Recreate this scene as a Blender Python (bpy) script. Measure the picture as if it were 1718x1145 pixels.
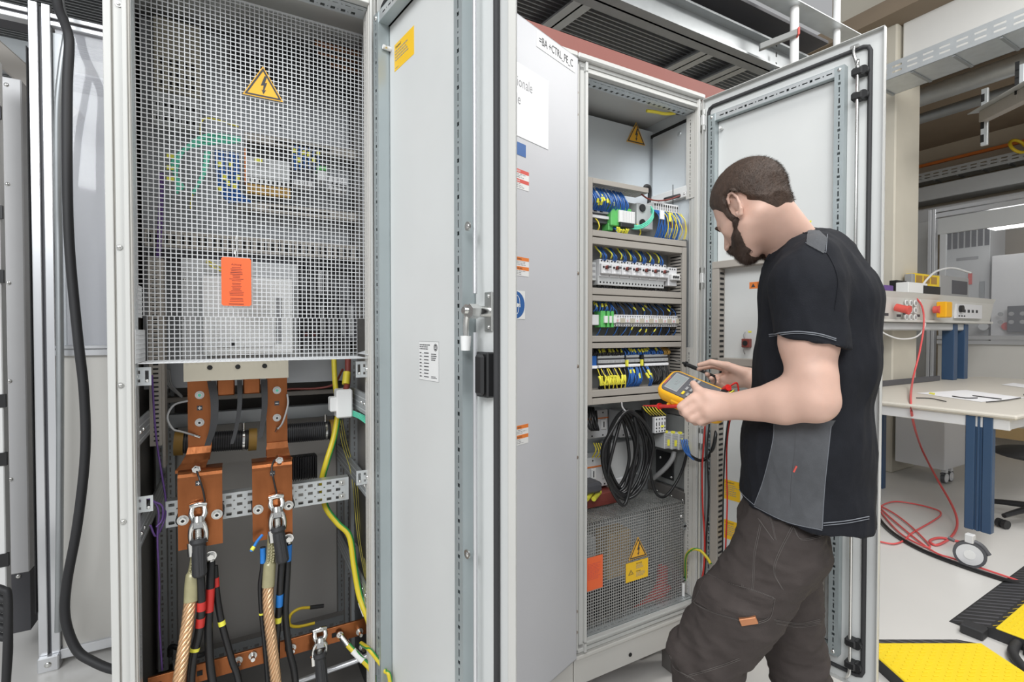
import bpy, bmesh, math, random
import numpy as np
from mathutils import Vector, Matrix, noise
from mathutils.bvhtree import BVHTree
for o in list(bpy.data.objects): bpy.data.objects.remove(o, do_unlink=True)
SC = bpy.context.scene
COL = SC.collection
random.seed(7)
# ------------------------------------------------------------------ camera
F = 830.0; CX = 859.0; CY = 572.5; PITCH = math.atan(14.5 / F); CH = 1.36
cam = bpy.data.cameras.new('camera'); cam.sensor_width = 36; cam.lens = F / 1718 * 36
cam.clip_start = 0.02; cam.clip_end = 60
camo = bpy.data.objects.new('camera', cam); COL.objects.link(camo)
camo.location = (0, 0, CH); camo.rotation_euler = (math.pi / 2 - PITCH, 0, 0)
SC.camera = camo
# ------------------------------------------------------------------ world, lamps, exposure
wd = bpy.data.worlds.new('world'); SC.world = wd; wd.use_nodes = True
bgn = wd.node_tree.nodes['Background']; bgn.inputs[0].default_value = (0.97, 0.98, 1.0, 1); bgn.inputs[1].default_value = 0.40
SC.view_settings.view_transform = 'Standard'; SC.view_settings.look = 'None'
SC.view_settings.gamma = 1; SC.view_settings.use_curve_mapping = False
SC.view_settings.exposure = 0.08
def area(name, loc, target, sx, sy, power, col=(1, 1, 1)):
    l = bpy.data.lights.new(name, 'AREA'); l.shape = 'RECTANGLE'; l.size = sx; l.size_y = sy
    l.energy = power; l.color = col
    o = bpy.data.objects.new(name, l); COL.objects.link(o); o.location = loc
    o.rotation_euler = (Vector(target) - Vector(loc)).to_track_quat('-Z', 'Y').to_euler()
    return o
area('rear_fill_light', (-1.2, -3.0, 4.2), (0.3, 2, 1.2), 4.0, 2.0, 235, (0.95, 0.98, 1.0))  # added fill light behind the camera, brightens the cabinet interiors
area('hall_ceiling_lamp', (1.5, 0.2, 4.4), (1.6, 1.2, 0), 3.0, 0.6, 95, (1.0, 0.99, 0.96))
area('hall_workbench_lamp', (4.6, 2.2, 4.2), (4.6, 2.8, 0), 3.0, 0.6, 115, (1.0, 0.98, 0.95))

# ------------------------------------------------------------------ pixel and cabinet-row geometry
O_ = Vector((0.216, 1.66, 0)); D_ = Vector((0.8750, 0.4841, 0)); N_ = Vector((-0.4841, 0.8750, 0)); UP = Vector((0, 0, 1))
def W(u, v, z): return O_ + D_ * u + N_ * v + UP * z
MROW = Matrix(((D_.x, N_.x, 0, O_.x), (D_.y, N_.y, 0, O_.y), (0, 0, 1, 0), (0, 0, 0, 1)))
def ray(px, py):
    x = (px - CX) / F; z = -(py - CY) / F; c, s = math.cos(PITCH), math.sin(PITCH)
    return Vector((x, c + z * s, z * c - s))
CAM = Vector((0, 0, CH))
def at(px, py, Y):
    r = ray(px, py); return CAM + r * (Y / r.y)
def onv(px, py, v):
    r = ray(px, py); k = (v - (CAM - O_).dot(N_)) / r.dot(N_)
    p = CAM + r * k; q = p - O_
    return q.dot(D_), p.z
def onu(px, py, u):
    r = ray(px, py); k = (u - (CAM - O_).dot(D_)) / r.dot(D_)
    p = CAM + r * k; return (p - O_).dot(N_), p.z
def onz(px, py, z):
    r = ray(px, py); k = (z - CH) / r.z; return CAM + r * k
def pv(px, py, v):
    u, z = onv(px, py, v); return W(u, v, z)

# ------------------------------------------------------------------ materials
def mat(name, col, rough=0.5, metal=0.0, var=0.06, nscale=6.0, bump=0.0, bscale=200.0, stretch=(1, 1, 1), spec=None, alpha=None, trans=0.0, coat=0.0, sss=0.0, emit=None):
    m = bpy.data.materials.new(name); m.use_nodes = True; nt = m.node_tree; b = nt.nodes['Principled BSDF']
    b.inputs['Roughness'].default_value = rough; b.inputs['Metallic'].default_value = metal
    if spec is not None: b.inputs['Specular IOR Level'].default_value = spec
    if trans: b.inputs['Transmission Weight'].default_value = trans
    if coat: b.inputs['Coat Weight'].default_value = coat
    if sss:
        b.inputs['Subsurface Weight'].default_value = sss; b.inputs['Subsurface Radius'].default_value = (0.012, 0.005, 0.003)
    if alpha is not None: b.inputs['Alpha'].default_value = alpha
    if emit: b.inputs['Emission Color'].default_value = (*emit[0], 1); b.inputs['Emission Strength'].default_value = emit[1]
    tc = nt.nodes.new('ShaderNodeTexCoord'); mp = nt.nodes.new('ShaderNodeMapping'); mp.inputs['Scale'].default_value = stretch
    nt.links.new(tc.outputs['Object'], mp.inputs['Vector'])
    n = nt.nodes.new('ShaderNodeTexNoise'); n.inputs['Scale'].default_value = nscale; n.inputs['Detail'].default_value = 5
    nt.links.new(mp.outputs[0], n.inputs['Vector'])
    mx = nt.nodes.new('ShaderNodeMix'); mx.data_type = 'RGBA'
    lo = tuple(max(0, c * (1 - var)) for c in col); hi = tuple(min(1, c * (1 + var)) for c in col)
    mx.inputs[6].default_value = (*lo, 1); mx.inputs[7].default_value = (*hi, 1)
    nt.links.new(n.outputs['Fac'], mx.inputs[0]); nt.links.new(mx.outputs[2], b.inputs['Base Color'])
    if bump:
        n2 = nt.nodes.new('ShaderNodeTexNoise'); n2.inputs['Scale'].default_value = bscale; n2.inputs['Detail'].default_value = 3
        nt.links.new(mp.outputs[0], n2.inputs['Vector'])
        bp = nt.nodes.new('ShaderNodeBump'); bp.inputs['Strength'].default_value = bump; bp.inputs['Distance'].default_value = 0.002
        nt.links.new(n2.outputs['Fac'], bp.inputs['Height']); nt.links.new(bp.outputs[0], b.inputs['Normal'])
    return m
M = {}
def dm(k, *a, **kw): M[k] = mat(k, *a, **kw)
dm('paint', (0.56, 0.56, 0.54), 0.38, var=0.03)
dm('paint_in', (0.66, 0.67, 0.66), 0.42, var=0.04, bump=0.05, bscale=500)
dm('paint_warm', (0.60, 0.585, 0.55), 0.4, var=0.03)
dm('paint_cool', (0.56, 0.565, 0.59), 0.42, var=0.02)
dm('galv', (0.66, 0.69, 0.70), 0.42, 0.75, var=0.12, nscale=14)
dm('galv_dark', (0.40, 0.42, 0.43), 0.45, 0.7, var=0.12, nscale=14)
dm('galv_rail', (0.42, 0.47, 0.48), 0.4, 0.5, var=0.08, nscale=10)
dm('plate', (0.44, 0.455, 0.475), 0.45, 0.45, var=0.08, nscale=5, stretch=(1, 1, 0.3))
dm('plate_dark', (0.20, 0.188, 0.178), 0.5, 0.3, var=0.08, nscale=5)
dm('grid', (0.66, 0.67, 0.68), 0.5, 0.15, var=0.04)
dm('grid_dark', (0.42, 0.42, 0.41), 0.45, 0.5, var=0.1)
dm('chrome', (0.78, 0.78, 0.76), 0.2, 1.0, var=0.05)
dm('steel', (0.62, 0.62, 0.60), 0.3, 0.95, var=0.1, nscale=30)
dm('screw_brown', (0.30, 0.24, 0.19), 0.4, 0.5)
dm('alu', (0.72, 0.73, 0.75), 0.32, 0.7, var=0.04)
dm('copper', (0.34, 0.120, 0.045), 0.33, 0.92, var=0.50, nscale=22, bump=0.35, bscale=70, stretch=(1, 1, 0.35))
dm('dull_yellow', (0.42, 0.36, 0.06), 0.5)
dm('copper_dull', (0.50, 0.22, 0.11), 0.42, 0.7, var=0.25, nscale=14)
dm('earth_yellow', (0.66, 0.52, 0.03), 0.42)
dm('plate_warm', (0.50, 0.48, 0.455), 0.5, 0.2, var=0.08, nscale=5, stretch=(1,1,.3))
dm('copper_light', (0.70, 0.45, 0.26), 0.35, 0.7, var=0.12, nscale=60)
dm('clear_sleeve', (0.36, 0.33, 0.19), 0.25, 0.1, var=0.2, nscale=40)
dm('black', (0.018, 0.018, 0.019), 0.42, var=0.2)
dm('rubber', (0.028, 0.028, 0.03), 0.6, var=0.2, bump=0.1)
dm('gasket', (0.035, 0.035, 0.037), 0.7, var=0.2)
dm('cable_black', (0.014, 0.014, 0.015), 0.33, var=0.2)
dm('cable_grey', (0.33, 0.33, 0.33), 0.45)
dm('hole', (0.012, 0.012, 0.012), 0.8)
dm('duct', (0.37, 0.34, 0.305), 0.5, var=0.03)
dm('white', (0.80, 0.80, 0.79), 0.45, var=0.02)
dm('paper', (0.88, 0.88, 0.90), 0.6, var=0.01)
dm('ink', (0.05, 0.05, 0.055), 0.6)
dm('ink_soft', (0.30, 0.30, 0.31), 0.6)
dm('yellow', (0.85, 0.60, 0.03), 0.45, var=0.04)
dm('sign_yellow', (0.86, 0.45, 0.04), 0.4, var=0.03)
dm('label_yellow', (0.92, 0.56, 0.02), 0.45, var=0.03)
dm('meter_yellow', (0.86, 0.43, 0.01), 0.38, var=0.03)
dm('marker_yellow', (0.85, 0.80, 0.08), 0.45)
dm('wire_yellow', (0.80, 0.66, 0.05), 0.4)
dm('wire_blue', (0.025, 0.12, 0.40), 0.35, var=0.15)
dm('tape_blue', (0.02, 0.20, 0.62), 0.4)
dm('stripe_green', (0.03, 0.24, 0.05), 0.4)
dm('panel_mid', (0.24, 0.245, 0.24), 0.5)
dm('wire_green', (0.10, 0.42, 0.10), 0.4)
dm('mint', (0.12, 0.58, 0.40), 0.4)
dm('green', (0.12, 0.50, 0.13), 0.4)
dm('wire_red', (0.55, 0.03, 0.025), 0.35)
dm('wire_brownred', (0.22, 0.045, 0.035), 0.4)
dm('red', (0.62, 0.025, 0.02), 0.35)
dm('pinkred', (0.72, 0.10, 0.10), 0.35)
dm('redbeam', (0.23, 0.075, 0.06), 0.55, var=0.03)
dm('orange_tag', (0.92, 0.155, 0.045), 0.5, var=0.03)
dm('orange', (0.80, 0.22, 0.04), 0.5)
dm('danger_red', (0.68, 0.10, 0.08), 0.5)
dm('sign_blue', (0.03, 0.12, 0.36), 0.45, var=0.02)
dm('purple', (0.14, 0.07, 0.27), 0.4)
dm('device', (0.52, 0.53, 0.53), 0.5, var=0.03)
dm('device_light', (0.70, 0.70, 0.71), 0.5, var=0.02)
dm('beige', (0.50, 0.46, 0.37), 0.5)
dm('ceramic', (0.42, 0.24, 0.05), 0.5)
dm('bench_blue', (0.035, 0.075, 0.15), 0.4, var=0.05)
dm('desk', (0.66, 0.62, 0.55), 0.4, var=0.02)
dm('bench_panel', (0.62, 0.61, 0.57), 0.5, var=0.02)
dm('machine', (0.55, 0.56, 0.57), 0.5, var=0.03)
dm('plastic_dark', (0.09, 0.09, 0.10), 0.5)
dm('skin', (0.60, 0.385, 0.305), 0.52, var=0.12, nscale=24, sss=0.10, bump=0.07, bscale=340)
dm('galv_plate', (0.70, 0.73, 0.75), 0.42, 0.5, var=0.08, nscale=5)
dm('shirt', (0.010, 0.011, 0.015), 0.85, var=0.3, nscale=30, bump=0.35, bscale=420, spec=0.25)
dm('shirt_grey', (0.085, 0.088, 0.095), 0.85, var=0.15, nscale=60, bump=0.35, bscale=420, spec=0.25)
dm('seam', (0.16, 0.17, 0.19), 0.8)
dm('trousers', (0.056, 0.046, 0.043), 0.85, var=0.22, nscale=25, bump=0.4, bscale=380, spec=0.25)
dm('trouser_seam', (0.105, 0.092, 0.086), 0.85)
dm('hair', (0.045, 0.024, 0.014), 0.6, var=0.5, nscale=120, bump=0.6, bscale=600, stretch=(1, 1, 0.35))
dm('beard', (0.045, 0.024, 0.015), 0.65, var=0.5, nscale=150, bump=0.6, bscale=600)
dm('lcd', (0.27, 0.30, 0.30), 0.25)
dm('wood', (0.62, 0.44, 0.22), 0.5)

def glassmat(name, tint, alpha):
    m = bpy.data.materials.new(name); m.use_nodes = True; nt = m.node_tree; b = nt.nodes['Principled BSDF']
    b.inputs['Base Color'].default_value = (*tint, 1); b.inputs['Roughness'].default_value = 0.05; b.inputs['Alpha'].default_value = alpha
    b.inputs['Specular IOR Level'].default_value = 0.8
    return m
M['acrylic'] = glassmat('acrylic', (0.75, 0.78, 0.84), 0.10)
M['acrylic_fence'] = glassmat('acrylic_fence', (0.80, 0.82, 0.88), 0.30)

# ------------------------------------------------------------------ mesh buffer
class MB:
    def __init__(s): s.v = []; s.f = []; s.m = []; s.mats = []; s.sm = []
    def mi(s, m):
        m = M[m] if isinstance(m, str) else m
        if m not in s.mats: s.mats.append(m)
        return s.mats.index(m)
    def add(s, vs, fs, m, T=None, smooth=False):
        o = len(s.v); k = s.mi(m)
        if T is not None and T.determinant() < 0: fs = [tuple(reversed(f)) for f in fs]
        s.v += [tuple(T @ Vector(p)) if T is not None else tuple(p) for p in vs]
        s.f += [tuple(i + o for i in f) for f in fs]; s.m += [k] * len(fs); s.sm += [smooth] * len(fs)
        return s
    def box(s, a, b, m, T=None, bev=0.0):
        x0, y0, z0 = (min(a[i], b[i]) for i in range(3)); x1, y1, z1 = (max(a[i], b[i]) for i in range(3))
        e = min(bev, (x1 - x0) * .45, (y1 - y0) * .45, (z1 - z0) * .45)
        if e <= 0:
            vs = [(x0,y0,z0),(x1,y0,z0),(x1,y1,z0),(x0,y1,z0),(x0,y0,z1),(x1,y0,z1),(x1,y1,z1),(x0,y1,z1)]
            return s.add(vs, [(0,3,2,1),(4,5,6,7),(0,1,5,4),(1,2,6,5),(2,3,7,6),(3,0,4,7)], m, T)
        def ring(z, i): return [(x0+i,y0+e,z),(x0+e,y0+i,z),(x1-e,y0+i,z),(x1-i,y0+e,z),(x1-i,y1-e,z),(x1-e,y1-i,z),(x0+e,y1-i,z),(x0+i,y1-e,z)]
        def cap(z): return [(x0+e,y0+e,z)]*2 + [(x1-e,y0+e,z)]*2 + [(x1-e,y1-e,z)]*2 + [(x0+e,y1-e,z)]*2
        vs = ring(z0+e, 0) + ring(z1-e, 0) + [(x0+e,y0+e,z0),(x1-e,y0+e,z0),(x1-e,y1-e,z0),(x0+e,y1-e,z0),(x0+e,y0+e,z1),(x1-e,y0+e,z1),(x1-e,y1-e,z1),(x0+e,y1-e,z1)]
        fs = [(i, (i+1) % 8, 8+(i+1) % 8, 8+i) for i in range(8)]
        fs += [(16,19,18,17),(20,21,22,23)]
        for c,(p,q) in enumerate(((0,1),(2,3),(4,5),(6,7))):
            fs += [(16+c, q, p), (20+c, 8+p, 8+q)]
        for c,(p,q) in enumerate(((1,2),(3,4),(5,6),(7,0))):
            d = (c+1) % 4
            fs += [(16+c, 16+d, q, p), (20+d, 20+c, 8+p, 8+q)]
        return s.add(vs, fs, m, T)
    def cyl(s, p0, p1, r, m, T=None, n=16, r2=None, smooth=True):
        p0, p1 = Vector(p0), Vector(p1); r2 = r if r2 is None else r2
        ax = (p1 - p0).normalized(); a = ax.orthogonal().normalized(); b = ax.cross(a)
        vs = [p0 + (a*math.cos(t)+b*math.sin(t))*r for t in [2*math.pi*i/n for i in range(n)]]
        vs += [p1 + (a*math.cos(t)+b*math.sin(t))*r2 for t in [2*math.pi*i/n for i in range(n)]]
        s.add(vs, [(i,(i+1)%n,n+(i+1)%n,n+i) for i in range(n)], m, T, smooth)
        return s.add(vs, [tuple(range(n-1,-1,-1)), tuple(range(n,2*n))], m, T)
    def hexa(s, p0, p1, r, m, T=None): return s.cyl(p0, p1, r, m, T, n=6, smooth=False)
    def dome(s, c, nrm, r, h, m, T=None, n=14):
        c = Vector(c); ax = Vector(nrm).normalized(); a = ax.orthogonal().normalized(); b = ax.cross(a)
        vs = []; R = 4
        for k in range(R):
            t = k/R*math.pi/2
            vs += [c + (a*math.cos(q)+b*math.sin(q))*r*math.cos(t) + ax*h*math.sin(t) for q in [2*math.pi*i/n for i in range(n)]]
        vs.append(c+ax*h); fs = []
        for k in range(R-1): fs += [(k*n+i,k*n+(i+1)%n,(k+1)*n+(i+1)%n,(k+1)*n+i) for i in range(n)]
        fs += [((R-1)*n+i,(R-1)*n+(i+1)%n,R*n) for i in range(n)]
        return s.add(vs, fs, m, T, True)
    def sphere(s, c, r, m, T=None, n=16, sc=(1,1,1)):
        vs=[]; fs=[]; R=n//2; c=Vector(c)
        for k in range(R+1):
            t=math.pi*k/R
            for i in range(n):
                q=2*math.pi*i/n; vs.append(c+Vector((math.sin(t)*math.cos(q)*r*sc[0],math.sin(t)*math.sin(q)*r*sc[1],math.cos(t)*r*sc[2])))
        for k in range(R):
            for i in range(n): fs.append((k*n+i,(k+1)*n+i,(k+1)*n+(i+1)%n,k*n+(i+1)%n))
        return s.add(vs,fs,m,T,True)
    def tube(s, pts, r, m, T=None, n=10, sub=6, closed=False, caps=True):
        P = spline(pts, sub, closed) if sub > 1 else [Vector(p) for p in pts]
        L = len(P); rr = r if callable(r) else (lambda t: r)
        tg = []
        for i in range(L):
            a = P[(i-1) % L] if (closed or i > 0) else P[i]; b = P[(i+1) % L] if (closed or i < L-1) else P[i]
            d = b-a; tg.append(d.normalized() if d.length > 1e-9 else Vector((0,0,1)))
        nn = tg[0].orthogonal().normalized(); vs = []
        for i in range(L):
            nn = (nn - tg[i]*nn.dot(tg[i])); nn = nn.normalized() if nn.length > 1e-6 else tg[i].orthogonal().normalized()
            bb = tg[i].cross(nn); q = rr(i/max(1,L-1))
            vs += [P[i] + (nn*math.cos(t)+bb*math.sin(t))*q for t in [2*math.pi*k/n for k in range(n)]]
        K = L if closed else L-1
        fs = [(i*n+k, i*n+(k+1)%n, ((i+1)%L)*n+(k+1)%n, ((i+1)%L)*n+k) for i in range(K) for k in range(n)]
        s.add(vs, fs, m, T, True)
        if caps and not closed: s.add(vs[:n]+vs[-n:], [tuple(range(n-1,-1,-1)), tuple(range(n,2*n))], m, T)
        return s
    def prism(s, poly, h0, h1, m, T=None, smooth=False):      # poly in local xy, extruded along z
        n = len(poly); vs = [(p[0],p[1],h0) for p in poly]+[(p[0],p[1],h1) for p in poly]
        s.add(vs, [(i,(i+1)%n,n+(i+1)%n,n+i) for i in range(n)], m, T, smooth)
        return s.add(vs, [tuple(range(n-1,-1,-1)), tuple(range(n,2*n))], m, T)
    def holes(s, xs, zs, hole, t, m, T=None):
        """plate in local xy (x from xs, y from zs), front at z=0, thickness t towards -z; hole(i,j) true where open"""
        nx, nz = len(xs)-1, len(zs)-1; V = {}; vs = []; fs = []
        def vid(i, j, k):
            q = (i,j,k)
            if q not in V: V[q] = len(vs); vs.append((xs[i], zs[j], -t if k else 0.0))
            return V[q]
        H = [[hole(i,j) for j in range(nz)] for i in range(nx)]
        op = lambda i,j: i < 0 or j < 0 or i >= nx or j >= nz or H[i][j]
        for i in range(nx):
            for j in range(nz):
                if H[i][j]: continue
                fs.append((vid(i,j,0),vid(i+1,j,0),vid(i+1,j+1,0),vid(i,j+1,0)))
                fs.append((vid(i,j+1,1),vid(i+1,j+1,1),vid(i+1,j,1),vid(i,j,1)))
                if op(i-1,j): fs.append((vid(i,j+1,0),vid(i,j+1,1),vid(i,j,1),vid(i,j,0)))
                if op(i+1,j): fs.append((vid(i+1,j,0),vid(i+1,j,1),vid(i+1,j+1,1),vid(i+1,j+1,0)))
                if op(i,j-1): fs.append((vid(i,j,0),vid(i,j,1),vid(i+1,j,1),vid(i+1,j,0)))
                if op(i,j+1): fs.append((vid(i+1,j+1,0),vid(i+1,j+1,1),vid(i,j+1,1),vid(i,j+1,0)))
        return s.add(vs, fs, m, T)
    def mesh_grid(s, w, h, pitch, bar, t, m, T=None, skip=None):
        nx = max(1, round(w/pitch)); nz = max(1, round(h/pitch)); px, pz = w/nx, h/nz
        xs = [0.0]; zs = [0.0]
        for i in range(nx): xs += [i*px+bar/2, (i+1)*px-bar/2]
        for j in range(nz): zs += [j*pz+bar/2, (j+1)*pz-bar/2]
        xs.append(w); zs.append(h)
        return s.holes(xs, zs, lambda i,j: (i % 2 == 1 and j % 2 == 1) or (skip is not None and skip((xs[i]+xs[i+1])/2, (zs[j]+zs[j+1])/2)), t, m, T)
    def slots(s, L, w, m, T=None, t=0.0015, pat=((0.014,.004),(0.004,.004)), gap=0.008, big=0.0, bigevery=0.1, double=False):
        """perforated rail face: local x across width w, local y along length L; a dash-dot row of openings"""
        ys = [0.0]; hol = []; y = gap; k = 0
        while y + 0.02 < L:
            ln, wd_ = pat[k % len(pat)]; hol.append((y, y+ln, wd_)); ys += [y, y+ln]; y += ln+gap; k += 1
        ys.append(L); wmax = max(p[1] for p in pat); wmin = min(p[1] for p in pat)
        c = w/2; xs = [0, c-wmax/2, c+wmax/2, w] if wmax == wmin else [0, c-wmax/2, c-wmin/2, c+wmin/2, c+wmax/2, w]
        def hl(i, j):
            if j % 2 == 0: return False
            wd_ = hol[(j-1)//2][2]; mid = (xs[i]+xs[i+1])/2
            return abs(mid-c) < wd_/2
        return s.holes(xs, ys, hl, t, m, T)
    def text(s, txt, size, m, T, align='LEFT', ext=0.0002):
        cu = bpy.data.curves.new('tmp_text', 'FONT'); cu.body = txt; cu.size = size; cu.align_x = align; cu.extrude = ext; cu.resolution_u = 3
        ob = bpy.data.objects.new('tmp_text', cu); COL.objects.link(ob); bpy.context.view_layer.update()
        me = bpy.data.meshes.new_from_object(ob.evaluated_get(bpy.context.evaluated_depsgraph_get()))
        s.add([v.co.copy() for v in me.vertices], [tuple(p.vertices) for p in me.polygons], m, T)
        bpy.data.objects.remove(ob, do_unlink=True); bpy.data.curves.remove(cu); bpy.data.meshes.remove(me)
        return s

def spline(pts, sub=6, closed=False):
    P = [Vector(p) for p in pts]; n = len(P); out = []
    if n == 2 and not closed: return [P[0].lerp(P[1], i/4) for i in range(5)]
    K = n if closed else n-1
    for i in range(K):
        p0 = P[(i-1) % n] if (closed or i > 0) else P[0]*2-P[1]
        p1 = P[i]; p2 = P[(i+1) % n]
        p3 = P[(i+2) % n] if (closed or i+2 < n) else P[-1]*2-P[-2]
        for k in range(sub):
            t = k/sub; t2 = t*t; t3 = t2*t
            out.append(0.5*((2*p1)+(p2-p0)*t+(2*p0-5*p1+4*p2-p3)*t2+(3*p1-p0-3*p2+p3)*t3))
    if not closed: out.append(P[-1])
    return out

def frameM(o, x, y, z):
    return Matrix(((x[0],y[0],z[0],o[0]),(x[1],y[1],z[1],o[1]),(x[2],y[2],z[2],o[2]),(0,0,0,1)))
FRONT = lambda u, v, z: frameM(W(u,v,z), D_, UP, -N_)        # local x right along the row, y up, z out of the cabinet front
TOPF = lambda u, v, z: frameM(W(u,v,z), D_, N_, UP)          # faces up
BOTF = lambda u, v, z: frameM(W(u,v,z), -D_, N_, -UP)        # faces down
RIGHTW = lambda u, v, z: frameM(W(u,v,z), N_, UP, D_)        # faces +u   (x into the cabinet)
LEFTW = lambda u, v, z: frameM(W(u,v,z), -N_, UP, -D_)       # faces -u   (x towards the camera)

def tag(o, label=None, cat=None, group=None, kind=None):
    if label: o['label'] = label
    if cat: o['category'] = cat
    if group: o['group'] = group
    if kind: o['kind'] = kind
    return o
def thing(name, loc, label, cat, group=None):
    o = bpy.data.objects.new(name, None); COL.objects.link(o); o.location = loc; o.empty_display_size = 0.05
    tag(o, label, cat, group); o['_org'] = 1
    return o
ORG = {}
def obj(name, mb, parent=None, label=None, cat=None, group=None, kind=None, origin=None):
    """mesh vertices are given in world space; the object's origin goes to the parent's origin, or to its own foot"""
    me = bpy.data.meshes.new(name)
    if parent is not None: org = ORG[parent.name] if parent.name in ORG else Vector(parent.location)
    elif origin is not None: org = Vector(origin)
    else:
        a = np.array(mb.v); lo, hi = a.min(0), a.max(0); org = Vector(((lo[0]+hi[0])/2, (lo[1]+hi[1])/2, lo[2]))
    me.from_pydata([(p[0]-org.x, p[1]-org.y, p[2]-org.z) for p in mb.v], [], mb.f)
    for m in mb.mats: me.materials.append(m)
    me.polygons.foreach_set('material_index', mb.m); me.polygons.foreach_set('use_smooth', mb.sm); me.update()
    o = bpy.data.objects.new(name, me); COL.objects.link(o)
    if parent is not None: o.parent = parent
    else: o.location = org
    ORG[o.name] = org
    return tag(o, label, cat, group, kind)
def copy_tree(o, loc=None, rot=None, label=None, group=None, parent=None):
    c = o.copy(); COL.objects.link(c); c.parent = parent
    if loc is not None: c.location = loc
    if rot is not None: c.rotation_euler = rot
    if label: c['label'] = label
    if group: c['group'] = group
    for ch in list(o.children): copy_tree(ch, parent=c)
    return c
def lines(mb, T, w, h, rows, m='ink_soft', th=0.35, seed=0, x0=0.0, ragged=0.35):
    """rows of fine print: short dashes of word length, top row at y=0 going down"""
    rd = random.Random(seed); dy = h/rows
    for r in range(rows):
        x = x0; end = x0 + w*(1-rd.random()*ragged)
        while x < end:
            l = w*(0.06+0.12*rd.random()); l = min(l, end-x)
            if l > 0: mb.box((x, -r*dy-dy*th, 0), (x+l, -r*dy, 0.00025), m, T)
            x += l + w*0.03
# ================================================================== the hall: floor
mb = MB(); mb.add([(-7,-4,0),(12,-4,0),(12,14,0),(-7,14,0)], [(0,1,2,3)], mat('floor_mat', (0.66,0.645,0.62), 0.32, var=0.07, nscale=1.3, bump=0.03, bscale=40))
obj('floor', mb, kind='structure', origin=(0,0,0))

# ================================================================== cabinets
Z0, Z1 = 0.266, 2.266
DOORZ0, DOORZ1 = 0.262, 2.262
def post(mb, u0, w, sgn, z0, z1):
    """front corner post; sgn=+1: opening lies towards +u"""
    def bx(a, b, v0, v1, m='paint'):
        x0, x1 = (u0+a, u0+b) if sgn > 0 else (u0-a, u0-b)
        mb.box((x0, v0, z0), (x1, v1, z1), m, MROW, bev=0.0012)
    bx(0, w*.30, 0.0, 0.045)
    bx(w*.30, w*.38, 0.006, 0.045, 'paint_warm')
    bx(w*.38, w*.72, 0.001, 0.045)
    bx(w*.72, w*.92, -0.009, 0.030)
    bx(w*.92, w*1.0, -0.004, 0.012, 'paint_warm')
def hframe(mb, u0, u1, z, w, sgn, wl):
    def bx(a, b, v0, v1, m='paint', d=0):
        y0, y1 = (z+a, z+b) if sgn > 0 else (z-a, z-b)
        mb.box((u0+d, v0, y0), (u1-d, v1, y1), m, MROW, bev=0.0012)
    bx(0, w*.30, 0.0, 0.045); bx(w*.30, w*.38, 0.006, 0.045, 'paint_warm', wl*.3); bx(w*.38, w*.72, 0.001, 0.045, 'paint', wl*.38)
    bx(w*.72, w*.92, -0.009, 0.030, 'paint', wl*.72)
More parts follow.
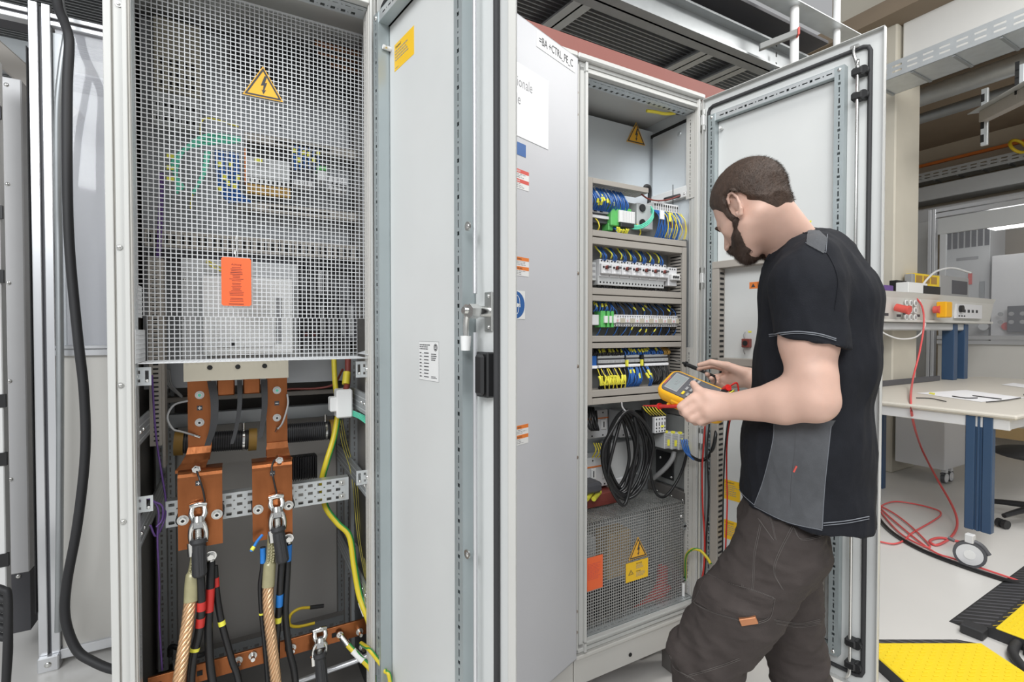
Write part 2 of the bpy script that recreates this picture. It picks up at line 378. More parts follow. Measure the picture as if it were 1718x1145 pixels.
def cabinet(u0, u1, label, wl=0.044, wr=0.040, depth=0.60, inner='plate', wall='plate', gap=None):
    c = thing('electrical_cabinet', W((u0+u1)/2, depth/2, 0.15), label, 'electrical cabinet')
    mb = MB(); post(mb, u0, wl, 1, Z0, Z1); post(mb, u1, wr, -1, Z0, Z1)
    hframe(mb, u0, u1, Z0, 0.040, 1, wl); hframe(mb, u0, u1, Z1, 0.040, -1, wl)
    # perforated inner flanges of the frame
    for (uu, TF) in ((u0+wl, RIGHTW), (u1-wr, LEFTW)):
        if TF is RIGHTW: T = RIGHTW(uu+0.001, 0.012, Z0+.045)
        else: T = LEFTW(uu-0.001, 0.052, Z0+.045)
        for (s0, s1) in (((0, Z1-Z0-.09),) if (gap is None or TF is RIGHTW) else ((0, gap[0]-Z0-.045), (gap[1]-Z0-.045, Z1-Z0-.09))):
          mb.slots(s1-s0, 0.040, 'galv' if TF is RIGHTW else 'paint_warm', T @ Matrix.Translation((0,s0,0)), pat=((0.012,.004),(0.004,.004)), gap=0.006)
        a, b = sorted((uu, uu + (-0.012 if TF is RIGHTW else 0.012)))
        mb.box((a if TF is RIGHTW else a+.012, 0.012, Z0+.04), (b-.012 if TF is RIGHTW else b, 0.052, Z1-.04), 'hole', MROW) if False else None
    for z, TF in ((Z0+.042, 0), (Z1-.042, 1)):
        L = u1-u0-wl-wr
        # two rows: square openings and dashes
        if TF == 0: T = frameM(W(u0+wl, 0.034, z), N_, -D_, UP); T = frameM(W(u1-wr, 0.010, z), N_, -D_, UP)
        else: T = frameM(W(u0+wl, 0.010, z), N_, D_, -UP)
        mb.slots(L, 0.022, 'galv', T, pat=((0.014,.003),(0.004,.003)), gap=0.007)
        T2 = T @ Matrix.Translation((0.022, 0, 0))
        mb.slots(L, 0.028, 'galv', T2, pat=((0.011,.011),(0.003,.003)), gap=0.006)
        s = 1 if TF == 0 else -1
        mb.box((u0+wl, 0.010, z-s*.004), (u1-wr, 0.012, z-s*.03), 'galv', MROW); mb.box((u0+wl, 0.058, z-s*.002), (u1-wr, 0.060, z-s*.03), 'galv', MROW)
        mb.box((u0+wl, 0.010, z-s*.030), (u1-wr, 0.060, z-s*.032), 'hole', MROW)
    obj('frame', mb, c)
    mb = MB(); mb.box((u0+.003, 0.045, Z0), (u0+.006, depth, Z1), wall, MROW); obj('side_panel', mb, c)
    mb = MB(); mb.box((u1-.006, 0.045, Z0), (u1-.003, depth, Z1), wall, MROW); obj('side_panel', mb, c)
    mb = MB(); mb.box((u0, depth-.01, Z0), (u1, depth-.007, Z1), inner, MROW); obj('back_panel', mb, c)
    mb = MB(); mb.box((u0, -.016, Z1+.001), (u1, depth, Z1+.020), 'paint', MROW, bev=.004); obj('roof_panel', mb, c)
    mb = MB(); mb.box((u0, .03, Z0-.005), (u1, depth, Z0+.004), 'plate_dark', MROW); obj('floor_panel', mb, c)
    mb = MB(); mb.box((u0+.001, .004, 0.15), (u1-.001, .03, Z0-.006), 'paint_warm', MROW, bev=.003); mb.box((u0+.001, -.004, 0.245), (u1-.001, .006, Z0-.008), 'paint_warm', MROW, bev=.002)
    for uu in (u0+.25, u1-.12): mb.cyl(W(uu,.0035,.185), W(uu,.001,.185), .007, 'hole')
    obj('plinth', mb, c)
    for uu in (u0+.03, u1-.10):
        for vv in (.03, depth-.10): q = MB(); q.box((uu,vv,0.0),(uu+.07,vv+.07,0.1505),'plate_dark',MROW); obj('foot', q, c)
    return c
UA0, UA1, UC0, UC1 = -1.239, -0.650, -0.003, 0.606
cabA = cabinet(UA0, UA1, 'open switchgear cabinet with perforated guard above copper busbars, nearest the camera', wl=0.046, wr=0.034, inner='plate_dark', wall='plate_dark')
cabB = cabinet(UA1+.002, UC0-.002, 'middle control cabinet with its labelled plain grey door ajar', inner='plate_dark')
cabC = cabinet(UC0, UC1, 'open control cabinet with beige wiring ducts in front of the man', wl=0.048, wr=0.030, gap=(1.30,1.89), wall='galv_plate')
# rivets and screws on the posts
def screws(cab, pts, m='screw_brown', r=.0045):
    for (px, py, v) in pts:
        mb = MB(); u, z = onv(px, py, v); mb.dome(W(u, v, z), -N_, r, .003, m, n=10); mb.cyl(W(u,v,z), W(u,v-.001,z), r*1.3, m, n=12); obj('screw', mb, cab)
screws(cabA, [(199,7,-.000),(200,415,-.000),(202,647,-.0),(206,876,-.0)], 'steel')
screws(cabC, [(968,155,-.0),(968,192,-.0),(969,459,-.0),(969,615,-.0),(968,768,-.0),(967,1027,-.0),(967,1062,-.0)])

# ------------------------------------------------------------------ doors
HA = W(-.644, -.012, 0); EA = Vector((.6218,-.7832,0)).normalized()
HB = W(-.008, -.014, 0); EB = Vector((-.661,-.7504,0)).normalized()
HC = W(.606, -.012, 0); EC = Vector((.605,-.796,0)).normalized()
class Door:
    def __init__(s, h, e): s.h=h; s.e=e; s.n=Vector((e.y,-e.x,0)); s.T=frameM(h, e, s.n, UP)
    def inn(s, a, z, b=0.0): return frameM(s.h+s.e*a+s.n*b+UP*z, s.e, UP, s.n)
    def ext(s, a, z, b=-0.0015): return frameM(s.h+s.e*a+s.n*b+UP*z, -s.e, UP, -s.n)
    def p(s, a, b, z): return s.h+s.e*a+s.n*b+UP*z
    def px(s, px, py, b=0.0):
        r = ray(px, py); o = s.h+s.n*b; k = (o-CAM).dot(s.n)/r.dot(s.n); q = CAM+r*k-o
        return q.dot(s.e), q.z + 0.0
def door(cab, d, w, rails, gasketa, label, lip=0.018, skin='paint_in'):
    mb = MB()
    mb.box((0.0, -.0015, DOORZ0), (w, .0015, DOORZ1), skin, d.T)
    ex = MB()
    for (a0,a1,z0,z1) in ((0,.002,DOORZ0,DOORZ1),(w-.002,w,DOORZ0,DOORZ1),(0,w,DOORZ0,DOORZ0+.002),(0,w,DOORZ1-.002,DOORZ1)):
        mb.box((a0,-.0015,z0),(a1,lip,z1),'paint',d.T)
    do = obj('door', mb, cab, label)
    mb = MB(); a0, a1 = gasketa; g0, g1 = DOORZ0+.035, DOORZ1-.035; R=.018
    pts = [d.p(a0+R,.007,g1), d.p(a1-R,.007,g1), d.p(a1-R*.3,.007,g1-R*.3), d.p(a1,.007,g1-R), d.p(a1,.007,g0+R), d.p(a1-R*.3,.007,g0+R*.3), d.p(a1-R,.007,g0), d.p(a0+R,.007,g0), d.p(a0+R*.3,.007,g0+R*.3), d.p(a0,.007,g0+R), d.p(a0,.007,g1-R), d.p(a0+R*.3,.007,g1-R*.3)]
    mb.tube(pts, .0065, 'gasket', n=8, sub=1, closed=True); obj('gasket', mb, do)
    r0, r1, wv, dp = rails; zt, zb = DOORZ1-.075, DOORZ0+.075
    def vrail(a):
        q = MB()
        q.box((a,.0015,zb),(a+wv,.006,zt),'galv_rail',d.T)
        q.box((a,.0015,zb),(a+.002,dp,zt),'galv_rail',d.T); q.box((a+wv-.002,.0015,zb),(a+wv,dp,zt),'galv_rail',d.T)
        q.slots(zt-zb, wv-.004, 'galv_rail', d.inn(a+.002, zb, dp), pat=((0.016,.0045),(0.004,.004),(0.016,.0045),(0.008,.008)), gap=0.007)
        obj('stiffening_rail', q, do)
    vrail(r0); vrail(r1)
    for z in (zt, zb):
        q = MB(); s = -1 if z == zt else 1; za, zc = sorted((z, z+s*.028))
        q.box((r0+wv,.0015,za),(r1,.006,zc),'galv_rail',d.T); q.box((r0+wv,.0015,za),(r1,dp-.002,za+.002),'galv_rail',d.T); q.box((r0+wv,.0015,zc-.002),(r1,dp-.002,zc),'galv_rail',d.T)
        q.slots(r1-r0-wv, .024, 'galv', frameM(d.p(r1,dp-.002,za+.002), UP, -d.e, d.n), pat=((0.016,.0045),(0.004,.004),(0.016,.0045),(0.008,.008)), gap=0.007)
        obj('stiffening_rail', q, do)
    for a in (r0+wv/2, r1+wv/2):
        for z in (zt-.012, zb+.012):
            q = MB(); q.dome(d.p(a,dp,z), d.n, .006, .004, 'chrome'); obj('screw', q, do)
    return do
def hinge(do, d, z):
    q = MB(); c = d.p(-.002, -.006, z)
    for dz in (.030, -.030): q.box((-.018,-.004,z+dz-.011),(.006,.014,z+dz+.011),'steel',d.T,bev=.002)
    q.cyl(d.p(-.002,.010,z-.019), d.p(-.002,.010,z+.019), .0070, 'white'); q.cyl(d.p(-.004,.010,z-.050), d.p(-.004,.010,z+.044), .0035, 'steel')
    obj('hinge', q, do)
def stud(do, d, a, z, b=0.002, r=.006, l=.018, m='white'):
    q = MB(); q.cyl(d.p(a,b,z), d.p(a,b+l,z), r, m); q.cyl(d.p(a,b+l*.6,z), d.p(a,b+l*.8,z), r*1.25, 'chrome'); obj('spacer_knob', q, do)
dA = Door(HA, EA); dB = Door(HB, EB); dC = Door(HC, EC)
doorA = door(cabA, dA, .562, (.008, .405, .030, .034), (-.0+.004, .512), 'door swung wide open with its bare inner side showing')
doorC = door(cabC, dC, .586, (.030, .459, .028, .028), (.020, .548), 'door swung wide open behind the man')
for py in (52, 430, 812): hinge(doorA, dA, dA.px(640, py)[1])
for py in (205, 467): hinge(doorC, dC, dC.px(1177, py)[1])
hinge(doorC, dC, dC.px(1178, 735)[1])
# door of the middle cabinet: smooth outer face towards the camera
mb = MB(); mb.box((0,-.0015,DOORZ0),(.578,.0015,DOORZ1),'paint_cool',dB.T)
for (a0,a1,z0,z1) in ((0,.002,DOORZ0,DOORZ1),(.576,.578,DOORZ0,DOORZ1),(0,.578,DOORZ0,DOORZ0+.002),(0,.578,DOORZ1-.002,DOORZ1)):
    mb.box((a0,-.0015,z0),(a1,.018,z1),'paint_cool',dB.T)
doorB = obj('door', mb, cabB, 'plain door ajar, carrying paper notice and small warning stickers')
def exq(a_right, ztop, w, h, lift=.0004): return dB.ext(a_right + w, ztop - h, -.0015-lift)   # lower left corner, local x right
def onB(px, py): a, z = dB.px(px, py, -.0015); return a, z
# name strip
a0, zt = onB(964, 98); a1, _ = onB(899.5, 49)
T = exq(a0, 2.256, a1-a0, .050, .0012); mb = MB(); mb.box((0,0,-.0012),(a1-a0,.050,.0),'device_light',T,bev=.0005)
mb.text('=BA +CTRL_PE_C', .0335, 'ink', T @ Matrix.Translation((.012,.014,.0004)) @ Matrix.Diagonal((.68,1,1,1))); obj('name_strip', mb, doorB)
# paper notice
a0, z0 = .162, 1.918; wq = .297; T = exq(a0, 2.125, wq, .207, .0008); mb = MB(); mb.box((0,0,0),(wq,.207,.0006),'paper',T)
for txt, z in (('ionale', .140), ('lle', .092)):
    a1, zz = onB(893 if txt == 'ionale' else 873, 150 if txt == 'ionale' else 168)
    mb.text(txt, .042, 'ink_soft', T @ Matrix.Translation((wq-(a1-a0), zz-z0-.014, .0008)) @ Matrix.Diagonal((.70,1,1,1)), align='RIGHT')
obj('paper_notice', mb, doorB, 'white laminated paper with grey printed words')
# stickers
def sticker(px, py0, py1, wd, head, bar, words, seed, name='warning_sticker', lab=None):
    a0, zt = onB(px, py0); _, zb = onB(px, py1); h = zt-zb; T = exq(a0, zt, wd, h, .0004); mb = MB()
    mb.box((0,0,0),(wd,h,.0004),'white',T)
    for k in (0, 1):
        y1 = h - k*h*.5; mb.box((0, y1-h*.19, .0004),(wd, y1, .0006), bar, T)
        mb.text(words[k], h*.13, head, T @ Matrix.Translation((wd*.36, y1-h*.145, .0007)))
        mb.add([(wd*.07,y1-h*.16,.0008),(wd*.17,y1-h*.16,.0008),(wd*.12,y1-h*.05,.0008)],[(0,1,2)],'yellow',T)
        lines(mb, T @ Matrix.Translation((wd*.07, y1-h*.23, .0005)), wd*.84, h*.25, 3, 'ink_soft', seed=seed+k)
    obj(name, mb, doorB, lab)
sticker(887, 290, 322, .105, 'white', 'danger_red', ('DANGER','GEFAHR'), 1, lab='white sticker with two red header bars')
sticker(887, 434, 465, .105, 'ink', 'orange', ('WARNING','WARNUNG'), 3, lab='white sticker with two orange header bars, middle of the door')
sticker(886, 711, 743, .105, 'ink', 'orange', ('WARNING','WARNUNG'), 5, lab='white sticker with two orange header bars, low on the door')
a0, zt = onB(882, 244); _, zb = onB(882, 265); wq=.105; T = exq(a0, zt, wq, zt-zb); mb = MB(); mb.box((0,0,0),(wq,zt-zb,.0004),'sign_blue',T)
mb.text('Attention', .0125, 'white', T @ Matrix.Translation((.006,(zt-zb)*.76,.0005))); mb.text('Achtung', .0125, 'white', T @ Matrix.Translation((.006,(zt-zb)*.32,.0005)))
lines(mb, T @ Matrix.Translation((.006,(zt-zb)*.66,.0005)), .055, .006, 1, 'white', th=.6, seed=9); lines(mb, T @ Matrix.Translation((.006,(zt-zb)*.22,.0005)), .055, .006, 1, 'white', th=.6, seed=10)
obj('notice_sticker', mb, doorB, 'small blue sticker with white lettering')
# eye protection sign: a round blue mandatory sign with a head wearing goggles
a0, zt = onB(880.5, 489); _, zb = onB(880.5, 536); S = zt-zb; T = exq(a0, zt, S, S); mb = MB(); mb.box((0,0,0),(S,S,.0004),'white',T)
def disc(mb, cx, cy, rx, ry, z, m, T, n=40, ring=None, a0=0, a1=2*math.pi):
    P = [(cx+rx*math.cos(a0+(a1-a0)*i/n), cy+ry*math.sin(a0+(a1-a0)*i/n), z) for i in range(n+1)]
    if ring is None: mb.add([(cx,cy,z)]+P, [(0,i+1,i+2) for i in range(n)], m, T)
    else:
        Q = [(cx+(rx-ring)*math.cos(a0+(a1-a0)*i/n), cy+(ry-ring)*math.sin(a0+(a1-a0)*i/n), z) for i in range(n+1)]
        mb.add(P+Q, [(i,i+1,n+2+i,n+1+i) for i in range(n)], m, T)
disc(mb, S/2, S/2, S*.48, S*.48, .0005, 'sign_blue', T)
disc(mb, S/2, S*.60, S*.22, S*.26, .0006, 'white', T, ring=S*.022, a0=-.25, a1=math.pi+.25)
disc(mb, S/2, S*.40, S*.17, S*.25, .0006, 'white', T, ring=S*.022, a0=math.pi-.15, a1=2*math.pi+.15)
for sx in (-1,1):
    disc(mb, S/2+sx*S*.10, S*.49, S*.065, S*.065, .0007, 'white', T, n=24)
    mb.box((S/2+sx*S*.15,S*.50,.0006),(S/2+sx*S*.24,S*.53,.0007),'white',T); mb.box((S/2+sx*S*.19,S*.42,.0006),(S/2+sx*S*.24,S*.54,.0007),'white',T)
mb.box((S*.44,S*.50,.0006),(S*.56,S*.53,.0007),'white',T)
obj('safety_sign', mb, doorB, 'round blue sign of a head wearing goggles')

# ------------------------------------------------------------------ fittings of the left door
q = MB(); q.tube([dA.p(.462,.022,2.24), dA.p(.462,.022,1.9), dA.p(.462,.022,1.55), dA.p(.468,.026,1.435)], .0045, 'alu', n=10); obj('locking_rod', q, doorA)
q = MB(); q.tube([dA.p(.462,.022,1.36), dA.p(.462,.022,1.0), dA.p(.462,.022,.33)], .0045, 'alu', n=10); obj('locking_rod', q, doorA)
q = MB(); q.box((.470,.0015,1.362),(.494,.006,1.438),'steel',dA.T,bev=.001)
q.cyl(dA.p(.480,.006,1.400), dA.p(.480,.040,1.400), .011, 'chrome'); q.hexa(dA.p(.480,.028,1.400), dA.p(.480,.048,1.400), .014, 'chrome')
q.cyl(dA.p(.466,.034,1.402), dA.p(.466,.046,1.402), .012, 'steel'); q.cyl(dA.p(.466,.046,1.402), dA.p(.466,.052,1.402), .007, 'chrome')
for z in (1.37,1.43): q.dome(dA.p(.484,.006,z), dA.n, .004, .003, 'chrome')
q.tube([dA.p(.466,.040,1.402), dA.p(.458,.040,1.380), dA.p(.454,.038,1.345)], .006, 'chrome')
obj('lock_mechanism', q, doorA)
q = MB(); q.cyl(dA.p(.4535,.038,1.353), dA.p(.4525,.038,1.325), .0105, 'white', r2=.009); obj('plastic_cap', q, doorA, 'white plastic cap')
q = MB(); q.box((.452,.0015,1.235),(.500,.020,1.322),'black',dA.T,bev=.003); q.box((.470,.020,1.240),(.497,.031,1.318),'black',dA.T,bev=.006)
for z in (1.248,1.310): q.dome(dA.p(.458,.020,z), dA.n, .005, .002, 'white')
obj('handle_housing', q, doorA, 'black plastic handle housing')
for (px, py) in ((784,380),(783,930)):
    q = MB(); a, z = dA.px(px+2, py, .034); q.dome(dA.p(a,.034,z), dA.n, .007, .005, 'chrome'); q.cyl(dA.p(a,.034,z), dA.p(a,.037,z), .009, 'steel'); obj('bolt', q, doorA)
a, z = dA.px(657, 66, .02); stud(doorA, dA, .045, z, .002, .0055, .022)
# yellow label high on the door, white data plate lower down
T = dA.inn(.066, 2.030, .0016); mb = MB(); mb.box((0,0,0),(.107,.068,.0004),'label_yellow',T)
mb.text('Caution!', .009, 'ink', T @ Matrix.Translation((.006,.056,.0006))); lines(mb, T @ Matrix.Translation((.006,.050,.0006)), .072, .030, 4, 'ink_soft', seed=21); lines(mb, T @ Matrix.Translation((.006,.007,.0006)), .025, .004, 1, 'ink_soft', seed=22)
obj('notice_sticker', mb, doorA, 'yellow notice sticker')
T = dA.inn(.195, 1.248, .0016); mb = MB(); Wq, Hq = .091, .090
mb.box((-.001,-.001,0),(Wq+.001,Hq+.001,.0002),'ink_soft',T); mb.box((0,0,.0002),(Wq,Hq,.0006),'white',T)
for k in range(8):
    y = Hq*.72-k*Hq*.088; lines(mb, T @ Matrix.Translation((.003,y,.0007)), .010, .003, 1, 'ink', th=.8, seed=k, ragged=.2); mb.box((.014,y-.003,.0007),(.022,y-.0026,.0009),'ink_soft',T)
    lines(mb, T @ Matrix.Translation((.024,y,.0007)), .024, .003, 1, 'ink', th=.8, seed=k+40, ragged=.15)
lines(mb, T @ Matrix.Translation((.003,Hq*.93,.0007)), .055, .014, 3, 'ink', th=.5, seed=60); lines(mb, T @ Matrix.Translation((.058,Hq*.70,.0007)), .028, .018, 4, 'ink', th=.5, seed=61)
lines(mb, T @ Matrix.Translation((.058,Hq*.12,.0007)), .030, .006, 2, 'ink', th=.5, seed=62)
disc(mb, Wq*.86, Hq*.86, .0085, .0085, .0008, 'ink', T, n=24); disc(mb, Wq*.86, Hq*.86, .0068, .0068, .0009, 'white', T, n=24, ring=.0007)
mb.text('GE', .0085, 'white', T @ Matrix.Translation((Wq*.86,Hq*.86-.003,.0010)), align='CENTER')
obj('data_plate', mb, doorA, 'white data plate with columns of small print and a round emblem')

# ------------------------------------------------------------------ fittings of the right door
q = MB(); zt = dC.px(1427, 85)[1]
q.tube([dC.p(.508,.014,2.235), dC.p(.508,.018,2.21), dC.p(.520,.026,2.165), dC.p(.521,.026,2.13), dC.p(.5205,.026,1.5), dC.p(.519,.026,.8), dC.p(.519,.026,.34)], .0048, 'chrome', n=10, sub=5)
q.tube([dC.p(.519,.026,.34), dC.p(.516,.020,.30), dC.p(.505,.010,.275)], .0048, 'chrome', n=10); obj('locking_rod', q, doorC)
q = MB(); q.box((.497,.0015,2.228),(.520,.018,2.240),'steel',dC.T,bev=.002); obj('rod_roller', q, doorC)
for z in (2.150, 2.077, .400, .330):
    q = MB(); q.box((.505,.0015,z-.013),(.536,.034,z+.013),'black',dC.T,bev=.005); q.cyl(dC.p(.536,.0015,z),dC.p(.536,.030,z),.013,'black'); obj('rod_guide', q, doorC, 'black rod guide')
stud(doorC, dC, .075, dC.px(1206,219)[1], .002, .005, .020)
# beige duct frame on the lower half of the door
def ductbar(mb, d, a0, a1, z0, z1, b=.045): mb.box((a0,.0015,z0),(a1,b,z1),'duct',d.T,bev=.001)
q = MB(); za, zb_ = 1.625, 1.265
ductbar(q, dC, .060, .440, za-.026, za); ductbar(q, dC, .060, .440, zb_-.026, zb_); ductbar(q, dC, .060, .088, .30, za-.027); ductbar(q, dC, .414, .440, .30, za-.027)
for k in range(62): q.box((.0885,.010,za-.04-k*.0195),(.0892,.036,za-.048-k*.0195),'hole',dC.T)
obj('wiring_frame', q, doorC, 'beige duct frame on the door')
T = dC.inn(.182, dC.px(1246,486)[1], .0016); mb = MB(); mb.box((0,0,0),(.085,.024,.0004),'orange',T); lines(mb, T @ Matrix.Translation((.028,.020,.0005)), .05, .015, 4, 'ink', seed=71)
mb.add([(.006,.005,.0006),(.022,.005,.0006),(.014,.019,.0006)],[(0,1,2)],'ink',T); obj('warning_sticker', mb, doorC, 'orange warning sticker')
for py0, py1 in ((800,832),(866,897)):
    z1_ = dC.px(1200,py0)[1]; z0_ = dC.px(1200,py1)[1]; T = dC.inn(.092, z0_, .0016); mb = MB(); mb.box((0,0,0),(.062,z1_-z0_,.0004),'label_yellow',T)
    mb.text('Caution!', .010, 'ink', T @ Matrix.Translation((.004,(z1_-z0_)-.012,.0006))); lines(mb, T @ Matrix.Translation((.004,(z1_-z0_)-.018,.0006)), .052, (z1_-z0_)*.6, 6, 'ink_soft', seed=int(py0)); obj('notice_sticker', mb, doorC, 'yellow notice sticker, %s on the door' % ('upper' if py0 == 800 else 'lower'))
# red switch block
q = MB(); a, z = dC.px(1253, 576, .01); q.box((a-.014,.0015,z-.016),(a+.014,.022,z+.016),'wire_brownred',dC.T,bev=.002)
for k in range(4): q.box((a-.016,.004,z-.014+k*.008),(a-.0135,.018,z-.010+k*.008),'wire_brownred',dC.T)
q.cyl(dC.p(a,.022,z), dC.p(a,.025,z), .009, 'hole'); sw = obj('switch_block', q, doorC, 'dark red switch block')
for s in (1,-1):
    q = MB(); q.tube([dC.p(a-.006,.015,z+s*.014), dC.p(a-.009,.016,z+s*.028), dC.p(a-.007,.010,z+s*.040)], .002, 'cable_grey'); obj('switch_wire', q, doorC)
for (px, py) in ((1258,557),(1358,372)):
    a, z = dC.px(px, py, .002); q = MB(); q.box((a-.006,.0015,z-.003),(a+.006,.0022,z+.003),'marker_yellow',dC.T); obj('marker_tag', q, doorC)
# ================================================================== inside the left cabinet
def P(px, py, v): return pv(px, py, v)
def rbox(mb, px0, py0, px1, py1, v, dp, m, bev=0.0):
    """box whose front face at depth v fills the pixel rectangle (py measured at its left edge), dp deep"""
    u0, z0 = onv(px0, py1, v); u1, _ = onv(px1, py1, v); _, z1 = onv(px0, py0, v)
    mb.box((u0, v, z0), (u1, v+dp, z1), m, MROW, bev); return u0, u1, z0, z1
def single(name, mb, label, cat, group=None, kind=None, parent=None): return obj(name, mb, parent, label, cat, group, kind)

# guard: a perforated sheet set back, with perforated flanges coming forward to the frame
PT, BAR = 0.0111, 0.0021
g_u0, g_u1, g_z0, g_z1, g_v = -1.186, -.690, 1.291, 2.222, .13
mb = MB(); mb.mesh_grid(-.660+1.203, g_z1-1.400, PT, BAR, .0012, 'grid', FRONT(-1.203, g_v, 1.400))
mb.mesh_grid(g_u1-g_u0, 1.400-g_z0, PT, BAR, .0012, 'grid', FRONT(g_u0, g_v, g_z0))
guard = obj('mesh_guard', mb, cabA, 'white metal perforated guard')
fl = MB(); fl.mesh_grid(.125, g_z1-1.66, PT, BAR, .0012, 'grid', RIGHTW(-1.203, .004, 1.66)); fl.mesh_grid(.125, .075, PT, BAR, .0012, 'grid', RIGHTW(-1.195, .004, 1.395)); fl.mesh_grid(.125, .075, PT, BAR, .0012, 'grid', RIGHTW(-1.190, .004, 1.291))
obj('guard_flange', fl, guard)
fl = MB(); fl.mesh_grid(.122, g_z1-1.400, PT, BAR, .0012, 'grid', LEFTW(-.662, g_v, 1.400)); obj('guard_flange', fl, guard)
fl = MB(); fl.mesh_grid(.50, .122, PT, BAR, .0012, 'grid', frameM(W(-1.188, .008, 1.291), D_, N_, UP)); fl.mesh_grid(.06, .122, PT, BAR, .0012, 'grid', frameM(W(-.689,.008,1.300), Vector((D_.x,D_.y,.3)).normalized(), N_, UP)); obj('guard_flange', fl, guard)
q = MB(); q.box((-1.19, .128, g_z1-.004), (-.660, .134, g_z1+.0), 'grid', MROW); obj('guard_edge', q, guard)
def warn_triangle(name, T, S, parent, label=None):
    """yellow triangle with black border and a lightning arrow; T origin at the middle of the base"""
    mb = MB(); h = S*.866
    mb.add([(-S/2,0,0),(S/2,0,0),(0,h,0),(-S/2,0,.0012),(S/2,0,.0012),(0,h,.0012)], [(3,4,5),(2,1,0),(0,1,4,3),(1,2,5,4),(2,0,3,5)], 'sign_yellow', T)
    def tri(k, z, m, hole=None):
        c = Vector((0, h/3, 0)); P3 = [c+(Vector(p)-c)*k for p in ((-S/2,0,0),(S/2,0,0),(0,h,0))]; P3 = [(p.x,p.y,z) for p in P3]
        if hole:
            Q3 = [c+(Vector(p)-c)*hole for p in ((-S/2,0,0),(S/2,0,0),(0,h,0))]; Q3 = [(p.x,p.y,z) for p in Q3]
            mb.add(P3+Q3, [(i,(i+1)%3,3+(i+1)%3,3+i) for i in range(3)], m, T)
    tri(.92, .0015, 'ink', .76)
    B = [(.035,.70),(.10,.70),(.045,.48),(.10,.50),(.028,.24),(.075,.27),(.005,.115),(-.045,.26),(-.008,.235),(.012,.40),(-.06,.375)]
    mb.add([(x*S, y*h, .0016) for x, y in B], [(0,10,1),(1,10,2),(10,9,2),(2,9,3),(9,8,3),(8,4,3),(8,7,6),(8,6,4),(4,6,5)][:9], 'ink', T)
    return obj(name, mb, parent, label)
u, z = onv(441, 164, g_v-.003); uL, zL = onv(407, 155, g_v-.003); uR, _ = onv(475, 167, g_v-.003)
warn_triangle('warning_sign', FRONT((uL+uR)/2, g_v-.003, z-.001), uR-uL, guard, 'yellow triangular lightning warning sign')
# orange hanging tag
u0, zt = onv(371, 431, g_v-.006); u1, _ = onv(421, 431, g_v-.006); _, zb = onv(371, 513, g_v-.006)
T = FRONT(u0, g_v-.005, zb); mb = MB(); w_, h_ = u1-u0, zt-zb; e = .004
mb.prism([(e,0),(w_-e,0),(w_,e),(w_,h_-e),(w_-e,h_),(e,h_),(0,h_-e),(0,e)], 0, .0010, 'orange_tag', T)
def cols(rows, y0, dy, seed):
    rd = random.Random(seed)
    for r in range(rows):
        hw = w_*(.12+.14*rd.random()); mb.box((w_/2-hw, y0-r*dy-dy*.35, .0011),(w_/2+hw, y0-r*dy, .0013),'wire_brownred',T)
mb.text('Achtung', .0068, 'wire_brownred', T @ Matrix.Translation((w_/2, h_*.84, .0012)), align='CENTER')
cols(9, h_*.80, h_*.034, 3); cols(9, h_*.47, h_*.030, 4); cols(3, h_*.16, h_*.03, 5)
mb.box((w_*.24,h_*.03,.0011),(w_*.74,h_*.045,.0013),'wire_brownred',T)
tg = single('hanging_tag', mb, 'orange cardboard tag with small print tied to the perforated guard', 'tag')
q = MB(); q.tube([P(396,432,g_v-.007),P(395,424,g_v-.004),P(397,418,g_v-.003),P(396,402,g_v-.003),P(397,395,g_v+.002)],.0011,'white',n=6); q.tube([P(396,424,g_v-.005),P(393,426,g_v-.004),P(394,420,g_v-.004)],.0011,'white',n=6); obj('string', q, tg, 'white string')

# mounting plate and what hangs behind the guard
VP = .36
mb = MB(); mb.box((-1.225, VP, 1.20), (-.665, VP+.003, 2.235), 'plate', MROW)
for (px, py) in ((262,90),(300,215),(520,180),(575,170),(545,145),(470,210),(405,215),(330,200),(283,240),(258,215),(590,200),(480,360),(530,380),(420,360)):
    u, z = onv(px, py, VP-.001); mb.cyl(W(u,VP-.0008,z), W(u,VP-.0002,z), .003, 'hole', n=8)
obj('mounting_plate', mb, cabA)
def device(name, px0, py0, px1, py1, v, dp, m, label, cat, extra=None, group=None, bev=.002):
    mb = MB(); r = rbox(mb, px0, py0, px1, py1, v, dp, m, bev)
    if extra: extra(mb, *r, v)
    return single(name, mb, label, cat, group)
def slotrow(mb, u0, u1, z0, z1, v, n, m='hole', T=MROW, fr=.5):
    for k in range(n): x = u0+(u1-u0)*(k+.5)/n; w = (u1-u0)/n*fr/2; mb.box((x-w, v-.0006, z0), (x+w, v+.0002, z1), m, T)
device('transformer', 385, 52, 612, 92, .26, .10, 'black', 'black transformer behind the top of the perforated guard', 'transformer', lambda mb,u0,u1,z0,z1,v: (mb.box((u0+.02,v-.02,z0+.01),(u0+.09,v,z1-.015),'plastic_dark',MROW,.003), mb.box((u0+.12,v-.015,z0-.02),(u1-.05,v,z0+.02),'black',MROW,.003)))
for k, (a, b_, c_, d_) in enumerate(((528,66,607,75),(533,84,612,92),(555,104,612,112))):
    mb = MB(); rbox(mb, a, b_, c_, d_, .235, .008, 'copper', .001); single('copper_bar', mb, ('uppermost','second','lowest')[k]+' of the flat copper bars at the upper right behind the guard', 'copper bar', 'copper bars behind the guard')
device('beige_panel', 258, 25, 338, 150, .33, .03, 'beige', 'tall beige panel at the upper left behind the guard', 'panel', lambda mb,u0,u1,z0,z1,v: [slotrow(mb,u0+.01,u1-.01,z0+.015+k*.03,z0+.03+k*.03,v,5) for k in range(3)])
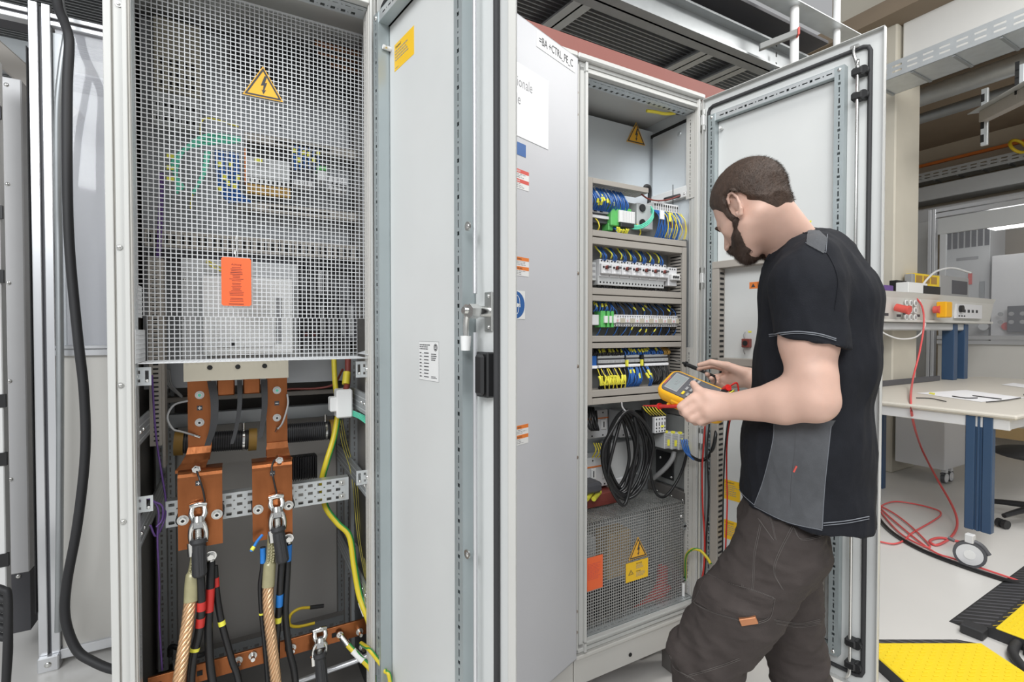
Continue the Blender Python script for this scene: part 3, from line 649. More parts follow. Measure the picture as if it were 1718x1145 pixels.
device('relay_board', 255, 150, 335, 205, .31, .04, 'device', 'grey relay board at the left behind the guard', 'relay board', lambda mb,u0,u1,z0,z1,v: [slotrow(mb,u0+.005,u1-.005,z0+.01+k*.035,z0+.025+k*.035,v,6) for k in range(2)])
DG = 'wiring ducts behind the guard'
def hduct(px0, py0, px1, py1, v, label, n=26, parent=None, dp=.05, group=DG):
    mb = MB(); u0,u1,z0,z1 = rbox(mb, px0, py0, px1, py1, v, .003, 'duct'); mb.box((u0,v+.003,z0+.002),(u1,v+dp,z0+.004),'duct',MROW); mb.box((u0,v+.003,z1-.004),(u1,v+dp,z1-.002),'duct',MROW)
    slotrow(mb, u0, u1, z0+.010, z1-.010, v, n); return single('wiring_duct', mb, label, 'wiring duct', group)
hduct(410, 221, 600, 236, .30, 'beige wiring duct above the row of devices behind the guard', 1)
hduct(395, 335, 600, 350, .30, 'beige wiring duct below the row of devices behind the guard', 1)
hduct(243, 383, 603, 412, .28, 'beige slotted wiring duct right across behind the guard', 30)
device('dark_shelf', 245, 421, 603, 433, .30, .06, 'plastic_dark', 'dark strip under the slotted duct behind the guard', 'shelf')
# power supply
def psu(mb,u0,u1,z0,z1,v):
    mb.box((u0-.004,v-.004,z0-.018),(u0,v+.03,z1+.02),'orange',MROW); mb.box((u0,v+.004,z0-.045),(u1,v+.03,z0-.018),'ceramic',MROW); mb.box((u0,v+.006,z1+.002),(u1,v+.03,z1+.03),'black',MROW)
    mb.box((u0+.02,v-.0008,z0+.030),(u0+.062,v,z0+.052),'cable_grey',MROW); mb.box((u0+.022,v-.0015,z1-.012),(u0+.042,v,z1-.003),'marker_yellow',MROW); slotrow(mb,u0,u1,z0-.014,z0-.002,v+.004,10,'white')
    mb.box((u0,v+.004,z0-.018),(u1,v+.03,z0),'black',MROW)
device('power_supply', 413, 262, 487, 296, .27, .06, 'device', 'white power supply with orange edge behind the guard', 'power supply', psu)
tb = 'terminal strip'
device('terminal_strip', 490, 300, 527, 309, .27, .06, 'device_light', 'pale terminal strip right of the white power supply', tb, lambda mb,u0,u1,z0,z1,v: (mb.box((u0,v+.01,z1),(u1,v+.05,z1+.045),'plastic_dark',MROW), slotrow(mb,u0,u1,z0+.002,z1-.002,v,8,'cable_grey')))
device('relay', 534, 285, 548, 302, .26, .06, 'device_light', 'white relay with a green top behind the guard', 'relay', lambda mb,u0,u1,z0,z1,v: mb.box((u0-.002,v-.004,z1),(u1+.002,v+.04,z1+.012),'green',MROW,.001))
for k in range(4):
    device('circuit_breaker', 552+k*8, 295+k*1.8, 559.3+k*8, 316+k*1.8, .26, .06, 'device_light', 'grey circuit breaker in the small row behind the guard', 'circuit breaker', lambda mb,u0,u1,z0,z1,v: (mb.box((u0+.002,v-.006,z0+.010),(u1-.002,v,z0+.018),'black',MROW)), 'circuit breakers behind the guard')
device('control_unit', 305, 432, 500, 604, .26, .09, 'machine', 'large grey control unit behind the lower part of the guard', 'control unit', lambda mb,u0,u1,z0,z1,v: [mb.dome(W(u0+a,v,z1-b),-N_,.004,.003,'chrome') for a,b in ((.008,.06),(.008,.17))])
def cover(mb,u0,u1,z0,z1,v):
    mb.box((u0+.004,v-.003,z1-.10),(u1-.004,v,z1-.098),'device',MROW); mb.box((u1-.045,v-.002,z0+.030),(u1-.030,v,z1-.055),'ink_soft',MROW); mb.box((u1-.060,v-.002,z0+.032),(u1-.054,v,z1-.12),'ink_soft',MROW)
    mb.box((u0+.028,v-.004,z0+.02),(u1-.05,v,z0+.095),'white',MROW,.002); mb.box((u0+.045,v-.0045,z1-.076),(u0+.056,v,z1-.072),'orange',MROW); mb.box((u0+.075,v-.0045,z1-.076),(u0+.09,v,z1-.072),'green',MROW); mb.box((u0+.066,v-.006,z0+.022),(u0+.074,v,z0+.034),'black',MROW)
    slotrow(mb,u0+.03,u1-.06,z0+.04,z0+.042,v-.004,9,'device')
device('white_cover', 341, 462, 492, 596, .22, .03, 'white', 'white plastic cover with dark slots mounted on the grey control unit', 'cover', cover)
device('contactor', 532, 455, 552, 495, .27, .06, 'device_light', 'pale contactor at the right behind the guard', 'contactor', lambda mb,u0,u1,z0,z1,v: slotrow(mb,u0,u1,z0+.004,z0+.012,v,3))
device('fuse_block', 500, 500, 600, 575, .31, .05, 'plastic_dark', 'black fuse block at the lower right behind the guard', 'fuse block', lambda mb,u0,u1,z0,z1,v: (mb.box((u0+.01,v-.004,z0+.02),(u0+.05,v,z0+.03),'wire_brownred',MROW), slotrow(mb,u0+.06,u1-.005,z0+.02,z1-.02,v,4,'device')))
def wires(name, paths, m, r, label, cat, group, marker=None, n=6):
    out = []
    for k, p in enumerate(paths):
        mb = MB(); mb.tube(p, r, m, n=n, sub=4); o = single(name, mb, label, cat, group)
        if marker:
            t, col, L = marker; t = t+.22*math.sin(k*2.3+len(group or '')); S = spline(p, 8); i = int(t*(len(S)-3)); q = MB(); q.tube([S[i], S[i]+(S[i+2]-S[i]).normalized()*L], r*1.6, col, n=6, sub=1); obj('marker_sleeve', q, o, 'yellow marker sleeve')
        out.append(o)
    return out
rr = random.Random(11)
wires('green_wire', [[P(405,232+k*2,.25),P(350-k*6,226+k*6,.24),P(312-k*6,248+k*5,.24),P(296-k*2,285,.24),P(297+k*4,325-k*3,.25)] for k in range(4)] + [[P(345+k*3,255,.25),P(340+k*2,290,.24),P(325-k,325,.25)] for k in range(3)], 'mint', .004, 'green wire looping at the left behind the guard', 'wire', 'green wires behind the guard')
wires('blue_wire', [[P(362+k*6,252+k,.26),P(364+k*6,285,.25),P(370+k*5,320,.26),P(385+k*6,340,.27)] for k in range(7)] + [[P(495+k*8,245+k*1.5,.27),P(494+k*8,262,.26),P(496+k*8,285,.27)] for k in range(6)], 'wire_blue', .0035, 'blue wire behind the guard', 'wire', 'blue wires behind the guard', (.45,'marker_yellow',.014))
wires('yellow_wire', [[P(337,235,.26),P(338,205,.25),P(355,199,.25),P(400,213,.26)],[P(335,300,.26),P(322,330,.26),P(320,350,.27)],[P(345,436,.25),P(360,444,.24),P(371,450,.25)],[P(346,440,.25),P(358,449,.24),P(370,455,.25)]], 'wire_yellow', .0022, 'yellow wire behind the guard', 'wire', 'yellow wires behind the guard')
wires('black_cable', [[P(508+k*12,432,.27),P(504+k*13,480,.25),P(510+k*12,530,.25),P(505+k*13,590,.27)] for k in range(6)], 'cable_black', .005, 'black cable hanging at the right behind the guard', 'cable', 'black cables behind the guard')
wires('purple_wire', [[P(268+k*3,290,.25),P(266+k*3,360,.25),P(262+k*3,450,.25),P(256+k*4,560,.26),P(255+k*3,600,.28)] for k in range(3)], 'purple', .0018, 'purple wire running down the left behind the guard', 'wire', 'purple wires behind the guard')
for k in range(3):
    q = MB(); u, z = onv(286, 263+k*19, .24); q.box((u-.008,.236,z-.005),(u+.008,.244,z+.005),'marker_yellow',MROW); single('marker_tag', q, 'yellow marker tag at the left behind the guard', 'tag', 'yellow marker tags behind the guard')
mb = MB(); rbox(mb, 250, 430, 283, 760, .20, .05, 'duct'); u0,z0 = onv(250,760,.20); u1,z1 = onv(283,430,.20)
u0,z0 = onv(251,750,.20); u1,_ = onv(272,750,.20); _,z1 = onv(251,432,.20); mb = MB(); mb.box((u0,.20,z0),(u1,.26,z1),'duct',MROW,.001); mb.box((u1,.21,z0-.06),(u1+.006,.26,z1),'duct',MROW)
k = z0+.012
while k < z1: mb.box((u0+.009,.1992,k),(u1-.006,.2002,k+.004),'hole',MROW); k += .0115
single('wiring_duct', mb, 'beige vertical slotted duct at the left side of the left cabinet', 'wiring duct')

# ------------------------------------------------------------------ busbar compartment
mb = MB(); u0,z0 = onv(308,641,.10); u1,_ = onv(484,641,.10); mb.box((u0,.10,z0),(u1,.104,1.287),'beige',MROW)
for px in (352,399,444): u,z = onv(px,616,.10); mb.cyl(W(u,.0985,1.272), W(u,.0995,1.272), .006, 'hole')
obj('shield_plate', mb, cabA)
def strip(mb, pts, w, m, t=.006):
    """bent flat bar: pts are (u_mid, v, z) down its run, w wide along the row"""
    vs = []; fs = []; n = len(pts)
    for (u, v, z, ww) in pts: vs += [W(u-ww/2,v,z), W(u+ww/2,v,z), W(u+ww/2,v+t,z-.001), W(u-ww/2,v+t,z-.001)]
    for i in range(n-1): fs += [(4*i+k, 4*i+(k+1)%4, 4*i+4+(k+1)%4, 4*i+4+k) for k in range(4)]
    fs += [(0,3,2,1),(4*n-4,4*n-3,4*n-2,4*n-1)]; fs = [tuple(reversed(f)) for f in fs]
    mb.add(vs, fs, m)
def washer_bolt(mb, p, r=.012, m='steel'):
    mb.cyl(p, p-N_*.003, r, 'steel', n=20); mb.cyl(p-N_*.003, p-N_*.010, r*.58, 'chrome', n=16); mb.cyl(p-N_*.010, p-N_*.0105, r*.3, 'hole', n=6)
busbars = []
for k, (xa, xb, ya, xc, xd, yc, pa, pb, pt, pbm, lab) in enumerate((
    (315,355,640, 322,352,765, 299,374,803,925,'left copper busbar carrying the clamped plate marked plus'),
    (447,482,635, 450,486,757, 424,491,787,910,'right copper busbar carrying the clamped plate marked minus'))):
    mb = MB(); V1=.17; V2=.09
    uA,_ = onv(xa,700,V1); uB,_ = onv(xb,700,V1); um=(uA+uB)/2; ww=uB-uA; _,zk = onv(xa,yc-10,V1)
    strip(mb, [(um,V1,1.26,ww),(um,V1,zk,ww),(um-.002,V1-.006,zk-.012,ww),(um-.004,V1-.006,zk-.03,ww*.95)],0,'copper')
    uP0,zP0 = onv(pa,pbm,V2); uP1,_ = onv(pb,pbm,V2); _,zPt = onv(pa,pt,V2); up=(uP0+uP1)/2; wp=uP1-uP0
    sh_ = -.018 if k == 0 else .002
    strip(mb, [(um,V1-.004,zk+.006,ww*1.0),(um+sh_*.2,V1-.012,zk-.010,ww*1.02),(um+sh_*.6,V1-.034,zk-.028,ww*1.10),(um+sh_,V1-.050,zPt+.012,ww*1.22),(um+sh_,V1-.048,zPt+.004,ww*1.22)],0,'copper')
    curve = [(up, V2+.06, zPt+.012, wp)] + [(up, V2+.022-.022*math.sin(t), zPt+.012-.020*(1-math.cos(t)), wp) for t in (0,.4,.8,1.2,1.57)] + [(up,V2,zP0,wp)]
    strip(mb, curve, 0, 'copper')
    b = single('busbar', mb, lab, 'busbar', None); busbars.append(b)
    for (py, big) in ((663,0),(709,1)):
        q = MB(); u,z = onv((xa+xb)/2, py-(0 if k == 0 else 8), V1); p = W(u,V1,z); washer_bolt(q, p, .0105); q.cyl(p-N_*.0105,p-N_*.011,.004,'mint',n=8) if not big else None; obj('bolt', q, b)
    u,z = onv(xc+8 if k==0 else xd-18, 786 if k==0 else 771, .115); q = MB(); q.hexa(W(u,.13,z), W(u,.10,z), .010, 'chrome'); q.cyl(W(u,.10,z),W(u,.09,z),.006,'chrome'); obj('nut', q, b)
    u,z = onv((xa+xb)/2, 685-(0 if k==0 else 8), V1-.001); q = MB(); T = FRONT(u,V1-.0008,z); q.box((-.006,-.006,0),(.006,.006,.0004),'ink',T); q.box((-.004,-.0008,.0004),(.004,.0008,.0007),'white',T)
    if k == 0: q.box((-.0008,-.004,.0004),(.0008,.004,.0007),'white',T)
    T = FRONT(up-.004 if k==0 else up, V2-.0008, zPt-.018); q.box((-.006,-.006,0),(.006,.006,.0004),'ink',T); q.box((-.004,-.0008,.0004),(.004,.0008,.0007),'white',T)
    if k == 0: q.box((-.0008,-.004,.0004),(.0008,.004,.0007),'white',T)
    obj('polarity_mark', q, b, 'black mark with a white %s sign' % ('plus' if k == 0 else 'minus'))
    for (px, py) in (((307,873),(364,863)) if k == 0 else ((433,855),(484,848))):
        q = MB(); p = P(px,py,V2); washer_bolt(q, p, .0125); q.box((-.004,-.001,0),(.004,.001,.0008),'hole',frameM(p-N_*.0104,D_,UP,-N_)); obj('bolt', q, b)
        q = MB(); q.cyl(P(px,py,V2+.006), P(px,py,V2+.006)+N_*.08, .016, 'rubber', n=14); obj('insulator', q, b)
for (a, b_, c_, d_, s) in ((364,638,394,665,'left'),(408,637,437,662,'right')):
    mb = MB(); rbox(mb, a, b_, c_, d_, .15, .04, 'copper', .003); single('copper_block', mb, s+' short copper block hanging between the two busbars', 'copper block')
for k, pth in enumerate(([P(355,640,.16),P(360,675,.14),P(358,715,.13),P(348,748,.13)],[P(402,638,.16),P(402,680,.14),P(396,720,.135),P(389,745,.13)],[P(443,637,.16),P(444,680,.145),P(440,715,.14),P(436,735,.135)])):
    mb = MB(); S = spline(pth, 6); w0 = (.010,.006,.008)[k]; vs=[]; n=len(S)
    for i,p in enumerate(S): w = w0*(1-.35*i/n); vs += [p-D_*w-N_*.002, p+D_*w-N_*.002, p+D_*w+N_*.002, p-D_*w+N_*.002]
    mb.add(vs, [(4*i+4+j,4*i+4+(j+1)%4,4*i+(j+1)%4,4*i+j) for i in range(n-1) for j in range(4)]+[(0,1,2,3)], 'rubber')
    single('rubber_strip', mb, ('wide black rubber strip beside the left busbar','thin black rubber strip between the copper blocks','black rubber strip beside the right busbar')[k], 'rubber strip')
# crossbeams
for (a,y0,b,y1,v,nm) in ((272,697,562,721,.42,'wide galvanised crossbeam behind the busbars'),(272,668,562,677,.44,'narrow beige crossbeam behind the busbars')):
    mb = MB(); rbox(mb, a, y0, b, y1, v, .03, 'galv_dark' if y0 == 697 else 'duct', .002); single('crossbeam', mb, nm, 'beam')
# braking resistors: black ribbed cylinders with ceramic ends
for (a, b_, y, nm) in ((308,417,742,'left'),(478,553,726,'right')):
    p0, p1 = P(a,y+2 if a==308 else y+2,.36), P(b_,y-4,.36); mb = MB(); ax = (p1-p0).normalized(); L=(p1-p0).length
    mb.cyl(p0,p1,.029,'black',n=20)
    k = .004
    while k < L-.004: mb.cyl(p0+ax*k, p0+ax*(k+.002), .031, 'plastic_dark', n=20); k += .006
    o = single('wire_resistor', mb, nm+' black ribbed cylinder resistor behind the busbars', 'resistor')
    for e in ((p1,p1+ax*.022),(p0-ax*.022,p0)): q = MB(); q.cyl(e[0],e[1],.034,'ceramic',n=20); obj('ceramic_end', q, o, 'ochre ceramic end')
    q = MB(); q.cyl(p1-ax*.016,p1-ax*.010,.033,'chrome',n=20); q.cyl(p1-ax*.013+UP*.030,p1-ax*.013+UP*.052,.005,'chrome'); obj('clamp_band', q, o, 'bright clamp band')
# heatsink
mb = MB(); u0,u1,z0,z1 = rbox(mb, 487, 768, 531, 806, .30, .03, 'black', .002)
for k in range(16): x=u0+(u1-u0)*(k+.2)/16; mb.box((x,.27,z0+.002),(x+(u1-u0)/16*.5,.30,z1+.003),'black',MROW)
single('heatsink', mb, 'black finned heatsink behind the right busbar', 'heatsink')
# perforated mounting beam
uL,zb = onv(278,885,.145); uR,_ = onv(585,840,.145); _,zt = onv(574,802,.145); _,zb = onv(574,840,.145)
H = zt-zb; L = uR-uL; xs=[0.0]; x=.006; kinds=[None]
while x < L-.014: xs += [x,x+.0125,x+.0165,x+.0205]; kinds += ['B',None,'S',None]; x += .025
xs.append(L); zs=[0,.006,.0115,.0165,.0205,.026,.0345,.0395,.0435,.049,.0575,H-.004,H]; zs=[0,H*.10,H*.22,H*.32,H*.37,H*.45,H*.57,H*.66,H*.71,H*.78,H*.90,H]
zk=[None,'b',None,'s',None,'m',None,'s',None,'b',None]
mb = MB(); mb.holes(xs, zs, lambda i,j: (kinds[i]=='B' and zk[j] in ('b','m')) or (kinds[i]=='S' and zk[j] in ('s',)) , .002, 'galv', FRONT(uL,.145,zb))
mb.box((uL,.147,zt-.002),(uR,.175,zt),'galv',MROW); mb.box((uL,.147,zb),(uR,.175,zb+.002),'galv',MROW)
beam = single('perforated_beam', mb, 'perforated galvanised mounting beam behind the two clamped copper plates', 'mounting beam')
for py_ in (.2,.8):
    for xx in (.012,): 
        q = MB(); q.box((uR-.028,.141,zb+H*py_-.007),(uR-.012,.146,zb+H*py_+.007),'steel',MROW); q.dome(W(uR-.020,.141,zb+H*py_),-N_,.004,.003,'chrome'); obj('square_washer', q, beam)
# brackets on the frame edges
def bracket(px0, py0, px1, py1, v, side):
    mb = MB(); u0,z0 = onv(px0,py1,v); u1,_ = onv(px1,py1,v); _,z1 = onv(px0,py0,v); w=u1-u0; h=z1-z0
    xs=[0,w*.15,w*.32,w*.62,w*.85,w]; zs=[0,h*.18,h*.34,h*.64,h*.82,h]
    if side > 0: hl = lambda i,j: (i==3 and j in (1,2,3)) or (i==1 and j in (1,3))
    else: xs=[0,w*.15,w*.38,w*.62,w*.8,w]; hl = lambda i,j: (i==1 and j in (1,2,3)) or (i==3 and j in (1,3))
    mb.holes(xs,zs,hl,.002,'galv',FRONT(u0,v,z0))
    o = obj('bracket', mb, cabA); q = MB(); q.dome(W(u0+w*(.74 if side>0 else .3),v,z0+h*.25),-N_,.004,.003,'chrome'); q.dome(W(u0+w*(.05 if side>0 else .95),v-.004,z0+h*.5),-N_,.006,.004,'chrome'); obj('screw', q, o)
bracket(226,617,254,648,.035,1); bracket(597,607,617,634,.035,-1); bracket(227,835,257,862,.035,1); bracket(598,791,618,815,.035,-1)
# upright rails at the back and side struts
for (px, v) in ((273,.50),(289,.53),(574,.53),(586,.42),(597,.30)):
    u,_ = onv(px,950,v); mb = MB(); T = FRONT(u-.014, v, .31); mb.slots(.98, .024, 'galv_dark', T, pat=((0.014,.004),(0.004,.004),(0.014,.004),(0.007,.007)), gap=.008); mb.box((u-.016,v+.002,.31),(u+.012,v+.02,1.29),'plate_dark',MROW); obj('upright_rail', mb, cabA)
mb = MB(); u0,z0 = onv(292,1030,.565); u1,_=onv(569,1030,.565); mb.box((u0,.565,.30),(u1,.569,1.0),'plate_warm',MROW); obj('rear_plate', mb, cabA)
mb = MB(); u0,_ = onv(300,800,.52); u1,_=onv(560,800,.52); mb.box((u0,.52,.93),(u1,.523,1.10),'plate_warm',MROW); obj('rear_plate', mb, cabA)
mb = MB(); mb.slots(.52, .050, 'galv_dark', frameM(W(-.66,.50,.286), UP, -D_, -N_), pat=((0.014,.010),(0.004,.004)), gap=.008); mb.box((-1.18,.502,.284),(-.66,.53,.338),'plate_dark',MROW); obj('base_rail', mb, cabA)
for (uu, z, s) in ((-1.192,1.13,1),(-1.192,.895,1),(-.686,.93,-1),(-.686,.62,-1),(-.686,1.16,-1)):
    mb = MB(); a,b = (uu-.006,uu) if s>0 else (uu,uu+.006)
    mb.box((a,.05,z-.03),(b,.50,z+.03),'galv_dark',MROW,.001)
    for k in range(3): mb.box((uu-.0005 if s<0 else uu-.002, .05, z-.02+k*.016),(uu+.002 if s<0 else uu+.0005,.50,z-.017+k*.016),'galv',MROW)
    for v in (.06,.10): mb.dome(W(uu,v,z),D_*s,.005,.004,'chrome')
    obj('side_rail', mb, cabA)
# dark sockets on the right wall of the compartment
for z in (.80,.42):
    mb = MB(); mb.box((-.668,.10,z-.12),(-.662,.40,z+.10),'black',MROW,.004); obj('side_cover', mb, cabA)
# white connector
mb = MB(); rbox(mb, 565, 655, 592, 703, .16, .05, 'white', .004); rbox(mb, 554, 668, 567, 692, .165, .04, 'white', .003); single('plug_connector', mb, 'white plastic plug connector at the right of the busbar compartment', 'connector')
wires('green_wire', [[P(592,690+k*2,.17),P(602,694+k*2,.14),P(616,700+k*3,.10)] for k in range(5)], 'mint', .0022, 'thin green wire leaving the white plug connector', 'wire', 'wires of the white plug connector')
wires('thin_yellow_wire', [[P(568+k*3,705,.36),P(574+k*4,745,.32),P(590+k*4,800+k*3,.25),P(600+k*3,900,.2),P(618+k*1.5,1000,.1)] for k in range(3)], 'dull_yellow', .0014, 'thin yellow wire running down the right side of the busbar compartment', 'wire', 'thin yellow wires of the busbar compartment')
# striped earth cables
def earth(path, r, label, cat='cable', group=None, name='earth_cable'):
    S = spline(path, 10); mb = MB(); mb.tube(S, r, 'earth_yellow', n=12, sub=1)
    off = []
    mb2 = []
    for i,p in enumerate(S):
        t = (S[min(i+1,len(S)-1)]-S[max(i-1,0)]).normalized(); side = t.cross(N_).normalized(); off.append(p+side*r*.55-N_*r*.35)
    mb.tube(off, r*.56, 'stripe_green', n=8, sub=1)
    return single(name, mb, label, cat, group)
earth([P(568,690,.24),P(560,735,.22),P(548,775,.20),P(540,810,.21),P(546,850,.19),P(566,878,.17),P(586,900,.15),P(594,950,.12),P(603,1000,.09),P(616,1035,.06),P(621,1052,.06)], .0085, 'thick green and yellow earth cable curving down right of the copper plates')
q = MB(); p=P(606,1010,.085); q.tube([p,P(614,1032,.07)],.0098,'white',n=12,sub=1); single('cable_sleeve', q, 'white sleeve around the thick green and yellow earth cable', 'sleeve')
q = MB(); q.tube([P(560,600,.30),P(562,640,.28),P(566,672,.24)],.008,'wire_yellow'); single('yellow_cable', q, 'yellow cable entering above the white plug connector', 'cable')
q = MB(); q.tube([P(584,600,.24),P(583,640,.20),P(580,656,.18)],.009,'wire_brownred'); o=single('red_cable', q, 'dark red cable with yellow sleeve above the white plug connector', 'cable'); q = MB(); q.tube([P(582,625,.205),P(580,645,.19)],.011,'wire_yellow',n=10); obj('sleeve', q, o, 'yellow sleeve')
q = MB(); q.tube([P(575,620,.30),P(560,645,.34),P(530,652,.36),P(490,653,.38),P(440,656,.38)],.0035,'wire_brownred'); single('red_cable', q, 'thin dark red cable tied along the crossbeam', 'cable')
wires('grey_cable', [[P(278+k*3,620,.33),P(281+k*3,645,.34),P(305,667-k,.36)] for k in range(3)], 'cable_grey', .003, 'grey cable curving to the crossbeam left of the busbars', 'cable', 'grey cables left of the busbars')
q = MB(); q.tube([P(315,673,.16),P(292,680,.15),P(281,700,.14),P(290,720,.14),P(306,725,.15),P(333,733,.168)],.0025,'cable_grey'); o=single('sensing_wire', q, 'grey sensing wire looping to the left busbar', 'wire'); q=MB(); q.cyl(P(326,731,.163),P(335,734,.166),.004,'chrome'); obj('lug', q, o)
q = MB(); q.tube([P(482,662,.16),P(483,680,.15),P(474,710,.15),P(464,722,.168)],.0025,'cable_grey'); o=single('sensing_wire', q, 'grey sensing wire at the right busbar', 'wire'); q=MB(); q.cyl(P(466,719,.16),P(463,724,.168),.004,'chrome'); obj('lug', q, o)
for pts, s in (([P(328,785,.10),P(335,805,.075),P(341,825,.07),P(344,843,.08)],'left'),([P(460,772,.10),P(456,785,.085),P(459,805,.07),P(464,828,.08)],'right')):
    q = MB(); q.tube(pts,.0022,'cable_black'); single('thin_black_wire', q, 'thin black wire lying over the %s copper plate' % s, 'wire')
for k, pth in enumerate(([P(255,630,.19),P(259,700,.18),P(264,750,.18),P(272,800,.16),P(278,840,.15),P(276,872,.14),P(262,900,.10),P(252,882,.08)], [P(232,850,.07),P(240,838,.07),P(256,840,.09),P(266,860,.10),P(264,905,.10),P(267,980,.11),P(267,1040,.12),P(272,1125,.12)], [P(258,842,.09),P(272,850,.10),P(272,872,.10),P(262,885,.09)])):
    q = MB(); q.tube(pth, .0023, 'purple', n=6); single('purple_wire', q, ('purple wire hanging from the vertical duct','purple wire running down to the cabinet floor','short purple wire loop at the left bracket')[k], 'wire')
# copper earth bar at the foot
uL,zA = onv(240,1134,.10); uR,_ = onv(628,1040,.10); _,zt = onv(500,1070,.10)
mb = MB(); mb.box((-1.19,.10,zt-.045),(-.670,.108,zt),'copper',MROW,.001); ebar = single('earth_bar', mb, 'horizontal copper earth bar at the foot of the left cabinet', 'busbar')
for (px,py) in ((400,1108),(424,1100),(490,1087),(603,1060),(608,1085)):
    q = MB(); p = P(px,py,.10); washer_bolt(q,p,.010); q.cyl(p-N_*.008,p-N_*.022,.005,'chrome'); obj('bolt', q, ebar)
for (a,b_) in ((.015,.03),(.10,.115),(.18,.195),(.30,.315),(.42,.435)):
    q = MB(); q.box((-1.19+a,.0985,zt-.028),(-1.19+b_-.003,.0995,zt-.016),'hole',MROW); obj('slot', q, ebar)
# rope leads, clamps, black cables
def ropecable(path, r, n_s=10, m='copper_light', pitch=.045):
    S = spline(path, 14); mb = MB(); mb.tube(S, r*.80, m, n=12, sub=1)
    L = [0]
    for i in range(1,len(S)): L.append(L[-1]+(S[i]-S[i-1]).length)
    for k in range(7):
        pts=[]
        for i,p in enumerate(S):
            t=(S[min(i+1,len(S)-1)]-S[max(i-1,0)]).normalized(); a=t.cross(N_).normalized(); b=t.cross(a); an=2*math.pi*(L[i]/pitch/2+k/7)
            pts.append(p+(a*math.cos(an)+b*math.sin(an))*r*.72)
        mb.tube(pts, r*.36, m, n=6, sub=1)
    return mb
leads = (
    ([P(320,1000,.053),P(314,1050,.035),P(305,1110,.01),P(296,1180,.0),P(290,1300,-.01),P(288,1400,.0)], [P(331,918,.085),P(327,945,.078),P(322,975,.062),P(320,1010,.05)], 'left'),
    ([P(450,970,.064),P(450,1020,.05),P(456,1080,.04),P(464,1160,.03),P(470,1280,.02),P(472,1400,.02)], [P(457,895,.085),P(455,930,.075),P(452,955,.068),P(450,985,.06)], 'right'))
for rope, slv, s in leads:
    o = single('earthing_lead', ropecable(rope, .0125), 'stranded copper earthing lead hanging from the %s clamp' % s, 'earthing lead')
    q = MB(); q.tube(slv, lambda t: .0115+.0035*(1 if t>.55 else 0), 'clear_sleeve', n=14, sub=6); S = spline(slv,6)
    for k in range(9):
        for dd in (-1,0,1): q.sphere(S[k+1]-N_*.0105+D_*dd*.006+UP*(.003 if dd else 0), .0032, 'clear_sleeve', n=8)
    obj('sleeve', q, o, 'clear yellowish sleeve')
def clamp(px, py, hx0, hy0, hx1, hy1, v, label, sc=1.0):
    """earthing clamp: forked cast body, threaded spindle and black grip"""
    top = P(px,py,v); hd = P(hx0,hy0,v-.02); he = P(hx1,hy1,v-.035)
    t = thing('earthing_clamp', hd, label, 'clamp')
    q = MB(); dn = (hd-top); L = dn.length; dn.normalize()
    for s in (-1,1):
        q.tube([top+D_*s*.012-N_*.004, top+D_*s*.014+dn*L*.22-N_*.010, top+D_*s*.008+dn*L*.42-N_*.012, top+D_*s*.014+dn*L*.62-N_*.008, top+D_*s*.016+dn*L*.85, top+D_*s*.014+dn*L*1.1+N_*.004], .0062*sc, 'chrome', n=10)
    q.tube([top-D_*.015-N_*.004, top-N_*.010-dn*.004, top+D_*.015-N_*.004], .0075*sc, 'chrome', n=10)
    q.tube([top+dn*L*.30-N_*.012, top+dn*L*.46-N_*.014], .0125*sc, 'chrome', n=12, sub=1)
    q.box((-.013,-.012,-.010),(.013,.012,.010),'chrome',frameM(top+dn*L*.50-N_*.008,D_,dn,N_),.004)
    q.tube([top-D_*.016*1+dn*L*1.05, top-D_*.014+dn*L*1.45+N_*.006], .008*sc, 'chrome', n=10, sub=1)
    obj('clamp_body', q, t)
    q = MB(); a = top+dn*L*.45-N_*.012; S = 14
    q.cyl(a, hd, .0062*sc, 'chrome')
    for k in range(S): p=a+(hd-a)*(k/S); q.cyl(p, p+(hd-a).normalized()*.0015, .0074*sc, 'steel', n=12)
    obj('spindle', q, t)
    q = MB(); ax=(he-hd).normalized(); LL=(he-hd).length
    q.cyl(hd-ax*.002, hd+ax*.006, .0175*sc, 'rubber', n=24, r2=.019*sc); q.cyl(hd+ax*.006, hd+ax*.012, .019*sc, 'rubber', n=24, r2=.0145*sc)
    q.cyl(hd+ax*.012, he-ax*.004, .0145*sc, 'rubber', n=24, r2=.0150*sc); q.cyl(he-ax*.004, he, .0150*sc, 'rubber', n=24, r2=.012*sc)
    for k in range(10): an=2*math.pi*k/10; b1=ax.orthogonal().normalized(); b2=ax.cross(b1); d_=(b1*math.cos(an)+b2*math.sin(an)); q.tube([hd+ax*.016+d_*.0142*sc, he-ax*.006+d_*.0148*sc],.0014,'rubber',n=6,sub=1)
    obj('grip', q, t, 'black ribbed grip')
    return t
clamp(333,848,333,906,335,968,.085,'bright earthing clamp with black grip screwed to the left copper plate')
clamp(463,834,466,886,475,944,.085,'bright earthing clamp with black grip screwed to the right copper plate')
clamp(536,1056,536,1097,541,1150,.085,'bright earthing clamp with black grip screwed to the copper earth bar')
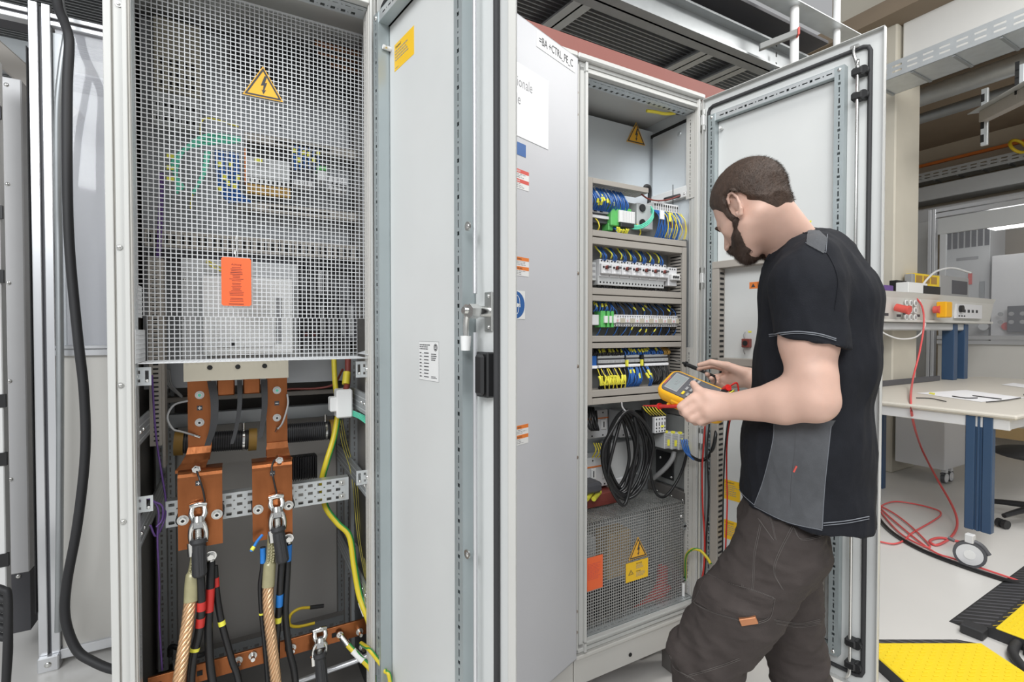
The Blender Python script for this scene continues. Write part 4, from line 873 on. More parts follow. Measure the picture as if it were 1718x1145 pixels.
def bcable(path, r, label, bands=(), lug=None, group=None):
    mb = MB(); mb.tube(path, r, 'cable_black', n=12, sub=8); o = single('power_cable', mb, label, 'cable', group)
    S = spline(path, 20)
    for (y0, y1, m, nm) in bands:
        q = MB(); pts=[p for p in S if y0 <= project(p)[1] <= y1]
        if len(pts) >= 2: q.tube(pts, r*1.07, m, n=12, sub=1); obj(nm, q, o, {'wire_red':'red band','tape_blue':'blue band','marker_yellow':'yellow marker'}[m])
    if lug:
        q = MB(); p = S[0]; q.cyl(p+UP*.004, p-UP*.016, r*.95, 'chrome'); q.cyl(p+UP*.014+N_*.001,p+UP*.014-N_*.004,.0125,'chrome',n=20); q.box((-.009,-.004,-.004),(.009,.008,.001),'chrome',frameM(p,D_,UP,N_),.002); q.cyl(p+UP*.014-N_*.004,p+UP*.014-N_*.006,.0095,'steel',n=18); q.hexa(p+UP*.014-N_*.006,p+UP*.014-N_*.014,.0072,'chrome'); obj('lug', q, o, 'bright cable lug')
    return o
def project(p):
    d = Vector(p)-CAM; c,s = math.cos(PITCH),math.sin(PITCH); yy=d.y*c-d.z*s; zz=d.z*c+d.y*s
    return CX+F*d.x/yy, CY-F*zz/yy
bcable([P(336,965,.06),P(338,1010,.05),P(334,1060,.05),P(322,1120,.04),P(315,1250,.03),P(312,1400,.03)], .0095, 'black power cable with two red bands just behind the left copper lead', ((1008,1026,'wire_red','band'),(1036,1052,'wire_red','band'),(1085,1096,'marker_yellow','marker')))
bcable([P(354,942,.08),P(353,985,.07),P(350,1050,.06),P(352,1110,.05),P(362,1200,.04),P(366,1400,.03)], .0095, 'black power cable with one broad red band hanging from the left copper plate', ((985,1030,'wire_red','band'),), 1)
bcable([P(360,950,.09),P(364,1000,.08),P(373,1050,.07),P(388,1105,.06),P(404,1170,.05),P(418,1400,.04)], .0078, 'black power cable with yellow marker slanting away right of left copper lead', ((968,985,'wire_red','band'),(1042,1052,'marker_yellow','marker')))
bcable([P(441,918,.085),P(441,950,.08),P(437,985,.08),P(440,1040,.08),P(446,1100,.08),P(452,1200,.08),P(455,1400,.06)], .0065, 'black power cable with blue top left of the right copper lead', ((918,946,'tape_blue','band'),(1026,1034,'marker_yellow','marker')))
bcable([P(474,935,.075),P(471,970,.07),P(468,1020,.07),P(465,1060,.07),P(464,1120,.08),P(466,1400,.06)], .0085, 'black power cable with a blue band right of the right copper lead', ((996,1018,'tape_blue','band'),(1034,1046,'marker_yellow','marker')), 1)
bcable([P(484,912,.085),P(482,960,.08),P(479,1030,.075),P(485,1090,.07),P(497,1160,.06),P(506,1400,.04)], .0085, 'black power cable with blue top, rightmost under the right copper plate', ((912,942,'tape_blue','band'),), 1)
bcable([P(352,1092,.30),P(330,1100,.28),P(290,1085,.3),P(285,1100,.32)], .007, 'short black cable behind the left copper lead near the cabinet floor')
q = MB(); q.tube([P(440,898,.07),P(432,908,.06),P(427,916,.05),P(421,926,.045)],.0035,'tape_blue'); o=single('blue_test_wire', q, 'short blue wire with a yellow marker by the right copper plate', 'wire'); q=MB(); q.tube([P(426,918,.0495),P(422,924,.0455)],.0048,'marker_yellow',sub=1); obj('marker_sleeve', q, o, 'yellow marker')
q = MB(); q.tube([P(541,1018,.30),P(520,1020,.30),P(502,1022,.30),P(488,1032,.30),P(486,1048,.30),P(500,1052,.30),P(528,1046,.30)],.0045,'yellow',n=8); o=single('earth_cable', q, 'small yellow earth cable looped on the rear plate', 'cable'); q=MB(); q.tube([P(543,1017,.298),P(520,1020,.298)],.006,'cable_black',sub=1); obj('sleeve', q, o, 'black sleeve')
earth([P(572,1068,.09),P(584,1083,.07),P(600,1100,.05),P(622,1124,.03),P(628,1150,.0),P(630,1300,.0)], .0075, 'green and yellow earth cable with a white label on the copper earth bar')
q=MB(); q.tube([P(592,1092,.058),P(609,1109,.042)],.0088,'white',sub=1); single('cable_label', q, 'white label wrapped around a green and yellow earth cable', 'label')
q=MB(); p=P(573,1069,.088); q.cyl(p,P(584,1083,.069),.0085,'chrome'); washer_bolt(q,P(570,1065,.092),.009); single('cable_lug', q, 'bright lug at the right end of the copper earth bar', 'cable lug')
earth([P(606,1080,.06),P(619,1090,-.015),P(632,1106,-.035),P(645,1125,-.05),P(655,1150,-.07),P(660,1300,-.08)], .0055, 'thin green and yellow earth cable passing in front of the right frame post')
for k, py in enumerate((720, 745)): pass
q = MB(); q.tube([P(500,1145,.14),P(545,1128,.14),P(600,1108,.13),P(622,1098,.12)],.008,'alu'); single('metal_tube', q, 'bright metal tube near the cabinet floor', 'tube')
# ================================================================== inside the right cabinet
mb = MB(); mb.box((.02, .26, Z0+.03), (.600, .263, Z1-.03), 'galv_plate', MROW)
for (px,py) in ((986,289),(1140,289)):
    pass
cplate = obj('mounting_plate', mb, cabC)
u,z = onv(986,289,.258); mb = MB(); mb.cyl(W(.075,.2595,z),W(.075,.2590,z),.006,'hole',n=12); obj('plate_hole', mb, cplate)
uL,zb = onv(1052,236,.255); uR,_ = onv(1083,243,.255); warn_triangle('warning_sign', FRONT((uL+uR)/2,.258,zb-.002), uR-uL, cabC, 'yellow triangular lightning sign on the plate')
mb = MB(); mb.tube([P(1085,186,.075),P(1100,188,.070),P(1116,191,.068),P(1132,190,.068)],.0060,'wire_yellow',n=10); o=single('yellow_cable', mb, 'short yellow cable tucked under the roof rail of the control cabinet', 'cable'); q=MB(); q.tube([P(1130,190,.0675),P(1142,191,.068)],.0045,'black',sub=1); obj('sleeve',q,o,'black sleeve')
mb = MB(); mb.box((.590,.06,1.93),(.598,.25,2.215),'galv_plate',MROW,.001); mb.box((.588,.055,2.205),(.598,.26,2.218),'hole',MROW); mb.dome(W(.5895,.10,2.17),-D_,.010,.004,'galv'); obj('side_cover', mb, cabC)
# depth rails on the right wall
for (z, m, h) in ((1.925,'white',.045),(.69,'plate_dark',.05)):
    mb = MB(); mb.box((.575,.045,z-h/2),(.598,.255,z+h/2),m,MROW,.002); o = obj('side_rail', mb, cabC)
    for v in (.06,.12,.2): q = MB(); q.dome(W(.575,v,z-h*.2),-D_,.005,.003,'chrome'); obj('screw', q, o)
mb = MB(); mb.box((.560,.20,1.62),(.598,.258,1.90),'white',MROW,.003); obj('side_box', mb, cabC)
mb = MB(); mb.box((.575,.06,1.29),(.597,.25,1.735),'panel_mid',MROW,.003)
for k in range(3): mb.box((.5742,.10,1.35+k*.12),(.5752,.20,1.43+k*.12),'plate_dark',MROW)
obj('side_box', mb, cabC)
mb = MB(); mb.box((.590,.058,1.02),(.597,.255,1.29),'plate_dark',MROW,.001); obj('side_cover', mb, cabC); mb = MB(); mb.box((.590,.058,.72),(.597,.255,1.015),'panel_mid',MROW,.001); obj('side_cover', mb, cabC)
def brow(y, v=.03): return onv(993.5, y, v)[1]
VC = .03; ul = onv(993.5,500,VC)[0]; ulo = onv(985.5,500,VC)[0]; urp = onv(1151,500,VC)[0]; uri = onv(1144,500,VC)[0]; ur1 = onv(1088,320,VC)[0]
# uprights and ducts (grey-beige)
def fins_side(mb, u, z0, z1, v0, v1, s):
    k = z0+.004
    while k < z1: mb.box((u,v0,k),(u+s*.0006,v1,k+.0045),'hole',MROW); k += .0125
mb = MB(); mb.box((ulo,VC-.002,brow(680)),(ul,VC+.003,brow(298)),'duct',MROW,.001); mb.box((ulo,VC,brow(680)),(ulo+.003,VC+.07,brow(298)),'duct',MROW); fins_side(mb, ul, brow(680)+.02, brow(298)-.01, VC+.008, VC+.05, 1); mb.box((ul-.003,VC,brow(680)),(ul,VC+.07,brow(298)),'duct',MROW)
single('wiring_duct', mb, 'left upright beige wiring duct of the control cabinet', 'wiring duct')
mb = MB(); zt = brow(397.5); mb.box((uri,VC-.002,brow(680)),(urp,VC+.003,zt),'duct',MROW,.001); mb.box((uri,VC,brow(680)),(uri+.002,VC+.075,zt),'duct',MROW); fins_side(mb, uri, brow(680)+.01, zt-.01, VC+.006, VC+.06, -1); mb.box((urp-.002,VC,brow(680)),(urp,VC+.075,zt),'duct',MROW)
single('wiring_duct', mb, 'right upright beige wiring duct with slotted side, beside the terminal rows', 'wiring duct')
HB_ = [(298,306.8,'topmost horizontal beige duct above the blue wires',ur1),(385.2,395.6,'horizontal beige duct just below the green relay block',urp-.001),(397.6,409,'horizontal beige duct just above the white motor breakers',uri-.001),
       (482.7,493.6,'horizontal beige duct just below the white motor breakers',uri-.001),(495.4,504.7,'horizontal beige duct just above the white terminal row',uri-.001),
       (564,574,'horizontal beige duct just below the white terminal row',uri-.001),(576.2,585,'horizontal beige duct just above the yellow meter',uri-.001),(656,667,'beige duct under the yellow marked wires',uri-.001),(669.4,680,'lowest horizontal beige duct, above the coiled cable',uri-.001)]
DZ = []
for (y0,y1,lab,ue) in HB_:
    z1, z0 = brow(y0), brow(y1); DZ.append((z0,z1)); mb = MB(); mb.box((ul+.001,VC-.001,z0),(ue,VC+.003,z1),'duct',MROW,.001)
    for zz in (z0,z1-.0015):
        n = int((ue-ul)/.0125)
        xs=[0.0]; 
        for k in range(n): xs += [k*.0125+.004, k*.0125+.0085]
        xs.append(ue-ul); mb.holes(xs,[0,.006,.062,.068], lambda i,j: i%2==1 and j==1, .0015,'duct', frameM(W(ul+.001,VC+.003,zz+.0015),D_,N_,UP))
    single('wiring_duct', mb, lab, 'wiring duct', None)
rw = random.Random(5)
def wire_fan(name, us, z0, z1, v0, v1, col, r, label, group, marks=None, sag=.012, lean=0.0, msk=.5, mlen=.014):
    for k, u in enumerate(us):
        du = lean+rw.uniform(-.009,.009); dv = rw.uniform(-.006,.006)
        pts = [W(u,v0,z0), W(u+du*.3,v0-sag*rw.uniform(.4,1.2),z0+(z1-z0)*.3), W(u+du*.8,(v0+v1)/2-sag*.6,z0+(z1-z0)*.7), W(u+du,v1+dv,z1)]
        mb = MB(); mb.tube(pts, r, col, n=6, sub=4); o = single(name, mb, label, 'wire', group)
        if marks and rw.random() < marks:
            S = spline(pts, 6); i = int(len(S)*rw.uniform(msk-.15,msk+.15)); i=max(1,min(len(S)-3,i)); d=(S[i+1]-S[i]).normalized(); q = MB(); q.tube([S[i],S[i]+d*mlen], r*1.7, 'marker_yellow', n=6, sub=1); obj('marker_sleeve', q, o, 'yellow marker sleeve')
def lin(a, b, n): return [a+(b-a)*(k+.5)/n for k in range(n)]
# --- row 1
u0,z0 = onv(993.5,384,.07); zr = onv(1000,366,.07)[1]
ua = onv(1022,360,.06)[0]
mb = MB(); zt_ = brow(352,.06); mb.box((ul+.002,.07,zt_-.040),(ua-.001,.10,zt_+.008),'plastic_dark',MROW)
mb.box((ul+.002,.060,zt_-.026),(ua-.001,.07,zt_-.016),'device_light',MROW); mb.box((ul+.002,.062,zt_-.006),(ua-.001,.07,zt_+.002),'device_light',MROW)
for k in range(3): mb.box((ul+.006+k*.026,.0595,zt_-.004),(ul+.018+k*.026,.062,zt_),'black',MROW)
single('terminal_strip', mb, 'short black and white terminal strip left of the green relay block', 'terminal strip')
mb = MB(); ub = onv(1062,360,.05)[0]; zg0,zg1 = brow(378,.05), brow(346,.05)
mb.box((ua,.048,zg0+.008),(ub-.012,.09,zg1+.006),'green',MROW,.003); mb.box((ua-.002,.060,zg0-.008),(ua+.020,.10,zg0+.02),'green',MROW,.003); mb.box((ua+.004,.055,zg1),(ub,.09,zg1+.014),'green',MROW,.004)
grel = single('relay_block', mb, 'green relay block with white ribbed label beside blue wires', 'relay block')
q = MB(); q.box((ua+.030,.038,zg0+.022),(ub,.048,zg1-.002),'white',MROW,.001)
for k in range(8): q.box((ua+.046+k*.008,.0375,zg0+.024),(ua+.0468+k*.008,.038,zg1-.004),'ink_soft',MROW)
obj('label_strip', q, grel, 'white ribbed label strip'); q = MB(); q.box((ua+.034,.034,zg0+.004),(ub+.002,.048,zg0+.020),'black',MROW,.002); obj('lever', q, grel, 'black lever')
mb = MB(); uc,_ = onv(1069,360,.07); ud,_ = onv(1096,360,.07); za,zb = onv(1069,383,.07)[1], onv(1069,340,.07)[1]
mb.box((uc,.07,za),(ud,.115,zb),'device',MROW,.003); mb.cyl(W(uc+.024,.0695,zb-.018),W(uc+.024,.064,zb-.018),.014,'black'); mb.cyl(W(uc+.024,.0695,za+.022),W(uc+.024,.064,za+.022),.014,'black'); single('socket_module', mb, 'grey module with two round black sockets right of the green relay block', 'module')
for k,(a,b,c) in enumerate(((350,386,345),(352,388,360),(346,380,365))):
    q = MB(); q.tube([P(1092,347+k*4,.06),P(1096,356+k*4,.035),P(1088,370+k*3,.030),P(1072,379+k*2.5,.03),P(1056,376+k*3,.045),P(1050,370+k*2,.06)],.0030,'mint'); single('mint_cable', q, 'mint green cable looping from the grey socket module', 'cable', 'mint green cables in the control cabinet')
mb = MB(); ue,_ = onv(1097,340,.06); uf,_ = onv(1138,345,.06); zs0,zs1 = onv(1097,352,.06)[1], onv(1097,338,.06)[1]
mb.box((ue,.06,zs0),(uf,.10,zs1),'device_light',MROW,.001)
for u in lin(ue,uf,11): mb.box((u-.003,.0592,zs1-.016),(u+.003,.06,zs1-.006),'hole',MROW); mb.box((u-.003,.0592,zs0+.004),(u+.003,.06,zs0+.014),'ink_soft',MROW)
single('terminal_strip', mb, 'grey terminal strip at the upper right over blue and yellow wires', 'terminal strip')
zc = zs0; zdn = DZ[1][1]
wire_fan('blue_wire', lin(ue,uf,16), zc, zdn+.004, .062, .06, 'wire_blue', .0025, 'blue wire below the upper right grey terminal strip', 'blue wires below the upper right terminal strip', sag=.025)
wire_fan('yellow_wire', lin(ue+.035,uf+.02,7), zc, zdn+.010, .058, .045, 'wire_yellow', .0016, 'yellow wire below the upper right grey terminal strip', 'yellow wires below the upper right terminal strip', sag=.035, lean=.012)
q = MB(); q.box((ue+.003,.028,zc-.042),(ue+.024,.034,zc-.008),'white',frameM(W(0,0,0),D_,N_,UP),.001); single('cable_label', q, 'small white label hanging among the blue wires', 'label')
q = MB(); q.box((ue+.050,.028,zc-.046),(ue+.060,.033,zc-.012),'marker_yellow',MROW,.001); single('cable_label', q, 'small yellow label hanging among the blue wires', 'label')
wire_fan('blue_wire', lin(ul+.004,onv(1053,320,.05)[0],26), zg1-.01, DZ[0][0]-.001, .058, .07, 'wire_blue', .0026, 'blue wire rising into the topmost duct', 'blue wires under the topmost duct', marks=.35, sag=.022, lean=-.014, msk=.35)
wire_fan('blue_wire', lin(ua+.018,onv(1050,380,.06)[0],9), DZ[1][1], zg0+.004, .055, .06, 'wire_blue', .0024, 'blue wire below the green relay block', 'blue wires below the green relay block', marks=.8, sag=.01, msk=.3, mlen=.018)
wire_fan('yellow_wire', [ul+.008, ul+.040, onv(1073,385,.05)[0]], DZ[1][1], zt_-.028, .055, .06, 'wire_yellow', .0022, 'yellow wire beside the green relay block', 'yellow wires beside the green relay block', sag=.012)
q = MB(); q.tube([P(1088,352,.10),P(1090,325,.09),P(1089,314,.08),P(1083,313,.08),P(1081,322,.09)],.0075,'rubber'); single('black_conduit', q, 'black conduit bending over the end of the topmost duct', 'conduit')
q = MB(); q.tube([P(1076,326,.05),P(1088,334,.05),P(1105,337,.05),P(1122,335,.06),P(1134,331,.07),P(1150,325,.10),P(1165,322,.12)],.0030,'wire_brownred'); single('red_cable', q, 'dark red cable running right above the grey terminal strip', 'cable')
q = MB(); q.tube([P(1116,335,.07),P(1130,331,.08),P(1145,327,.09)],.008,'black',n=8,sub=2); q.tube([P(1129,350,.09),P(1129,310,.09)],.0016,'black',sub=1); single('cable_tie', q, 'black cable tie and sleeve around the dark red cable', 'cable tie')
q = MB(); uu,zz = onv(1141,383,.10); q.box((.535,.10,zz-.002),(.590,.112,brow(350,.1)+.0),'copper',MROW,.001); cb = single('copper_bar', q, 'copper bar at the right wall beside the yellow wires', 'copper bar')
for k in range(2): q = MB(); q.dome(W(.57,.099,zz+.02+k*.03),-N_,.006,.004,'chrome'); obj('bolt', q, cb)
# --- row 2: seven motor breakers
ubs = onv(1007.5,440,.05)[0]; ube = onv(1120.5,455,.05)[0]; wB = (ube-ubs)/7; zB0 = onv(1007.5,464,.05)[1]; zB1 = onv(1007.5,434,.05)[1]
def mbreaker():
    mb = MB(); e=.0012
    mb.box((e,.012,0),(wB-e,.05,zB1-zB0),'device_light',None,.0015); mb.box((e,0,.010),(wB-e,.013,zB1-zB0-.016),'device_light',None,.002)
    h = zB1-zB0
    for k in range(3): mb.cyl((wB*(.2+.3*k),.0118,h-.006),(wB*(.2+.3*k),.0108,h-.006),.0030,'hole',n=8)
    mb.cyl((wB*.22,-.0002,h-.030),(wB*.22,-.001,h-.030),.0045,'hole',n=10); mb.box((wB*.2,-.0005,.014),(wB*.75,0,.021),'paper'); mb.box((wB*.36,-.0006,.026),(wB*.45,0,.031),'hole')
    return mb
def placed(mb, T):
    mb.v = [tuple(T @ Vector(p)) for p in mb.v]; return mb
T0 = MROW @ Matrix.Translation((ubs,.045,zB0))
first = single('motor_breaker', placed(mbreaker(), T0), 'x', 'breaker'); q = MB(); h=zB1-zB0
q.cyl((wB*.50,.001,h-.030),(wB*.50,-.008,h-.030),.0066,'wire_brownred',n=14); q.box((wB*.50-.003,-.016,h-.0335),(wB*.50+.010,-.008,h-.0265),'plastic_dark',None,.001); obj('knob', placed(q,T0), first, 'dark red rotary knob')
ordn = ['leftmost','second from the left','third from the left','middle','fifth from the left','sixth from the left','seventh and rightmost']
first['label'] = 'leftmost of the seven white motor breakers with dark red knobs'; first['group'] = 'white motor breakers in the control cabinet'
for k in range(1,7): copy_tree(first, loc=Vector(first.location)+D_*wB*k, label=ordn[k]+(' of' if k != 6 else ' of')+' the seven white motor breakers with dark red knobs')
mb = MB(); zC0,zC1 = onv(1007,480,.06)[1], onv(1007,464,.06)[1]; mb.box((ubs-.004,.06,zC0+.004),(ube-.01,.09,zC1),'device',MROW,.001)
for u in lin(ubs,ube-.012,21): mb.cyl(W(u,.0598,zC0+.014),W(u,.059,zC0+.014),.0032,'hole',n=8)
single('busbar_cover', mb, 'grey strip with a row of round holes under the motor breakers', 'cover strip')
mb = MB(); ug,_ = onv(1121.5,455,.055); uh,_ = onv(1136,455,.055); mb.box((ug,.055,zB0-.018),(uh,.10,zB1-.008),'device_light',MROW,.002); mb.box((ug+.004,.040,zB0+.004),(uh+.010,.055,zB0+.028),'white',MROW,.002)
for k in range(3): mb.box((ug+.008+k*.012,.034,zB0+.012),(ug+.014+k*.012,.042,zB0+.020),'black',MROW,.001); mb.cyl(W(ug+.008+k*.013,.0548,zB1-.016),W(ug+.008+k*.013,.054,zB1-.016),.003,'hole',n=8)
single('circuit_breaker', mb, 'three pole circuit breaker right of the seven motor breakers', 'circuit breaker')
mb = MB(); mb.box((ul+.004,.07,zB0-.014),(ubs-.003,.12,zB1-.01),'device',MROW,.002)
for k in range(3): mb.box((ul+.008,.0692,zB0-.004+k*.02),(ubs-.008,.07,zB0+.004+k*.02),'ink_soft',MROW)
single('end_module', mb, 'grey module at the left end of the motor breaker row', 'module')
for k in range(7):
    u = ubs+wB*(k+.35); 
    wire_fan('blue_wire', [u, u+.006, u+.012], zB1-.008, DZ[2][0]+.002, .062, .075, 'wire_blue', .0021, 'blue wire entering the top of the motor breaker row', 'blue wires above the motor breakers', sag=.014, lean=-.012)
    wire_fan('yellow_wire', [u-.010], zB1+.006, DZ[2][0]+.002, .058, .07, 'marker_yellow', .0026, 'yellow sleeve above the motor breaker row', 'yellow sleeves above the motor breakers', sag=.010, lean=-.012)
wire_fan('black_wire', lin(ubs,ube,24), DZ[3][1], zC0+.004, .07, .075, 'cable_black', .0022, 'black wire under the strip of the motor breakers', 'black wires under the motor breakers', sag=.004)
mb = MB(); mb.box((ul+.002,.105,DZ[8][0]),(uri-.001,.109,DZ[0][1]-.04),'panel_mid',MROW); single('backing_plate', mb, 'dark grey plate behind the rows of breakers and terminals', 'plate')
# --- row 3: white terminal row
zT0,zT1 = onv(1031,548,.05)[1], onv(1031,528,.05)[1]; ut0,ut1 = onv(1031,540,.05)[0], onv(1140,540,.05)[0]
nT = 28
for k in range(7):
    a,b = ut0+(ut1-ut0)*k/7, ut0+(ut1-ut0)*(k+1)/7
    mb = MB(); mb.box((a+.0004,.052,zT0),(b-.0004,.085,zT1),'device_light',MROW,.001); mb.box((a+.0004,.044,zT0+.014),(b-.0004,.052,zT1-.014),'device_light',MROW,.001)
    mb.box((a+(b-a)*.45,.0425,zT0+.013),(b-.003,.044,zT1-.013),'beige',MROW,.0005); mb.text('|||', .010, 'danger_red', FRONT(a+.006,.0438,(zT0+zT1)/2-.003))
    for q_ in range(4):
        u = a+(b-a)*(q_+.5)/4
        for zz in (zT0+.004,zT1-.006): mb.cyl(W(u,.0518,zz),W(u,.0512,zz),.0022,'hole',n=8)
        for zz in (zT0+.010,zT1-.012): mb.cyl(W(u,.0518,zz),W(u,.0512,zz),.0014,'hole',n=6)
    single('terminal_block', mb, ('leftmost','second','third','middle','fifth','sixth','rightmost')[k]+' of the seven white terminal blocks in the third row', 'terminal block', 'white terminal blocks in the third row')
mb = MB(); ug0 = onv(1009,540,.045)[0]
for (a,b) in ((1008.5,1016.5),(1019,1023.5),(1026,1030.5)):
    mb = MB(); a_,b_ = onv(a,540,.045)[0], onv(b,540,.045)[0]; mb.box((a_,.045,zT0-.004),(b_,.085,zT1+.012),'green',MROW,.002); mb.box((a_+(b_-a_)*.5,.038,zT0+.012),(b_+.004,.046,zT1-.006),'white',MROW,.001)
    single('relay', mb, {1008.5:'widest green relay, at the left of the white terminal row',1019:'narrow green relay in the middle of three beside the terminal row',1026:'narrow green relay touching the white terminal row'}[a], 'relay')
mb = MB(); mb.box((ul+.003,.055,zT0+.004),(ug0-.002,.085,zT1-.002),'device_light',MROW,.002); single('end_module', mb, 'white module at the left end of the third row', 'module')
wire_fan('black_wire', lin(ut0,ut1,15), zT1, DZ[4][0], .06, .075, 'cable_black', .0021, 'black wire rising from the white terminal row', 'black wires above the third row', sag=.008, lean=-.016)
wire_fan('blue_wire', lin(ut0,ut1,10), zT1, DZ[4][0], .055, .075, 'wire_blue', .0016, 'blue wire rising from the white terminal row', 'blue wires above the third row', marks=.45, sag=.012, lean=-.022)
wire_fan('black_wire', lin(ut0,ut1,15), DZ[5][1], zT0, .07, .062, 'cable_black', .0021, 'black wire under the white terminal row', 'black wires under the third row', sag=.006, lean=.008)
wire_fan('blue_wire', lin(ul+.03,ut1,11), DZ[5][1], zT0, .068, .058, 'wire_blue', .0016, 'blue wire under the white terminal row', 'blue wires under the third row', marks=.45, sag=.008, lean=.012)
wire_fan('blue_wire', lin(ul+.02,ut0,8), zT1+.01, DZ[4][0], .055, .07, 'wire_blue', .0026, 'blue wire above the green relays', 'blue wires above the green relays', marks=.4, sag=.012)
# --- row 4: three rail-mounted distribution blocks
zR0,zR1 = onv(1005,619,.055)[1], onv(1005,602,.055)[1]
for k,(a,b,lab) in enumerate(((1005,1049.5,'left'),(1053,1074.5,'middle'),(1082,1122,'right'))):
    a_,b_ = onv(a,610,.05)[0], onv(b,610,.05)[0]; mb = MB()
    mb.box((a_,.060,zR0),(b_,.095,zR1+.012),'plastic_dark',MROW); mb.box((a_,.050,zR0+.002),(b_,.060,zR0+.012),'paper',MROW,.001); mb.box((a_,.052,zR0+.019),(b_,.060,zR0+.030),'device',MROW,.001); mb.box((a_,.056,zR1),(b_,.060,zR1+.010),'device',MROW,.001)
    n = int((b_-a_)/.006)
    for u in lin(a_,b_,n): mb.box((u-.0006,.0495,zR0+.002),(u+.0006,.0502,zR0+.006),'ink_soft',MROW); mb.box((u-.001,.0512,zR0+.021),(u+.001,.0522,zR0+.028),'ink_soft',MROW)
    o = single('distribution_block', mb, lab+' of the three long grey distribution blocks in the lowest row', 'terminal block', 'distribution blocks in the lowest row')
    q = MB(); q.box((b_+.003,.046,zR0+.004),(b_+.012,.056,zR0+.028),'marker_yellow',MROW,.001) if k < 2 else q.box((a_-.016,.050,zR0-.004),(a_-.004,.09,zR1+.008),'black',MROW,.001); obj('end_clamp', q, o)
mb = MB(); mb.box((ul+.002,.055,zR0),(onv(1001,610,.055)[0],.09,zR1+.01),'wire_blue',MROW,.001); mb.box((ul+.002,.050,zR0+.002),(onv(1001,610,.055)[0],.055,zR0+.012),'paper',MROW); single('terminal_block', mb, 'blue terminal block with white strip at the left end of the lowest row', 'terminal block')
wire_fan('black_wire', lin(onv(1006,610,.05)[0],onv(1049,610,.05)[0],12), DZ[7][1]+.002, zR0, .06, .06, 'cable_black', .0042, 'black wire under the left distribution block', 'black wires under the left distribution block', sag=.02)
wire_fan('yellow_wire', lin(onv(1006,630,.04)[0],onv(1049,630,.04)[0],13), DZ[7][1]+.016, DZ[7][1]+.048, .040, .038, 'marker_yellow', .0046, 'fat yellow marker sleeve on the wires under the left distribution block', 'fat yellow sleeves in the lowest row', sag=.004)
wire_fan('yellow_wire', lin(onv(1010,630,.04)[0],onv(1050,630,.04)[0],6), DZ[7][1]+.002, zR0, .034, .052, 'wire_yellow', .0018, 'thin yellow wire under the left distribution block', 'thin yellow wires in the lowest row', sag=.006, lean=-.02)
wire_fan('blue_wire', lin(onv(1053,630,.05)[0],onv(1075,630,.05)[0],13), DZ[7][1]+.002, zR0, .06, .055, 'wire_blue', .0028, 'blue wire under the middle distribution block', 'blue wires under the middle distribution block', marks=.2, sag=.018, msk=.6)
wire_fan('blue_wire', [onv(1090,630,.04)[0]+k*.006 for k in range(3)], DZ[7][1]+.002, zR0, .045, .052, 'wire_blue', .0028, 'blue wire under the right distribution block', 'blue wires under the right distribution block', marks=1, sag=.014, lean=-.018, mlen=.022)
wire_fan('black_wire', lin(onv(1096,630,.05)[0],onv(1122,630,.05)[0],9), DZ[7][1]+.002, zR0, .07, .06, 'cable_black', .0024, 'black wire looping under the right distribution block', 'black wires under the right distribution block', sag=.03)
wire_fan('blue_wire', lin(onv(1050,600,.05)[0],onv(1114,600,.05)[0],22), zR1+.008, DZ[6][0], .06, .075, 'wire_blue', .0026, 'blue wire above the lowest row', 'blue wires above the lowest row', marks=.35, sag=.01, lean=-.008)
wire_fan('black_wire', lin(ul+.01,onv(1048,600,.05)[0],16), zR1+.008, DZ[6][0], .06, .075, 'cable_black', .0022, 'black wire above the left of the lowest row', 'black wires above the lowest row', marks=.4, sag=.01, lean=.01)
wire_fan('orange_wire', [onv(1116+k*2.5,600,.05)[0] for k in range(4)], zR1+.008, DZ[6][0], .055, .07, 'ceramic', .0028, 'orange sleeved wire at the right of the lowest row', 'orange sleeved wires in the lowest row', sag=.008)

# ------------------------------------------------------------------ below the ducts
VL = .17
def lowdev(name, px0, py0, px1, py1, v, dp, m, label, cat, extra=None, group=None): return device(name, px0, py0, px1, py1, v, dp, m, label, cat, extra, group, .003)
def fuse(mb,u0,u1,z0,z1,v):
    n=2
    for u in lin(u0,u1,n): mb.box((u-.012,v-.008,z0+(z1-z0)*.30),(u+.012,v,z0+(z1-z0)*.66),'white',MROW,.002); mb.box((u-.003,v-.009,z0+(z1-z0)*.38),(u+.001,v-.008,z0+(z1-z0)*.58),'hole',MROW); mb.cyl(W(u,v-.0005,z0+.010),W(u,v-.001,z0+.010),.0035,'hole',n=8); mb.cyl(W(u,v-.0005,z1-.012),W(u,v-.001,z1-.012),.0035,'hole',n=8)
    mb.box((u0,v-.0025,z0+(z1-z0)*.68),(u1,v,z0+(z1-z0)*.72),'orange',MROW)
lowdev('fuse_switch', 984, 690, 1020, 738, VL, .07, 'device_light', 'fuse switch with orange line at the upper left behind the coiled cable', 'fuse switch', fuse)
lowdev('fuse_switch', 984, 770, 1024, 822, VL, .07, 'device_light', 'fuse switch with orange line at the lower left of the coiled cable', 'fuse switch', fuse)
lowdev('fuse_switch', 1040, 690, 1062, 735, VL, .07, 'device_light', 'narrow fuse switch seen through the upper half of the coiled cable', 'fuse switch', fuse)
lowdev('terminal_cover', 1022, 745, 1070, 805, VL+.01, .06, 'device', 'grey plastic cover behind the lower half of the coiled cable', 'cover')
lowdev('pale_relay', 1022, 806, 1050, 836, VL, .06, 'device_light', 'pale relay base at the foot of the coiled cable', 'relay base')
for k in range(2):
    q = MB(); q.cyl(P(984+k*12,838,.10),P(994+k*12,826,.14),.009,'marker_yellow'); single('yellow_sleeve', q, ('left' if k==0 else 'right')+' of two thick yellow sleeves above the perforated cage', 'sleeve', 'thick yellow sleeves above the cage')
